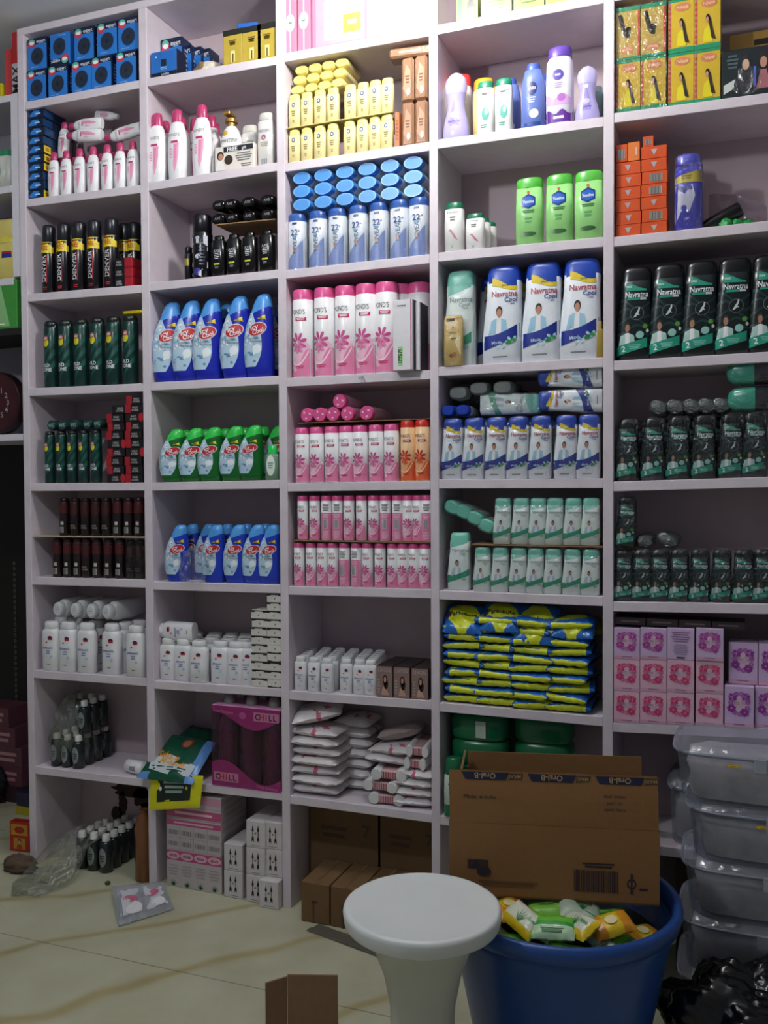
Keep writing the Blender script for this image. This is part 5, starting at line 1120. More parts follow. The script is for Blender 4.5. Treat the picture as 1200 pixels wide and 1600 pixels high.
def him(L): L.lines(-.4, .4, .72, .78, 1, DGREY, 1); L.ell(.1, .38, .42, .12, P_('#3a9a8a', .4), 1); L.ell(.2, .42, .2, .06, P_('#a8d8cc'), 2); L.text('Himalaya', 0, .78, .045, P_('#3a5a50'), 1.4, 0, 2, bold=False); L.lines(-.5, .3, .12, .2, 2, P_('#4a9080'), 1)
HM = generic('lotion_bottle', 'lotion', w, w*.6, h, P_('#e2e4e2', .3), P_('#14805e', .3), him, .12, .84, .86, 3.2)
for i, px in enumerate((759, 787.5)): put(HM, px, 4, 1, .012, 'white bottle with dark green cap and teal swirl, '+olist(2)[i], 0, 'green-capped white bottles on the assorted shelf')
w, h = dm(815, 852, 94, 197, .04)
def niv(L): L.ell(0, .60, .42, .10, P_('#14286a', .3), 1, 20); L.text('NIVEA', 0, .60, .05, WHITE, .7, 0, 2); L.lines(-.4, .3, .38, .48, 3, P_('#c8d0e8'), 1); L.ell(.15, .22, .4, .07, P_('#d8d4d0'), 1); L.rect(-.7, .7, .04, .09, P_('#1c3a80'), 1)
NV = generic('lotion_bottle', 'lotion', w, w*.6, h, P_('#6478bc', .28), P_('#3a54a4', .28), niv, .10, .52, .72, 2.3)
put(NV, 833.5, 4, 1, .012, 'blue bottle with a round dark emblem and rounded shoulders'); put(NV, 797, 4, 1, .08, 'blue bottle partly hidden behind the green-capped white ones'); put(NV, 848, 4, 1, .09, 'blue bottle standing behind the one with the round dark emblem')
w, h = dm(853, 896, 72, 194, .04)
def joy(L): L.ell(-.05, .63, .42, .07, P_('#4a3a98', .3), 1); L.lines(-.3, .2, .61, .65, 1, WHITE, 2); L.lines(-.4, .3, .46, .54, 3, P_('#a898b8'), 1); L.band(.25, lambda u: .36+.03*sin(5*u), P_('#c8a0d0'), -.9, .9, 0); L.ell(.2, .34, .3, .05, P_('#a868b8'), 1); L.band(.03, lambda u: .16+.03*sin(6*u), P_('#5a2a88'), L=1); L.lines(-.5, .5, .06, .12, 1, WHITE, 2)
put(generic('lotion_bottle', 'lotion', w, w*.6, h, P_('#e0dcea', .3), P_('#5c3ca0', .3), joy, .13, .80, .8, 2.8), 875, 4, 1, .01, 'tall white bottle with purple cap, tallest in its compartment')
w, h = dm(905, 940, 110, 185, .1); put(generic('lotion_bottle', 'lotion', w, w*.6, h, P_('#5a7a78', .3), P_('#7c98a0', .3), None, .14, .6, .75), 930, 4, 1, .10, 'grey-green bottle in the shadow behind the right hourglass bottle')
# green and white ones
w, h = dm(695, 726, 314, 392, .03)
def him2(L): L.text('Himalaya', 0, .80, .045, P_('#3a5a50'), 1.4, 0, 2, bold=False); L.lines(-.4, .3, .62, .72, 2, GREY, 1); L.poly([(-.5, .45), (-.2, .46), (.3, .30), (.5, .22), (.1, .28), (-.2, .38)], P_('#a04a6a'), 1); L.ell(-.1, .12, .12, .03, P_('#5a8a6a'), 1)
H1 = generic('lotion_bottle', 'lotion', w, w*.6, h, P_('#e0e0de', .3), P_('#0e6a4c', .3), him2, .13, .88, .86, 3.4)
put(H1, 710.5, 4, 2, .012, 'white bottle with dark green cap, the tallest of the four at the left')
w, h = dm(728, 758, 330, 389, .04); H2 = generic('lotion_bottle', 'lotion', w, w*.6, h, P_('#e0e0de', .3), P_('#0e6a4c', .3), him2, .14, .88, .86, 3.4)
for i, (px, Y) in enumerate(((743, .02), (752, .065), (762, .11))): put(H2, px, 4, 2, Y, 'small white bottle with dark green cap, %s of three behind one another' % ['front', 'middle', 'back'][i], 0, 'small green-capped white bottles')
w, h = dm(853, 897, 268, 374, .03)
def vas(L): L.poly([(-.5, .58), (-.5, .70), (0, .755), (.5, .70), (.5, .58), (0, .53)], P_('#1c3c90', .25), 1); L.poly([(-.42, .6), (-.42, .68), (0, .72), (.42, .68), (.42, .6), (0, .56)], P_('#2a68c8', .25), 2); L.text('Vaseline', 0, .64, .045, WHITE, .8, 0, 3); L.ell(0, .78, .1, .02, P_('#d85030'), 2); L.lines(-.5, .5, .47, .52, 2, P_('#2a6a30'), 1); L.lines(-.3, .3, .32, .42, 2, P_('#5aa058'), 1); L.ell(0, .16, .55, .035, P_('#2c5a2c'), 1)
VS = generic('lotion_bottle', 'lotion', w*1.0, w*.55, h, P_('#96d482', .28), P_('#52b440', .28), vas, .15, .97, .85, 2.8, capw=.97)
for i, px in enumerate((828, 875, 920.5)): put(VS, px, 4, 2, .01, 'light green lotion bottle with a blue label, %s of three' % olist(3)[i], 0, 'light green lotion bottles')
# large figure powder bottles
w, h = dm(815, 882, 411, 565, .04)
NB = nav('blue', w*.93, w*.55, h)
for i, px in enumerate((787, 848, 908)): put(NB, px, 4, 3, .012, 'large white powder bottle with blue cap and printed man, '+olist(3)[i], 0, 'large white powder bottles with blue caps')
for i, px in enumerate((775, 832, 890)): put(NB, px, 4, 3, .10, 'large white powder bottle with blue cap in the back row, '+olist(3)[i], 0, 'large white powder bottles with blue caps, back row')
w, h = dm(693, 746, 417, 566, .04); NM = nav('mint', w*.95, w*.6, h, FILM); put(NM, 720, 4, 3, .02, 'large white powder bottle with mint cap in clear wrap, left of the blue-capped ones')
def alm(L): L.rect(-.7, .2, .88, .94, P_('#4a3a20'), 1); L.ell(0, .76, .08, .02, DGREY, 1); L.lines(-.5, .4, .62, .68, 1, P_('#a08848'), 1); L.lines(-.3, .5, .52, .56, 1, DGREY, 1); L.ell(.1, .22, .3, .05, P_('#b07840'), 1, 10, .5); L.ell(-.2, .2, .25, .04, P_('#8a5a2c'), 1, 10, -.2); L.poly([(.2, .5), (.8, .6), (.8, .2), (.5, .3)], P_('#e0d0a0'), 1)
w, h = dm(694, 725, 492, 571, -.0); put(generic('almond_sachet', 'sachet', w, w*.28, h, P_('#ccb06a', .3), P_('#ccb06a', .3), alm, .06, .93, .9, 4, FILM), 709, 4, 3, -.003, 'small golden almond pack taped in front of the mint-capped bottle')
put(generic('oil_bottle', 'small bottle', .025, .02, .095, P_('#9a8638', .3), P_('#a89858', .3), None, .2, .5, .75), 936, 4, 3, .02, 'small golden bottle squeezed beside the divider')
# small figure bottles
w, h = dm(788, 829, 652, 748, .04)
NS = nav('blue', w*.88, w*.55, h, FILM)
for i, px in enumerate((708, 741, 776, 810, 845, 885, 920)): put(NS, px, 4, 4, .01, 'small white powder bottle with blue cap in clear wrap, '+olist(7)[i], 0, 'small blue-capped powder bottles')
for i, px in enumerate((724, 758, 792, 826, 862, 898)): put(NS, px, 4, 4, .09, 'small white powder bottle with blue cap in the back row, '+olist(6)[i], 0, 'small blue-capped powder bottles, back row')
zt = 1.2352+h+.006
xs = min(Xat(842, .03, 1.45)+NS.h+.002, -.3195)
for k in range(2): inst(NS, (xs-.001*k, .012+NS.d/2, zt+NS.w/2+.001+k*(NS.w+.002)), 'small white powder bottle lying on its side at the right, cap to the left, '+['lower', 'upper'][k], 'blue-capped bottles lying on top', (0, -pi/2, 0))
NMs = nav('mint', w*.88, w*.55, h, FILMH)
x = Xat(752, .05, 1.42); inst(NMs, (x, .055, zt+NMs.w/2+.001), 'small powder bottle with mint cap lying on its side, cap to the right', 'bottles lying at the left of the pile', (0, pi/2, 0))
NBc = P_('#1c3aa0', .25)
CPm = bottle('powder_bottle', 'talcum powder', .036, .03, .12, [(0, .9, .9, 3, 0), (.1, 1, 1, 3, 0), (.8, 1, 1, 3, 0)], P_('#dfe4ea', .3), [(.8, 1, 1, 3, 0), (.97, .96, .94, 3, 0), (1, .8, .7, 3, 0)], NBc, None)
for i, px in enumerate((700, 723)): inst(CPm, (Xat(px, .02, 1.41), .135, zt+.016), 'blue-capped bottle lying with its cap facing out, '+olist(2)[i], 'blue caps facing out', (pi/2, 0, 0), (1, 1, 1))
WC = bottle('powder_bottle', 'talcum powder', .055, .035, .12, [(0, .8, .8, 3, 0), (.1, 1, 1, 3, 0), (.9, 1, 1, 3, 0), (1, .8, .75, 3, 0)], P_('#b8b8b4', .35), None, None, None, None, FILMD)
for i, (px, dz_) in enumerate(((716, .052), (748, .062), (785, .062))): inst(WC, (Xat(px, .03, 1.47), .15, zt+.012+dz_), 'white bottle bottom showing through a dark plastic wrap, '+olist(3)[i], 'bottles in dark plastic wrap', (pi/2, 0, 0), (1, 1, 1))
P = onY(768, 606, .09); lump('dark_plastic_wrap', (P.x, .13, zt+.030), (.115, .07, .030), film('#8c8c8c', .12, 40, milky=.1), 33, 'grey see-through plastic wrap around the lying white bottles', 'plastic wrap', .2)
mb = MB(); mb.bbox(-.03, .03, -.02, .02, 0, .028, P_('#b8389a', .4), .002); o = link('pink_box', mb.mesh('pb')); o.location = (Xat(838, .12, 1.48), .185, zt+.04); tagthing(o, 'small magenta and yellow pack showing behind the lying bottles', 'box')
# mint two levels
w, h = dm(826, 857, 779, 851, .04)
A0 = onY(770, 851, .01); zsh = 1.2352-.0245-h-.004
mb = MB(); zsh = onY(850, 852, .01).z; mb.box(-.66, -.32, .006, .17, -.003, 0, CARD); o = link('cardboard_sheet', mb.mesh('cs3')); o.location = (0, 0, zsh); tagthing(o, 'brown cardboard sheet between two rows of mint-capped bottles', 'cardboard')
h = min(h, 1.2095-zsh-.005)
N1 = nav('mint', w*.93, w*.6, h, FILM)
for i, px in enumerate((786.5, 815, 841.5, 867.5, 896, 923.5)): x = Xat(px, .03, 1.1); inst(N1, (x, .01+N1.d/2, zsh+.0008), 'mint-capped white bottle in clear wrap on the cardboard, upper row, '+olist(6)[i], 'mint-capped powder bottles, upper row')
w2, h2 = dm(820, 853, 856, 929, .04); N2 = nav('mint', w*.93, w*.6, min(h2, zsh-.003-.937-.005), FILM)
for i, px in enumerate((754.5, 782, 810.5, 837, 864.5, 894, 923)): put(N2, px, 4, 5, .01, 'mint-capped white bottle in clear wrap on the shelf, lower row, '+olist(7)[i], 0, 'mint-capped powder bottles, lower row')
w, h = dm(698, 741, 832, 921, .04); NL = nav('mint', w*.85, w*.55, h, None)
o = put(NL, 719, 4, 5, .02, 'larger mint-capped bottle inside a loose clear bag at the left'); P = onY(712, 920, 0)
lump('clear_plastic_bag', (Xat(716, .04, .98), .045, .9378), (.040, .038, .082), FILM, 44, 'loose clear bag around the larger mint-capped bottle', 'plastic bag', .15)
E1 = bottle('powder_bottle', 'talcum powder', w*.62, w*.5, .12, [(0, .9, .9, 3, 0), (.1, 1, 1, 3, 0), (.8, 1, 1, 3, 0)], P_('#dce8e4', .3), [(.8, 1, 1, 3, 0), (.96, .96, .94, 3, 0), (1, .75, .7, 3, 0)], P_('#6cc4b0', .25), None, None, FILM)
for i, (px, py) in enumerate(((704, 793), (722, 800), (740, 810), (758, 822))): P = onY(px, py, .01); inst(E1, (P.x, .14, P.z), 'mint cap of a wrapped lying bottle slanting above the bagged one, '+olist(4)[i], 'wrapped lying bottles with mint caps', (pi/2, .35, 0))
# --- blue and yellow packs, four stacks
YP = P_('#cdd62a', .28); BP_ = P_('#1b62b4', .28); VP = P_('#2a2a5c', .4)
STP = []
def foldpack(s, w=.119, l=.15, h=.0245):
    m = MB(); random.seed(s); k1 = random.uniform(.1, .45); k2 = random.uniform(.5, .95); fl = s % 2
    def fn(i, j):
        t = 2*pi*j; c, q = cos(t), sin(t); pw = .55; e = min(1, 6*min(i, 1-i)+.35)
        wav = .35*sin(i*5+s*2)
        return ((i-.5)*w, -l/2*math.copysign(abs(c)**pw, c)*(1-.03*noise.noise(Vector((i*14, s, 0)))), h/2+h/2*e*math.copysign(abs(q)**pw, q)*(1+.25*noise.noise(Vector((i*8, q*2, s))))+.002*wav)
    def mf(u, v):
        q = sin(2*pi*v)*.5+.5; x = u if fl else 1-u
        if x < .12: return BP_
        if x > .96: return BP_
        lo = k1*(1-x); hi = k2+.35*x-.25
        return YP if lo < q < lo+.55 or q > hi+.3 else (VP if abs(q-lo) < .06 else BP_)
    m.grid(fn, 36, 40, mf); return m
for s in range(6): STP.append(Proto('sachet_strip', 'sachet pack', [('body', foldpack(s).mesh('sachets'), None, None)]))
cols = [(715, .004), (771, .002), (828, -.002), (885, .0)]
names = ['first', 'second', 'third', 'fourth']
for c_, (px, Y) in enumerate(cols):
    n = (9, 10, 10, 10)[c_]; x = Xat(px, .0, .8)
    x = max(x, -.7485+.066) if c_ == 0 else x
    for k in range(n):
        z = zb(4, 6, x)+.0006+k*.0238
        inst(STP[(k*5+c_*2) % 6], (x+.004*sin(k*2.1+c_), .078+Y+.003*cos(k*3), z), 'yellow and blue sachet pack, %s stack from left, %s from the bottom' % (names[c_], nm[k]), 'stacked yellow and blue sachet packs', (.0, .06*sin(k*1.9+c_*2), .12*sin(k*2.7+c_)), (1.0, 1, 1))
def sprint(L): L.text('Parachute', .0, .5, .12, P_('#2a2018'), 1.4, 0, 1); L.ell(-.8, .5, .12, .12, P_('#2a2a5c'), 1)
def bigmf(u, v): return YP if abs(u-.5)+.7*abs(v-.5) < .46 else BP_
for px, py0, py1, pxw, lb, w_ in ((722, 988, 945, 62, 'yellow pack tilted up on the first stack', .14), (781, 985, 942, 62, 'yellow and blue pack on top of the second stack', .14), (835, 1005, 945, 68, 'bulging yellow and blue pack on top of the third stack', .15), (893, 995, 962, 66, 'yellow and blue pack sliding off the fourth stack', .14)):
    A = onY(px-pxw/2, py0, .0); B = onY(px+pxw/2, py0+4, .0); C_ = onY(px+pxw/2+8, py1+4, .09); D_ = onY(px-pxw/2+8, py1, .09)
    pouch3('sachet_strip', [A, B, C_, D_], .042, bigmf, px*.1, lb, 'sachet pack', 44, 30, sprint, 'yellow and blue packs on top')
for k, (px, py) in enumerate(((760, 965), (912, 975), (845, 955))):
    A = onY(px-30, py+12, .09); B = onY(px+30, py+16, .09); C_ = onY(px+34, py-6, .18); D_ = onY(px-26, py-8, .18)
    pouch3('sachet_strip', [A, B, C_, D_], .035, lambda u, v: P_('#8f9a20', .35) if u > .3 else BP_, k+60, 'sachet pack deeper in the compartment, '+olist(3)[k], 'sachet pack', 12, 8, None, 'sachet packs at the back')
# --- green packs behind the carton
GW = P_('#116a40', .25)
def grl(L): L.rect(.1, .5, .1, .8, P_('#b8c8b8', .4), 1); L.text('5', .3, .5, .14, DGREY, .2, 0, 2)
m = MB(); m.loft([(0, .075, .055, 3, 0), (.01, .08, .06, 3, 0), (.055, .08, .06, 3, 0), (.065, .07, .05, 3, 0)], GW, 24); lm = MB()
GRP = Proto('green_pack', 'pack', [('body', m.mesh('gr'), None, None)])
for k in range(4):
    z = .3265+k*.067
    inst(GRP, (-.66, .10, z+.0005), 'green wrapped pack behind the cardboard carton, %s from the bottom' % names[k], 'green wrapped packs')
    inst(GRP, (-.49, .13, z+.0005), 'green wrapped pack further right behind the carton, %s from the bottom' % names[k], 'green wrapped packs')
mb = MB(); mb.bbox(-.014, .014, -.001, .001, 0, .045, P_('#b8c4b8', .5), .0004); o = link('paper_tag', mb.mesh('tag')); o.location = (-.645, .0375, .3265+3*.067+.010); tagthing(o, 'small white paper tag on the top green pack', 'tag')
GRW = generic('green_bottle', 'bottle', .055, .04, .16, P_('#b8c8bc', .3), P_('#11623c', .3), lambda L: (L.band(.02, .22, GW, L=1), L.lines(-.4, .4, .4, .6, 3, DGREY, 1)), .28, .8, .7)
inst(GRW, (-.712, .012, .3265), 'white bottle with green cap beside the divider, left of the cardboard carton')
# ============================================================ FIFTH COLUMN
def mehn(L):
    L.rect(-1, 1, 0, .09, P_('#1d8a62', .35), 1); L.rect(-1, 1, .95, 1, P_('#1d8a62', .35), 1); L.rect(-.97, -.80, .1, .95, P_('#b07070', .4), 1)
    for k in range(8): L.rect(-.97, -.80, .12+.1*k, .17+.1*k, P_('#b83a30', .4), 2)
    L.ell(.1, .84, .62, .08, P_('#c87858', .4), 1); L.text('Mehandi', .1, .84, .06, P_('#e8c898'), .9, 0, 2)
    L.poly([(-.35, .11), (-.25, .36), (.05, .42), (.3, .36), (.4, .11)], P_('#d8c81c', .4), 2); L.poly([(.0, .62), (.25, .55), (.4, .35), (.62, .15), (.3, .18), (.15, .4)], HAIR, 3); L.ell(.02, .56, .16, .075, HAIR, 3); L.ell(-.02, .53, .11, .055, SKIN, 4)
def mehx(L):
    L.rect(-1, 1, 0, .05, P_('#1d8a62', .35), 1); L.rect(-1, 1, .92, 1, P_('#1d8a62', .35), 1); L.rect(.8, .95, .05, .9, P_('#b83a30', .4), 1); L.ell(-.05, .18, .55, .07, P_('#c88060', .4), 1); L.text('Mehandi', -.05, .18, .05, P_('#e8c898'), .8, pi, 2)
    L.poly([(-.8, .86), (-.5, .88), (-.3, .6), (.0, .5), (.1, .62), (.25, .6), (.1, .4), (-.2, .42), (-.5, .55)], P_('#2e2a1e'), 2)
w, h = dmb(1087, 1129, 68, 158, .01); YM = '#c8a830'
w1, _ = dmb(962, 1002, 90, 175, .01)
h = .128
w1 = min(w1, w)*.98
ME = boxproto('henna_box', 'henna box', w1, .07, h, P_(YM, .3), {'F': mehn}); MX = boxproto('henna_box', 'henna box', w1, .07, h, P_('#b89c48', .3), {'F': mehx})
ppx = [981, 1023, 1067, 1108]; xs = [-.291+w1*.5+.001+i*(w1+.0008)+(.004 if i > 1 else 0) for i in range(4)]
for j in range(2):
    for i in range(4):
        P = MX if (j == 1 and i < 2) else ME
        inst(P, (xs[i], .046+(.004 if i > 1 else 0), zb(5, 1, xs[i])+.0005+j*(h+.0012)), ('yellow henna box turned upside down showing a black braid, %s one' % ['left', 'right'][i] if P is MX else 'yellow henna box with a long-haired woman in yellow, %s row, %s' % (['lower', 'upper'][j], olist(4)[i])), 'yellow and green henna boxes')
film_box = MB(); film_box.box(-.2905, xs[1]+w1/2+.0016, .0092, .08, 2.1385, 2.134+2*h+.006, FILM); o = link('plastic_wrap', film_box.mesh('fb')); tagthing(o, 'clear wrap around the left four henna boxes', 'plastic wrap')
x0 = Xat(1140, .12, 2.3)
mb = MB(); YX = boxproto('henna_carton', 'carton', .16, .08, .09, P_('#b08a3c', .4), {'F': lambda L: (L.rect(-.3, .9, .62, .78, P_('#1a1812'), 1), L.lines(-.8, .9, .08, .4, 2, P_('#a84a34'), 1), L.rect(-.9, .98, .46, .5, P_('#2a7a58'), 1))})
inst(YX, (x0+.08, .15, 2.1375+.10), 'ochre carton with dark lettering behind the plastic bag of combs', None)
SH = boxproto('henna_carton', 'carton', .16, .08, .099, P_('#3a3428', .5), {}); inst(SH, (x0+.08, .15, 2.1372), 'dark carton under the ochre carton at the top right')
xb = Xat(1172, .03, 2.2); w, h = .115, .115
def pic(L):
    for a, c_ in ((-.15, '#c8a890'), (.45, '#b88a74')): L.ell(a, .72, .16, .14, HAIR, 1); L.ell(a, .66, .12, .11, P_(c_, .5), 2); L.poly([(a-.25, .15), (a-.1, .52), (a+.1, .52), (a+.25, .15)], P_('#26262c') if a < 0 else P_('#a86a70'), 1)
    L.rect(.12, .2, .2, .6, P_('#5068d0'), 2); L.poly([(-.9, .3), (-.5, .4), (-.6, .2), (-.9, .12)], P_('#c0c8c4'), 1); L.lines(-.8, -.4, .6, .9, 4, P_('#4a5a60'), 1)
CBg = boxproto('picture_pack', 'pack', .13, .03, .118, P_('#232a2e', .25), {'F': pic}, .004)
inst(CBg, (xb, .03, zb(5, 1, xb)+.0005), 'dark plastic pack printed with faces at the right end of the henna boxes')
lump('clear_plastic_bag', (xb-.002, .034, zb(5, 1, xb)+.0008), (.066, .022, .066), FILM, 51, 'clear plastic bag around the pack printed with faces', 'plastic bag', .1)
# orange boxes
def orf(L): L.poly([(-.25, .75), (.25, .75), (0, .25)], P_('#a8a0a4', .4), 1, 1)
def orb(L): L.bars(-.35, .55, .2, .78, 11, BLACK, P_('#b4b4b0'), 1)
w, h = dmb(1005, 1045, 310, 333, .01)
ORM = P_('#cc5228', .25)
OA = boxproto('soap_box', 'soap', w, .085, .0302, ORM, {'F': orf}); OBx = boxproto('soap_box', 'soap', w, .085, .0302, ORM, {'F': orb})
for s in range(2):
    x = -.2905+w/2+s*(w+.002)
    for k in range(6 if s == 0 else 7):
        inst(OBx if (s == 1 and k in (1, 3, 4)) else OA, (x+.0012*sin(k*2)+.001, .058, zb(5, 2, x)+.0005+k*.0308), 'orange soap box, %s stack, %s from the bottom' % (['left', 'right'][s], nm[k]), 'orange soap boxes')
OU = boxproto('soap_box', 'soap', .0285, .085, w*.72, ORM, {'F': lambda L: L.bars(-.6, .5, .2, .7, 6, BLACK, P_('#b4b4b0'), 1)}); OU2 = boxproto('soap_box', 'soap', .0285, .085, w*.76, P_('#d8783c', .25), {'F': lambda L: L.rect(.2, .6, .3, .7, P_('#d8a89c'), 1)})
x = -.2895+.0143
for i in range(2): inst([OU, OU2][i], (x+.0295*i, .058, 1.8335+6*.0308+.001), 'orange soap box standing upright on the stacks, '+olist(3)[i], 'orange soap boxes')
inst(OU, (x+.0295*2+.004, .062, 1.8335+7*.0308+.001), 'orange soap box standing upright on the stacks, rightmost', 'orange soap boxes', (0, 0, 0), (.9, 1, .6))
w, h = dm(1053, 1100, 237, 358, .03)
def fi(L):
    L.band(lambda u: .62, lambda u: .74+.04*u, P_('#b8a838', .4), L=2); L.lines(-.6, .3, .66, .72, 2, P_('#7a6a20'), 3); L.poly([(-.9, .1), (-.9, .6), (.3, .6), (.5, .45), (.1, .25)], P_('#b8b8cc', .35), 0, 4); L.text('Fiama', -.25, .56, .07, P_('#20207a'), 1.1, 0, 2); L.ell(-.3, .30, .2, .035, P_('#3038a0'), 1)
put(generic('talc_bottle', 'talcum powder', w*.9, w*.62, h, P_('#3d3fae', .25), P_('#4448b4', .25), fi, .16, .86, .86, 2.8, FILM), 1076, 5, 2, .015, 'blue and silver talc bottle with a yellow band beside the orange boxes')
mb = MB(); mb.loft([(0, .016, .016, 2, 0), (.005, .019, .019, 2, 0), (.09, .017, .017, 2, 0), (.13, .002, .02, 2, 0)], BLACK, 18); o = link('black_tube', mb.mesh('tube')); P = onY(1158, 322, .06); o.location = (P.x, .06, P.z-.006); o.rotation_euler = (0, -2.0, 0); tagthing(o, 'black cosmetic tube lying on green pieces at the back right', 'tube')
for i, px in enumerate((1135, 1150, 1167)): lump('green_sponge', (Xat(px, .05, 1.85), .05+.01*i, 1.835), (.018, .02, .017), P_('#1c8a42', .45), 60+i, 'small bright green crumpled piece, '+olist(3)[i], 'green piece', .25, 'green crumpled pieces')
mb = MB(); 
def sb(i, j): x = -.02+.13*i; return (Xat(1108+90*i, .15, 1.9), .13+.03*noise.noise(Vector((i*3, j*3, 2))), 1.836+.11*j*(1-.4*i*i)+.003)
mb.grid(sb, 14, 10, film('#cfc8d0', .10, 18, milky=.10)); o = link('clear_plastic_sheet', mb.mesh('sheet')); tagthing(o, 'clear plastic sheet leaning at the back behind the black tube', 'plastic sheet')
# dark powder bottles, large
w, h = dm(1070, 1132, 408, 556, .04)
ND = nav('dark', w*.9, w*.55, h, None)
xs_ = [Xat(p, .04, 1.6) for p in (989, 1041, 1101, 1158)]; dx = (xs_[3]-xs_[0])/3
for i in range(5): inst(ND, (-.291+ND.w/2+.004+i*.0765, .012+ND.d/2, zb(5, 3, -.29+.08*i)+.0005), 'large black-green powder bottle with teal band in clear wrap, '+olist(5)[i], 'large black-green powder bottles')
for i in range(4): inst(ND, (-.250+i*.0765, .12+ND.d/2, zb(5, 3, -.25+.08*i)+.0005), 'large black-green powder bottle in the back row, '+olist(4)[i], 'large black-green powder bottles, back row')
w, h = dm(1040, 1080, 650, 747, .04)
NDs = nav('dark', w*.92, w*.6, h, film('#f4f8f8', .16, 40))
NDp = [981, 1021, 1060, 1100, 1143, 1179]
for i, px in enumerate(NDp): put(NDs, px, 5, 4, .01, 'small black-green powder bottle in wrinkled wrap, upper of two such rows, '+olist(6)[i], 0, 'small black-green powder bottles, fourth shelf')
for i, px in enumerate([1000, 1040, 1080, 1122, 1162]): put(NDs, px, 5, 4, .095, 'small black-green powder bottle in the back row, '+olist(5)[i], 0, 'small black-green powder bottles, back row')
zt = 1.230+h+.006
DKE = bottle('powder_bottle', 'talcum powder', .042, .036, .12, [(0, .9, .9, 3, 0), (.1, 1, 1, 3, 0), (.8, 1, 1, 3, 0)], P_('#141e20', .25), [(.8, 1, 1, 3, 0), (.96, .96, .94, 3, 0), (1, .75, .7, 3, 0)], P_('#3a4644', .25), None, None, film('#e8eeec', .4, 40, milky=.03))
for i, px in enumerate((1028, 1055, 1080, 1104, 1127)): x = Xat(px, .02, 1.42); inst(DKE, (x, .15, zt+.021), 'dark bottle in silvery wrap lying with its end facing out, '+olist(5)[i], 'dark wrapped bottles lying down', (pi/2, .25, 0), 1)
MG_ = nav('dark', w*1.05, w*.75, h, FILM)
DG = P_('#2a9278', .25)
MG2_ = bottle('powder_bottle', 'talcum powder', w*1.05, w*.85, h*1.05, [(0, .9, .9, 3.4, 0), (.02, 1, 1, 3.4, 0), (.62, .96, .98, 3.4, 0)], P_('#262c2e', .25), [(.62, .97, .99, 3.4, 0), (.9, .88, .9, 3, 0), (.98, .6, .6, 2.6, 0), (1, .3, .3, 2.4, 0)], P_('#3a9c86', .25),
   lambda L: (L.text('Navratna', 0, .42, .09, P_('#5a6466'), 1.4, 0, 1), L.rect(-.6, .6, .3, .33, TEAL, 1), L.ell(0, .18, .4, .1, P_('#101416'), 1)), None, FILM)
x = Xat(1137, .02, 1.45)
for k in range(2): inst(MG2_, (x+MG2_.h+.004*k-(.006 if k else 0), .012+MG2_.d/2, zt+MG2_.w*.46+.002+k*(MG2_.w*.92+.003)), 'dark bottle with large teal cap lying on its side at the right, '+['lower', 'upper'][k], 'teal-capped bottles lying down', (0, -pi/2, 0), (.92, 1, 1))
w, h = dm(1042, 1078, 858, 938, .04)
NDt = nav('dark', w*.9, w*.6, h, film('#f4f8f8', .16, 40))
for i, px in enumerate([974, 1003, 1031, 1061, 1093, 1127, 1161, 1192]): put(NDt, px, 5, 5, .01, 'small black-green powder bottle in wrinkled wrap, lower of two such rows, '+olist(8)[i], 0, 'small black-green powder bottles, fifth shelf')
zt = .9265+h+.006
inst(NDt, (Xat(978, .03, 1.1), .01+NDt.d/2, zt), 'dark wrapped powder bottle standing on top of the row at the left', None, (0, .03, 0), 1)
for i, (px, s) in enumerate(((1006, 1), (1043, 1.25))): inst(DKE, (Xat(px, .02, 1.05), .15, zt+.016*s), 'dark wrapped bottle lying on the row with end out, '+olist(2)[i], 'dark bottles lying on the fifth shelf row', (pi/2, .3*i, 0), (s, .9, 1))
# pink flower boxes
def ring(c1, c2):
    def f(L):
        L.rect(-1, 1, 0, .10, P_('#cfa0b8', .45), 0); L.ell(0, .58, .72, .30, P_('#dcb8cc', .45), 0, 24)
        for k in range(11):
            t = 2*pi*k/11+.2; big = k in (1, 4, 6, 9)
            L.petals(.60*cos(t), .58+.31*sin(t)*(w5/h5), .31 if big else .18, c1 if big else c2, 7, 2, 1, .42, c2 if k % 3 else c1)
        L.text('White Tone', 0, .61, .10, P_('#9a7a94', .4), 1.3, 0, 4, bold=False); L.lines(-.3, .3, .50, .54, 1, P_('#c8a8bc'), 3); L.lines(-.5, .5, .06, .1, 1, P_('#8a5a74'), 3)
    return f
w5, h5 = dmb(1049, 1092, 1083, 1134, .0); w5 *= .985; h5 *= .985
PKB = boxproto('cream_box', 'face cream box', w5, .07, h5, P_('#dcb0c4', .42), {'F': ring(P_('#c83c6c', .4), P_('#d8688c', .4))})
VB = boxproto('cream_box', 'face cream box', w5*1.0, .07, h5*.98, P_('#ccb0d4', .42), {'F': ring(P_('#a83c94', .4), P_('#b868ac', .4))})
def backp(L): L.lines(-.7, .7, .55, .9, 5, P_('#8a6a94'), 1); L.lines(-.6, .6, .15, .5, 6, P_('#9a86a4'), 1); L.rect(-.3, .3, .04, .1, P_('#4a3a50'), 1)
VBb = boxproto('cream_box', 'face cream box', w5, .07, h5*.98, P_('#ccb0d4', .42), {'F': backp})
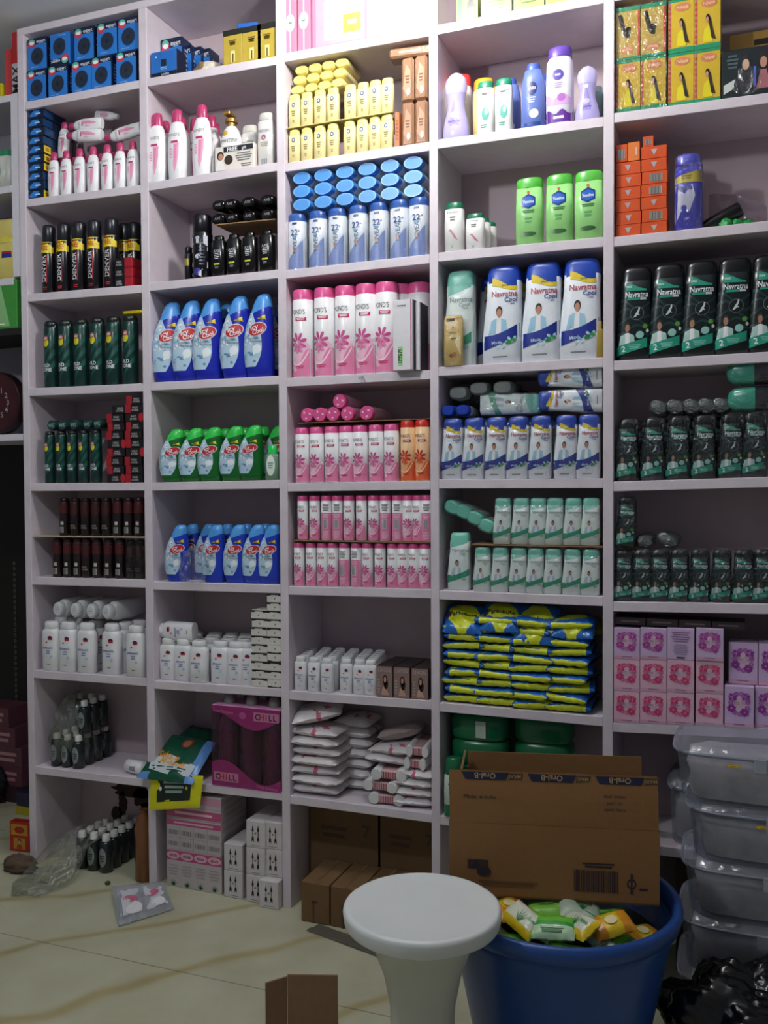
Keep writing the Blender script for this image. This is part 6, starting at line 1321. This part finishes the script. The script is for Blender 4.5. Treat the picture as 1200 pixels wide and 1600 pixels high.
for j in range(3):
    for i in range(4):
        x = -.2908+w5/2+.0008+i*(w5+.0010)+(.003 if i == 3 else 0); y = .036+(-.004 if (i == 3 and j == 2) else .0)
        P = PKB if j < 2 else (VBb if i == 2 else VB)
        inst(P, (x, y, zb(5, 6, x)+.0005+j*(h5+.001)), ('pink' if j < 2 else 'lilac')+' cream box with '+('printed text side showing' if P is VBb else 'a ring of flowers')+', %s row, %s' % (['bottom', 'middle', 'top'][j], olist(4)[i]), 'cream boxes with flower rings')
w, h = dmb(1142, 1190, 1068, 1140, -.0)
VBL = boxproto('cream_box', 'face cream box', w*.96, .06, h*.9, P_('#ccb0d4', .42), {'F': ring(P_('#8a2c8c', .4), P_('#a860b0', .4))})
x5 = -.2908+4*(w5+.001)+.006+VBL.w/2
inst(VBL, (x5, .026, zb(5, 6, x5)+.0005), 'larger lilac cream box with flower ring, standing right of the pink ones at the bottom'); inst(VBL, (x5+VBL.w+.002, .035, zb(5, 6, x5)+.0008), 'larger lilac cream box at the right edge of the photo, bottom')
inst(VBL, (x5+.008, .05, zb(5, 6, x5)+.001+VBL.h+.001), 'larger lilac cream box standing on top of the other larger one'); inst(VBL, (x5+.008+VBL.w+.002, .05, zb(5, 6, x5)+.0012+VBL.h+.001), 'larger lilac cream box at the right edge of the photo, top')
DBX = boxproto('dark_box', 'box', .075, .08, .018, P_('#2e2428', .3), {'F': lambda L: L.lines(-.8, .8, .3, .7, 1, P_('#6a5c5c'), 1)})
for i in range(4): inst(DBX, (-.2515+i*.077, .05, .626+3*(h5+.001)+.001), 'flat dark box lying on the top row of cream boxes, '+olist(4)[i], 'flat dark boxes on the cream boxes')
# ============================================================ FOREGROUND
# stool
STC = Vector((-.536, -.781, 0)); SR = .145; SZ = .452
t = link('round_stool', None); t.location = STC; tagthing(t, 'white round plastic stool with a waisted pedestal in front of the blue tub', 'stool')
STM = P_('#d6dad8', .34, var=.04, scale=14)
mb = MB(); prof = [(SZ-.006, .0), (SZ-.0065, .04), (SZ-.0055, .09), (SZ-.003, .12), (SZ+.0005, .134), (SZ+.001, .139), (SZ-.002, .1435), (SZ-.008, .145), (SZ-.026, .1425), (SZ-.030, .140), (SZ-.031, .136), (SZ-.026, .133)]
mb.loft([(z, max(r, .0005), max(r, .0005), 2, 0) for z, r in prof], STM, 64, cap0=True, cap1=False); link('seat', mb.mesh('seat'), t)
mb = MB(); prof = [(0, .128), (.012, .130), (.03, .118), (.08, .086), (.14, .066), (.20, .058), (.27, .060), (.33, .072), (.38, .090), (.41, .106), (.426, .122), (.428, .132)]
mb.loft([(z, r, r, 2, 0) for z, r in prof], P_('#c2c4b8', .4, var=.06, scale=14), 56, cap0=True, cap1=False); link('pedestal', mb.mesh('pedestal'), t)
# blue tub
TC = Vector((-.339, -.489, 0)); RZ = .387; TR_ = .24
t = link('blue_tub', None); t.location = TC; tagthing(t, 'large round blue plastic tub filled with small soaps behind the stool', 'tub')
BL = P_('#1b468c', .33, var=.12, scale=8)
mb = MB(); prof = [(.002, .150), (.01, .156), (.10, .176), (.22, .200), (.33, .222), (.352, .226)]
mb.loft([(z, r, r, 2, 0) for z, r in prof]+[(.352, .218, .218, 2, 0), (.20, .192, .192, 2, 0), (.012, .15, .15, 2, 0), (.0115, .001, .001, 2, 0)], BL, 64, cap0=True, cap1=False); link('tub_body', mb.mesh('tub_body'), t)
mb = MB(); prof = [(.345, .226), (.352, .238), (.372, .2435), (.384, .241), (RZ, .234), (.384, .226), (.372, .2225), (.352, .2205), (.345, .226)]
mb.loft([(z, r, r, 2, 0) for z, r in prof], BL, 72, cap0=False, cap1=False); link('rim', mb.mesh('rim'), t)
for a in (2.45,):
    mb = MB(); pts = [(cos(a+d)*r, sin(a+d)*r, z) for d, r, z in ((-.16, .236, .376), (-.15, .262, .386), (-.08, .276, .388), (0, .279, .388), (.08, .276, .388), (.15, .262, .386), (.16, .236, .376))]
    mb.tube(pts, .009, BL, 10); link('handle', mb.mesh('handle'), t)
# base heap hidden under the soaps
mb = MB()
mb.loft([(.20, .185, .185, 2, 0), (.30, .205, .205, 2, 0), (.312, .16, .16, 2, 0), (.318, .02, .02, 2, 0)], mat('#3a4a2a', .6, var=.5, scale=60), 40); o = link('soap_heap', mb.mesh('heap')); o.location = TC; tagthing(o, 'densely packed deeper layer of soap packs inside the blue tub', 'soap heap'); o['kind'] = 'stuff'
# individual soap packs
def soap(name, cfn, ends, prt, w=.078, l=.05, t_=.026):
    m = MB(); pillow(m, w, l, t_, cfn, 20, 12, hash(name) % 50, wr=.08)
    p = [('wrapper', m.mesh(name), None, None)]
    lm = MB()
    def pf(a, z, e):
        u = a/w+.5; v = z/l; h = (max(0, 1-abs(2*u-1)**4)*max(0, 1-abs(2*v-1)**3))**.6; return (a, z-l/2, t_/2+h*t_/2*1.04+e+.0006)
    prt(Lab(lm, pf, lambda z: w/2, w/2, l)); p.append(('print', lm.mesh(name+'_print'), 'wrapper', None)); return Proto('soap_pack', 'soap', p, t_, w, l)
YS = P_('#d8b81c', .28); GS = P_('#6fbe3c', .28); WS_ = P_('#d0d4c0', .3); GS2 = P_('#2a9a50', .3); OS = P_('#d08a1e', .28)
def aloe(L):
    for t in (-.9, -.45, 0, .45, .9): L.poly([(-.05, .25), (.45*sin(t), .3+.5*cos(t)), (.05, .25)], P_('#1e7a38'), 2, 1)
S1 = soap('sy', lambda u, v: YS if v < .25 or u > .9 else WS_, 0, lambda L: (aloe(L), L.text('Aloe', .5, .6, .16, GS2, .5, 0, 2)))
S2 = soap('sg', lambda u, v: GS if v > .6 or u < .06 else (P_('#3aa048', .3) if v > .4 else P_('#b8d8b0', .3)), 0, lambda L: L.lines(-.6, .6, .1, .35, 2, P_('#4a8a50'), 2))
S3 = soap('so', lambda u, v: OS if u < .3 or u > .7 else YS, 0, lambda L: L.ell(0, .5, .3, .2, P_('#e8d8a0'), 2))
S4 = soap('sw', lambda u, v: P_('#b8c8b4', .3) if v < .8 else GS2, 0, lambda L: (L.lines(-.4, .6, .5, .75, 2, P_('#2c4a34'), 2), aloe(L)))
S5 = soap('sl', lambda u, v: P_('#8ccc50', .28), 0, lambda L: L.lines(-.5, .5, .3, .7, 2, P_('#5a9a3a'), 2))
kinds_ = [(S3, 'yellow-orange'), (S1, 'white and yellow aloe'), (S2, 'green and white striped'), (S5, 'plain lime green'), (S4, 'pale green leafy')]
cnt = {}; soaps_ = []; i = 0
# (radius, angle in degrees, height, kind, turn, tilt)
for r, a, z, k, rz, tx in ((.160, 200, .322, 0, .3, .35), (.165, 222, .326, 1, -.5, .30), (.160, 246, .324, 2, -.25, .25), (.168, 266, .322, 1, .35, .35), (.160, 287, .326, 3, .2, .2), (.165, 308, .323, 4, .8, .35), (.160, 332, .322, 2, 1.2, .25), (.165, 352, .322, 0, .9, .2),
    (.110, 205, .346, 0, .9, .2), (.100, 235, .352, 0, -.4, .15), (.105, 262, .350, 2, -.55, .4), (.100, 290, .349, 0, .5, .15), (.110, 315, .350, 4, -.6, .35), (.105, 345, .347, 3, .4, .25), (.045, 250, .356, 3, .1, .1), (.130, 250, .368, 1, -.6, .45), (.128, 300, .368, 1, -.75, .5), (.135, 276, .366, 2, .1, .35), (.06, 320, .362, 4, .3, .2), (.140, 325, .364, 0, .6, .3), (.125, 225, .364, 0, 1.1, .2)):
    P, nmx = kinds_[k]; a = math.radians(a); loc = (TC.x+r*cos(a), TC.y+r*sin(a), z-.004)
    cnt.setdefault(nmx, []).append((loc[0], i)); soaps_.append((P, loc, nmx, (tx, .22*sin(i*2.2), rz), 0)); i += 1
for key, lst in cnt.items():
    lst.sort(); od = olist(len(lst))
    for (px, i), o_ in zip(lst, od):
        P, loc, nmx, rot, _ = soaps_[i]; inst(P, loc, '%s soap pack in the blue tub%s' % (nmx, ', '+o_+' of its kind' if o_ else ''), 'soap packs in the blue tub', rot, 1.08)
# open cardboard carton on the tub
CB_ = mat('#8a6238', .82, var=.08, scale=120, bump=.1); CBI = mat('#7c5830', .85, var=.08, scale=120); INKB = P_('#2a2430', .8); INKN = P_('#151c3c', .7)
cw, cd, ch = .415, .17, .150
t = link('open_carton', None); th = math.radians(13)
t.location = (-.343, -.535, .386); t.rotation_euler = (0, 0, th); tagthing(t, 'open brown cardboard carton standing on the blue tub, flaps up', 'carton')
q = .004
mb = MB(); mb.box(-cw/2, cw/2, 0, q, 0, ch, CB_); mb.box(-cw/2, cw/2, cd-q, cd, 0, ch, CBI); mb.box(-cw/2, -cw/2+q, q, cd-q, 0, ch, CBI); mb.box(cw/2-q, cw/2, q, cd-q, 0, ch, CBI); mb.box(-cw/2, cw/2, 0, cd, 0, q, CBI); link('body', mb.mesh('carton_body'), t)
fl = .106
mb = MB(); mb.grid(lambda i, j: ((i-.5)*(cw-.004)-.002*j, q*0-.003*sin(j*3)+.004*j, ch+.0005+fl*j+(.003*noise.noise(Vector((i*9, 0, 1))) if j > .99 else 0)), 24, 6, CB_, False); n0 = len(mb.v)
mb.grid(lambda i, j: ((.5-i)*(cw-.004)-.002*j, q-.003*sin(j*3)+.004*j, ch+.0005+fl*j), 24, 6, CBI, False); link('flap', mb.mesh('front_flap'), t)
mb = MB(); mb.box(-cw/2+.03, cw/2-.012, cd-q, cd, 0, .112, CBI); o = link('flap', mb.mesh('back_flap'), t); o.location = (0, 0, ch); o.rotation_euler = (-.10, 0, 0)
mb = MB(); mb.box(0, q, .004, cd-.01, 0, .105, CBI); o = link('flap', mb.mesh('side_flap'), t); o.location = (-cw/2, 0, ch); o.rotation_euler = (0, .22, 0)
lm = MB(); L = Lab(lm, lambda a, z, e: (a, -e-.0006-(.003*sin(max(0, z-ch)/fl*3)-.004*max(0, z-ch)/fl if z > ch else 0), z), lambda z: cw/2, cw/2, 1.0)
for a in (-.62, .02, .66):
    top = ch+fl
    L.poly([(a-.26, top-.002), (a+.20, top-.002), (a+.17, top-.017), (a-.22, top-.017)], INKN, 1, 1); L.text('Oral-B', a-.03, top-.009, .011, P_('#b09068'), 9, pi, 3); L.poly([(a+.2, top-.003), (a+.34, top-.003), (a+.32, top-.014), (a+.2, top-.016)], P_('#4a3a28', .8), 1, 1); L.text('MAXI', a+.26, top-.009, .007, P_('#a08058'), 9, pi, 3)
L.text('Made in India', -.70, ch+.055, .0085, INKB, None, 0, 1, bold=False); 
for k, s in enumerate(('tear down', 'perf. to', 'open here')): L.text(s, .58, ch+.066-.013*k, .007, INKB, None, 0, 1, bold=False)
L.rect(-.82, -.62, .058, .076, P_('#3c3028', .8), 1); L.poly([(-.80, .06), (-.72, .077), (-.70, .058)], INKB, 2, 1); L.ell(-.66, .052, .07, .010, INKB, 2)
L.bars(.20, .62, .022, .066, 26, INKB, None, 1); L.lines(.26, .6, .070, .082, 2, INKB, 1); L.lines(-.75, -.1, .022, .036, 2, P_('#6a4c30', .8), 1); L.ell(.74, .042, .045, .010, INKB, 1); L.ell(.74, .042, .03, .007, CB_, 2); L.rect(.73, .75, .022, .062, INKB, 3); L.lines(.80, .9, .028, .036, 1, INKB, 1)
link('print', lm.mesh('carton_print'), t)
# brown packs standing right of the carton inside the lower compartments
BRP = boxproto('brown_carton', 'carton', .05, .12, .075, P_('#5c4a30', .6), {'F': lambda L: L.lines(-.7, .7, .3, .7, 3, P_('#a89870'), 1)})
for k in range(2): inst(BRP, (-.235, -.06, .30+k*.0755), 'small beige carton in the stack right of the big open carton, %s from the bottom' % names[k], 'small beige cartons beside the open carton')
BRQ = boxproto('brown_carton', 'carton', .055, .13, .2985, P_('#5c4a30', .6), {}); inst(BRQ, (-.235, -.06, .0005), 'tall brown carton under the small beige cartons behind the tub')
# translucent storage boxes
def binproto(w, d, h):
    BM_ = film('#e2e6ee', .10, 6, milky=.13); m = MB()
    m.loft([(0, w/2*.90, d/2*.90, 5, 0), (.004, w/2*.92, d/2*.92, 5, 0), (h*.86, w/2*.985, d/2*.985, 5, 0)], BM_, 40, cap1=False)
    lid = MB(); LM_ = film('#dfe3ee', .12, 6, milky=.2)
    lid.loft([(h*.84, w/2, d/2, 5, 0), (h*.86, w/2*1.02, d/2*1.02, 5, 0), (h*.92, w/2*1.02, d/2*1.02, 5, 0), (h*.94, w/2*.97, d/2*.97, 5, 0), (h*.985, w/2*.95, d/2*.95, 5, 0), (h, w/2*.90, d/2*.90, 5, 0)], LM_, 40, cap0=False)
    rim = MB(); pts = []
    for k in range(41):
        a = 2*pi*k/40; c, s = cos(a), sin(a); pts.append((w/2*1.02*math.copysign(abs(c)**.4, c), d/2*1.02*math.copysign(abs(s)**.4, s), h*.88))
    rim.tube(pts, .0035, P_('#8c90a0', .3, alpha=.8), 8)
    lt = MB(); lt.bbox(-.014, .014, -d/2*1.02-.008, -d/2*1.02-.003, h*.66, h*.93, P_('#a8acb8', .35, alpha=.75), .003)
    cl = MB()
    cl.loft([(.006, w*.40, d*.40, 5, 0), (h*.2, w*.425, d*.425, 5, 0), (h*.45, w*.42, d*.42, 5, 0), (h*.62, w*.43, d*.43, 5, 0), (h*.68, w*.38, d*.38, 5, 0), (h*.72, w*.2, d*.2, 4, 0)], mat('#b9b0ac', .7, var=.35, scale=28, bump=.3), 60)
    cl.v = [(x+.006*noise.noise(Vector((x*30, y*30, z*90))), y+.006*noise.noise(Vector((x*30, z*90, y*30))), max(.005, z+.006*noise.noise(Vector((x*25, y*25, 3))))) for x, y, z in cl.v]
    return [('body', m.mesh('bin_body'), None, 'translucent plastic'), ('lid', lid.mesh('bin_lid'), None, None), ('rim', rim.mesh('bin_rim'), 'lid', None), ('latch', lt.mesh('bin_latch'), 'lid', None), ('folded_contents', cl.mesh('bin_contents'), None, 'pale folded packets seen through the plastic')]
bw, bd, bh = .36, .26, .1265
BN = Proto('storage_box', 'storage box', binproto(bw, bd, bh)); stx = MB()
lm = MB(); L = Lab(lm, lambda a, z, e: (a, -e, z), lambda z: .03, .03, .03); L.ell(0, 0, .5, .14, P_('#c8a020', .4), 1, 20); L.ell(0, 0, .42, .10, P_('#e0c840', .4), 2, 20); L.text('nayasa', 0, 0, .1, P_('#a02c20'), .6, 0, 3); stk = lm.mesh('sticker')
lb = ['bottom of the stack', 'second from the bottom', 'middle of the stack', 'fourth from the bottom', 'top of the stack']
for k in range(5):
    dx = (-.002, .0, .006, .016, -.012)[k]
    o = inst(BN, (-.12+bw/2+dx, -.20+bd/2-.03, .0006+k*(bh+.0012)), 'translucent storage box with lid, '+lb[k], 'stacked translucent storage boxes', (0, 0, (.01, -.02, .015, -.02, .0)[k]))
    if k in (4, 3): s_ = link('sticker', stk, o); s_.location = (-.055 if k == 4 else -.02, -bd/2*1.02-.0015, bh*.955 if False else bh*.75); s_['label'] = 'small oval yellow sticker'
BN2 = Proto('storage_box', 'storage box', binproto(.2, .2, .10)); inst(BN2, (-.06, .105, .3262), 'smaller translucent box glimpsed behind the stack of storage boxes', None, (0, 0, 0), (1, 1, 1.6))
bx0 = boxproto('brown_carton', 'carton', .16, .12, .292, P_('#4a3c2c', .7), {}); inst(bx0, (-.06, .09, .0005), 'dark carton under the smaller translucent box behind the stack')
# black bin bag
def bagn(i, j):
    t = 2*pi*i; p = pi*j*.93; d = Vector((cos(t)*sin(p), sin(t)*sin(p), cos(p)))
    r = 1+.34*noise.noise(d*2.1+Vector((4, 0, 0)))+.16*abs(noise.noise(d*5+Vector((0, 3, 0))))+.09*abs(noise.noise(d*11))
    return (d.x*r*.17, d.y*r*.12, max(.0, (.10+d.z*r*.12)))
mb = MB(); mb.grid(bagn, 90, 60, P_('#0b0b0e', .22, bump=.35, scale=45), True); o = link('black_plastic_bag', mb.mesh('bb')); o.location = (.035, -.372, .0006); tagthing(o, 'crumpled black plastic bag on the floor at the bottom right corner', 'plastic bag')
# cardboard box bottom left
cb2 = mat('#85664a', .85, var=.1, scale=60, bump=.1); A = onY(449, 1523, -.62); B = onY(527, 1522, -.60)
t = link('cardboard_sheet', None); t.location = (A.x, -.62, 0); tagthing(t, 'folded piece of brown cardboard standing upright at the bottom edge, left of the stool', 'cardboard')
bw2 = B.x-A.x; mb = MB(); mb.bbox(0, bw2, 0, .004, 0, A.z, cb2, .0008); o = link('panel', mb.mesh('cb_panel'), t); o.rotation_euler = (0, 0, .33)
mb = MB(); mb.bbox(-.05, 0, 0, .004, 0, A.z-.004, cb2, .0008); o = link('fold', mb.mesh('cb_fold'), t); o.rotation_euler = (0, 0, .9)
# sachet pair in clear plastic on the floor
pq = [onZ(185, 1447, .004), onZ(272, 1420, .004), onZ(255, 1378, .03), onZ(175, 1385, .03)]
def sq(L):
    L.poly([(-.8, .12), (-.75, .75), (-.1, .72), (-.12, .1)], P_('#c8c8d0', .4), 1); L.poly([(.05, .1), (.1, .72), (.8, .7), (.85, .15)], P_('#c8c8d0', .4), 1)
    L.ell(-.45, .45, .18, .13, P_('#c06a84'), 2, 10, .8); L.ell(.4, .5, .2, .12, P_('#c06a84'), 2, 10, -.5); L.ell(-.4, .2, .3, .12, P_('#e0e0e4'), 3); L.ell(.5, .22, .25, .1, P_('#e0e0e4'), 3)
pouch3('clear_sachet_pair', pq, .035, film('#d8dce4', .28, 30, milky=.30), 77, 'clear plastic pouch with two white sachets lying on the floor by the divider', 'pouch', prints=sq)
# things at the far left on the floor
def redp(L): L.rect(-.85, .85, .55, .92, P_('#b88a20', .4), 1); L.ell(0, .73, .5, .12, P_('#a82018'), 2); L.rect(-.6, .6, .08, .46, P_('#b88a20', .4), 1); L.ell(0, .36, .18, .07, HAIR, 2); L.ell(0, .33, .12, .05, P_('#c89878'), 3); L.poly([(-.3, .09), (-.2, .24), (.2, .24), (.3, .09)], P_('#a84030'), 2)
P = onZ(30, 1331, 0); w, h = dmb(16, 44, 1284, 1330, P.y)
mb = MB(); RX = boxproto('red_packet', 'packet', w, .03, h, P_('#a81e18', .35), {'F': redp}); inst(RX, (P.x, P.y+.016, .0005), 'red and yellow packet standing on the floor at the left edge', None, (-.0, 0, .1))
P = onZ(28, 1362, 0); lump('floor_cloth', (P.x, P.y+.01, .0004), (.055, .035, .030), P_('#5c4a3c', .9), 15, 'crumpled brown cloth on the floor at the left edge', 'cloth', .4, None, None, 2.6)
P = onZ(38, 1397, 0); lump('paper_scrap', (P.x, P.y, .0003), (.012, .008, .004), P_('#8a7a50', .9), 16, 'tiny scrap of litter on the floor by the clear bag', 'litter')
P = onZ(168, 1382, 0); lump('leaf_scrap', (P.x, P.y, .0003), (.008, .008, .006), P_('#3a4a2a', .9), 17, 'tiny dark green scrap on the floor by the sachet pouch', 'litter')
P = onZ(590, 1497, 0); mb = MB(); mb.grid(lambda i, j: (-.12+.24*i, -.03+.05*j+.02*i, .001+.006*abs(noise.noise(Vector((i*4, j*4, 2))))), 16, 6, P_('#5a564c', .6)); o = link('plastic_sheet', mb.mesh('ps')); P = onZ(540, 1470, 0); o.location = (P.x, P.y, 0); o.rotation_euler = (0, 0, -.35); tagthing(o, 'dark wrinkled plastic strip on the floor behind the stool', 'plastic sheet')
# far left alcove goods
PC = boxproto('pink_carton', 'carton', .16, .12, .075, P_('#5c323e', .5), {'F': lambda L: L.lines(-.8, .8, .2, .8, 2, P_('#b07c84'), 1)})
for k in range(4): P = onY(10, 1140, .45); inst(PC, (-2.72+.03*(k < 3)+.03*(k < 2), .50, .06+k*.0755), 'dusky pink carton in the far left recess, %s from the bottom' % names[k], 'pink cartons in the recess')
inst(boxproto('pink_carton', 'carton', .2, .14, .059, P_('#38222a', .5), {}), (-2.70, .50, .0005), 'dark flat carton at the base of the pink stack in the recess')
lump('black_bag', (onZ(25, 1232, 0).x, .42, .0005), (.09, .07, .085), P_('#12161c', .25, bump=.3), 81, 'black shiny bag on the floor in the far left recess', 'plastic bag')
YPk = boxproto('yellow_pack', 'pack', .08, .05, .028, P_('#a89a1c', .4), {}); inst(YPk, (-2.475, .36, .0005), 'yellow pack on the floor of the far left recess')
VPk = boxproto('violet_pack', 'pack', .09, .05, .05, P_('#24203c', .35), {}); inst(VPk, (-2.475, .37, .029), 'dark violet pack lying on the yellow one in the recess')
lump('purple_bag', (-2.79, .40, .0005), (.06, .05, .075), P_('#5a2448', .35), 84, 'purple bag at the left edge of the photo on the floor', 'bag')
# left unit goods
P = onY(22, 147, .02)
RD = boxproto('red_box', 'box', .03, .06, .20, P_('#b8282c', .35), {'F': lambda L: (L.rect(-1, 1, 0, .5, P_('#b8b0b4'), 1), L.text('MAX', 0, .25, .14, BLACK, 9, pi/2, 2))})
inst(RD, (-2.166, .045, 2.4755), 'tall red and white box on top of the left unit, beside the big shelving')
RD2 = boxproto('red_box', 'box', .025, .06, .15, P_('#c03a3c', .35), {}); inst(RD2, (-2.1965, .045, 2.4755), 'narrow red box left of the tall red and white one')
YL = boxproto('yellow_box', 'box', .12, .08, .045, P_('#c4b81c', .35), {'F': lambda L: L.ell(.5, .4, .12, .15, P_('#7a7420'), 1)}); inst(YL, (-2.28, .05, 2.4755), 'yellow box lying on top of the left unit')
w, h = dm(0, 20, 232, 290, .04); GWb = generic('lotion_bottle', 'lotion', .075, .05, .125, P_('#d0d0c8', .35), P_('#1a8a60', .3), lambda L: L.ell(-.3, .45, .3, .2, P_('#2a9a6a'), 1), .16, .9, .8, 2.8, FILM)
inst(GWb, (-2.235, .04, 2.1875), 'white bottle with green cap in the left unit, nearest the panel'); inst(GWb, (-2.315, .04, 2.1875), 'white bottle with green cap in the left unit, at the photo edge')
YWb = generic('lotion_bottle', 'lotion', .085, .05, .14, P_('#d8c870', .35), P_('#dccc50', .35), lambda L: (L.rect(-.2, .7, .5, .6, NAVY, 1), L.rect(-.2, .7, .6, .65, RED, 1)), .14, .9, .8, 2.8); inst(YWb, (-2.228, .04, 1.8935), 'yellow bottle standing in the left unit'); inst(YWb, (-2.316, .04, 1.8935), 'yellow bottle at the photo edge in the left unit')
inst(YWb, (-2.205, .055, 1.8935+.14+.028), 'yellow bottle lying on the standing yellow ones', None, (0, -pi/2, 0), .9)
GBX = boxproto('green_box', 'box', .19, .045, .155, P_('#3f8f3c', .35), {'F': lambda L: (L.poly([(-.9, .05), (-.9, .95), (.3, .97), (.7, .05)], P_('#86b87c', .35), 1), L.lines(.2, .5, .08, .12, 1, WHITE, 2))}); inst(GBX, (-2.262, .026, 1.7325), 'green box with pale front on the lower shelf of the left unit')
# dark clock with white numerals
tk = link('wall_clock', None); tk.location = (onY(-7, 630, .03).x, .05, 1.395+.103); tagthing(tk, 'dark red round clock with white numerals standing in the left unit', 'clock')
T = Matrix.Rotation(pi/2, 4, 'X'); mb = MB(); mb.cyl(.102, -.02, .02, P_('#2a0c10', .4), 40, .004, T); link('body', mb.mesh('clock'), tk)
lm = MB(); L = Lab(lm, lambda a, z, e: (a, -.02-e, z), lambda z: .1, .1, .1); L.ell(0, 0, .92, .92, P_('#3c1016', .4), 0, 36)
for n_ in range(1, 13): a = pi/2-n_*pi/6; L.text(str(n_), .52*cos(a), .46*sin(a), .17, P_('#a89c98', .5), None, 0, 1)
L.rect(-.02, .02, 0, .3, P_('#a89c98'), 2); link('dial', lm.mesh('dial'), tk)
# chain hanging in the dark recess
mb = MB()
P0 = onY(22, 880, .655); P1 = onY(23, 1105, .655)
for k in range(26):
    z = P0.z+(P1.z-P0.z)*k/26; pts = [(.004*cos(a)*(1 if k % 2 else .1), .004*cos(a)*(.1 if k % 2 else 1), z+.008*sin(a)) for a in [2*pi*i/8 for i in range(9)]]
    mb.tube(pts, .0012, P_('#8a8a80', .4, metal=.5), 5)
o = link('hanging_chain', mb.mesh('chain')); o.location = (P0.x, .655, 0); tagthing(o, 'thin chain hanging in front of the black cupboard at the left', 'chain')
# ------------------------------------------------------------ every label different
def neighbours():
    dup = {}
    for o in bpy.data.objects:
        if o.parent is None and 'label' in o: dup.setdefault(o['label'], []).append(o)
    for k, v in dup.items():
        if len(v) > 1:
            print('DUP', len(v), k)
        if not 4 <= len(k.split()) <= 16: print('LEN', len(k.split()), k)
neighbours()
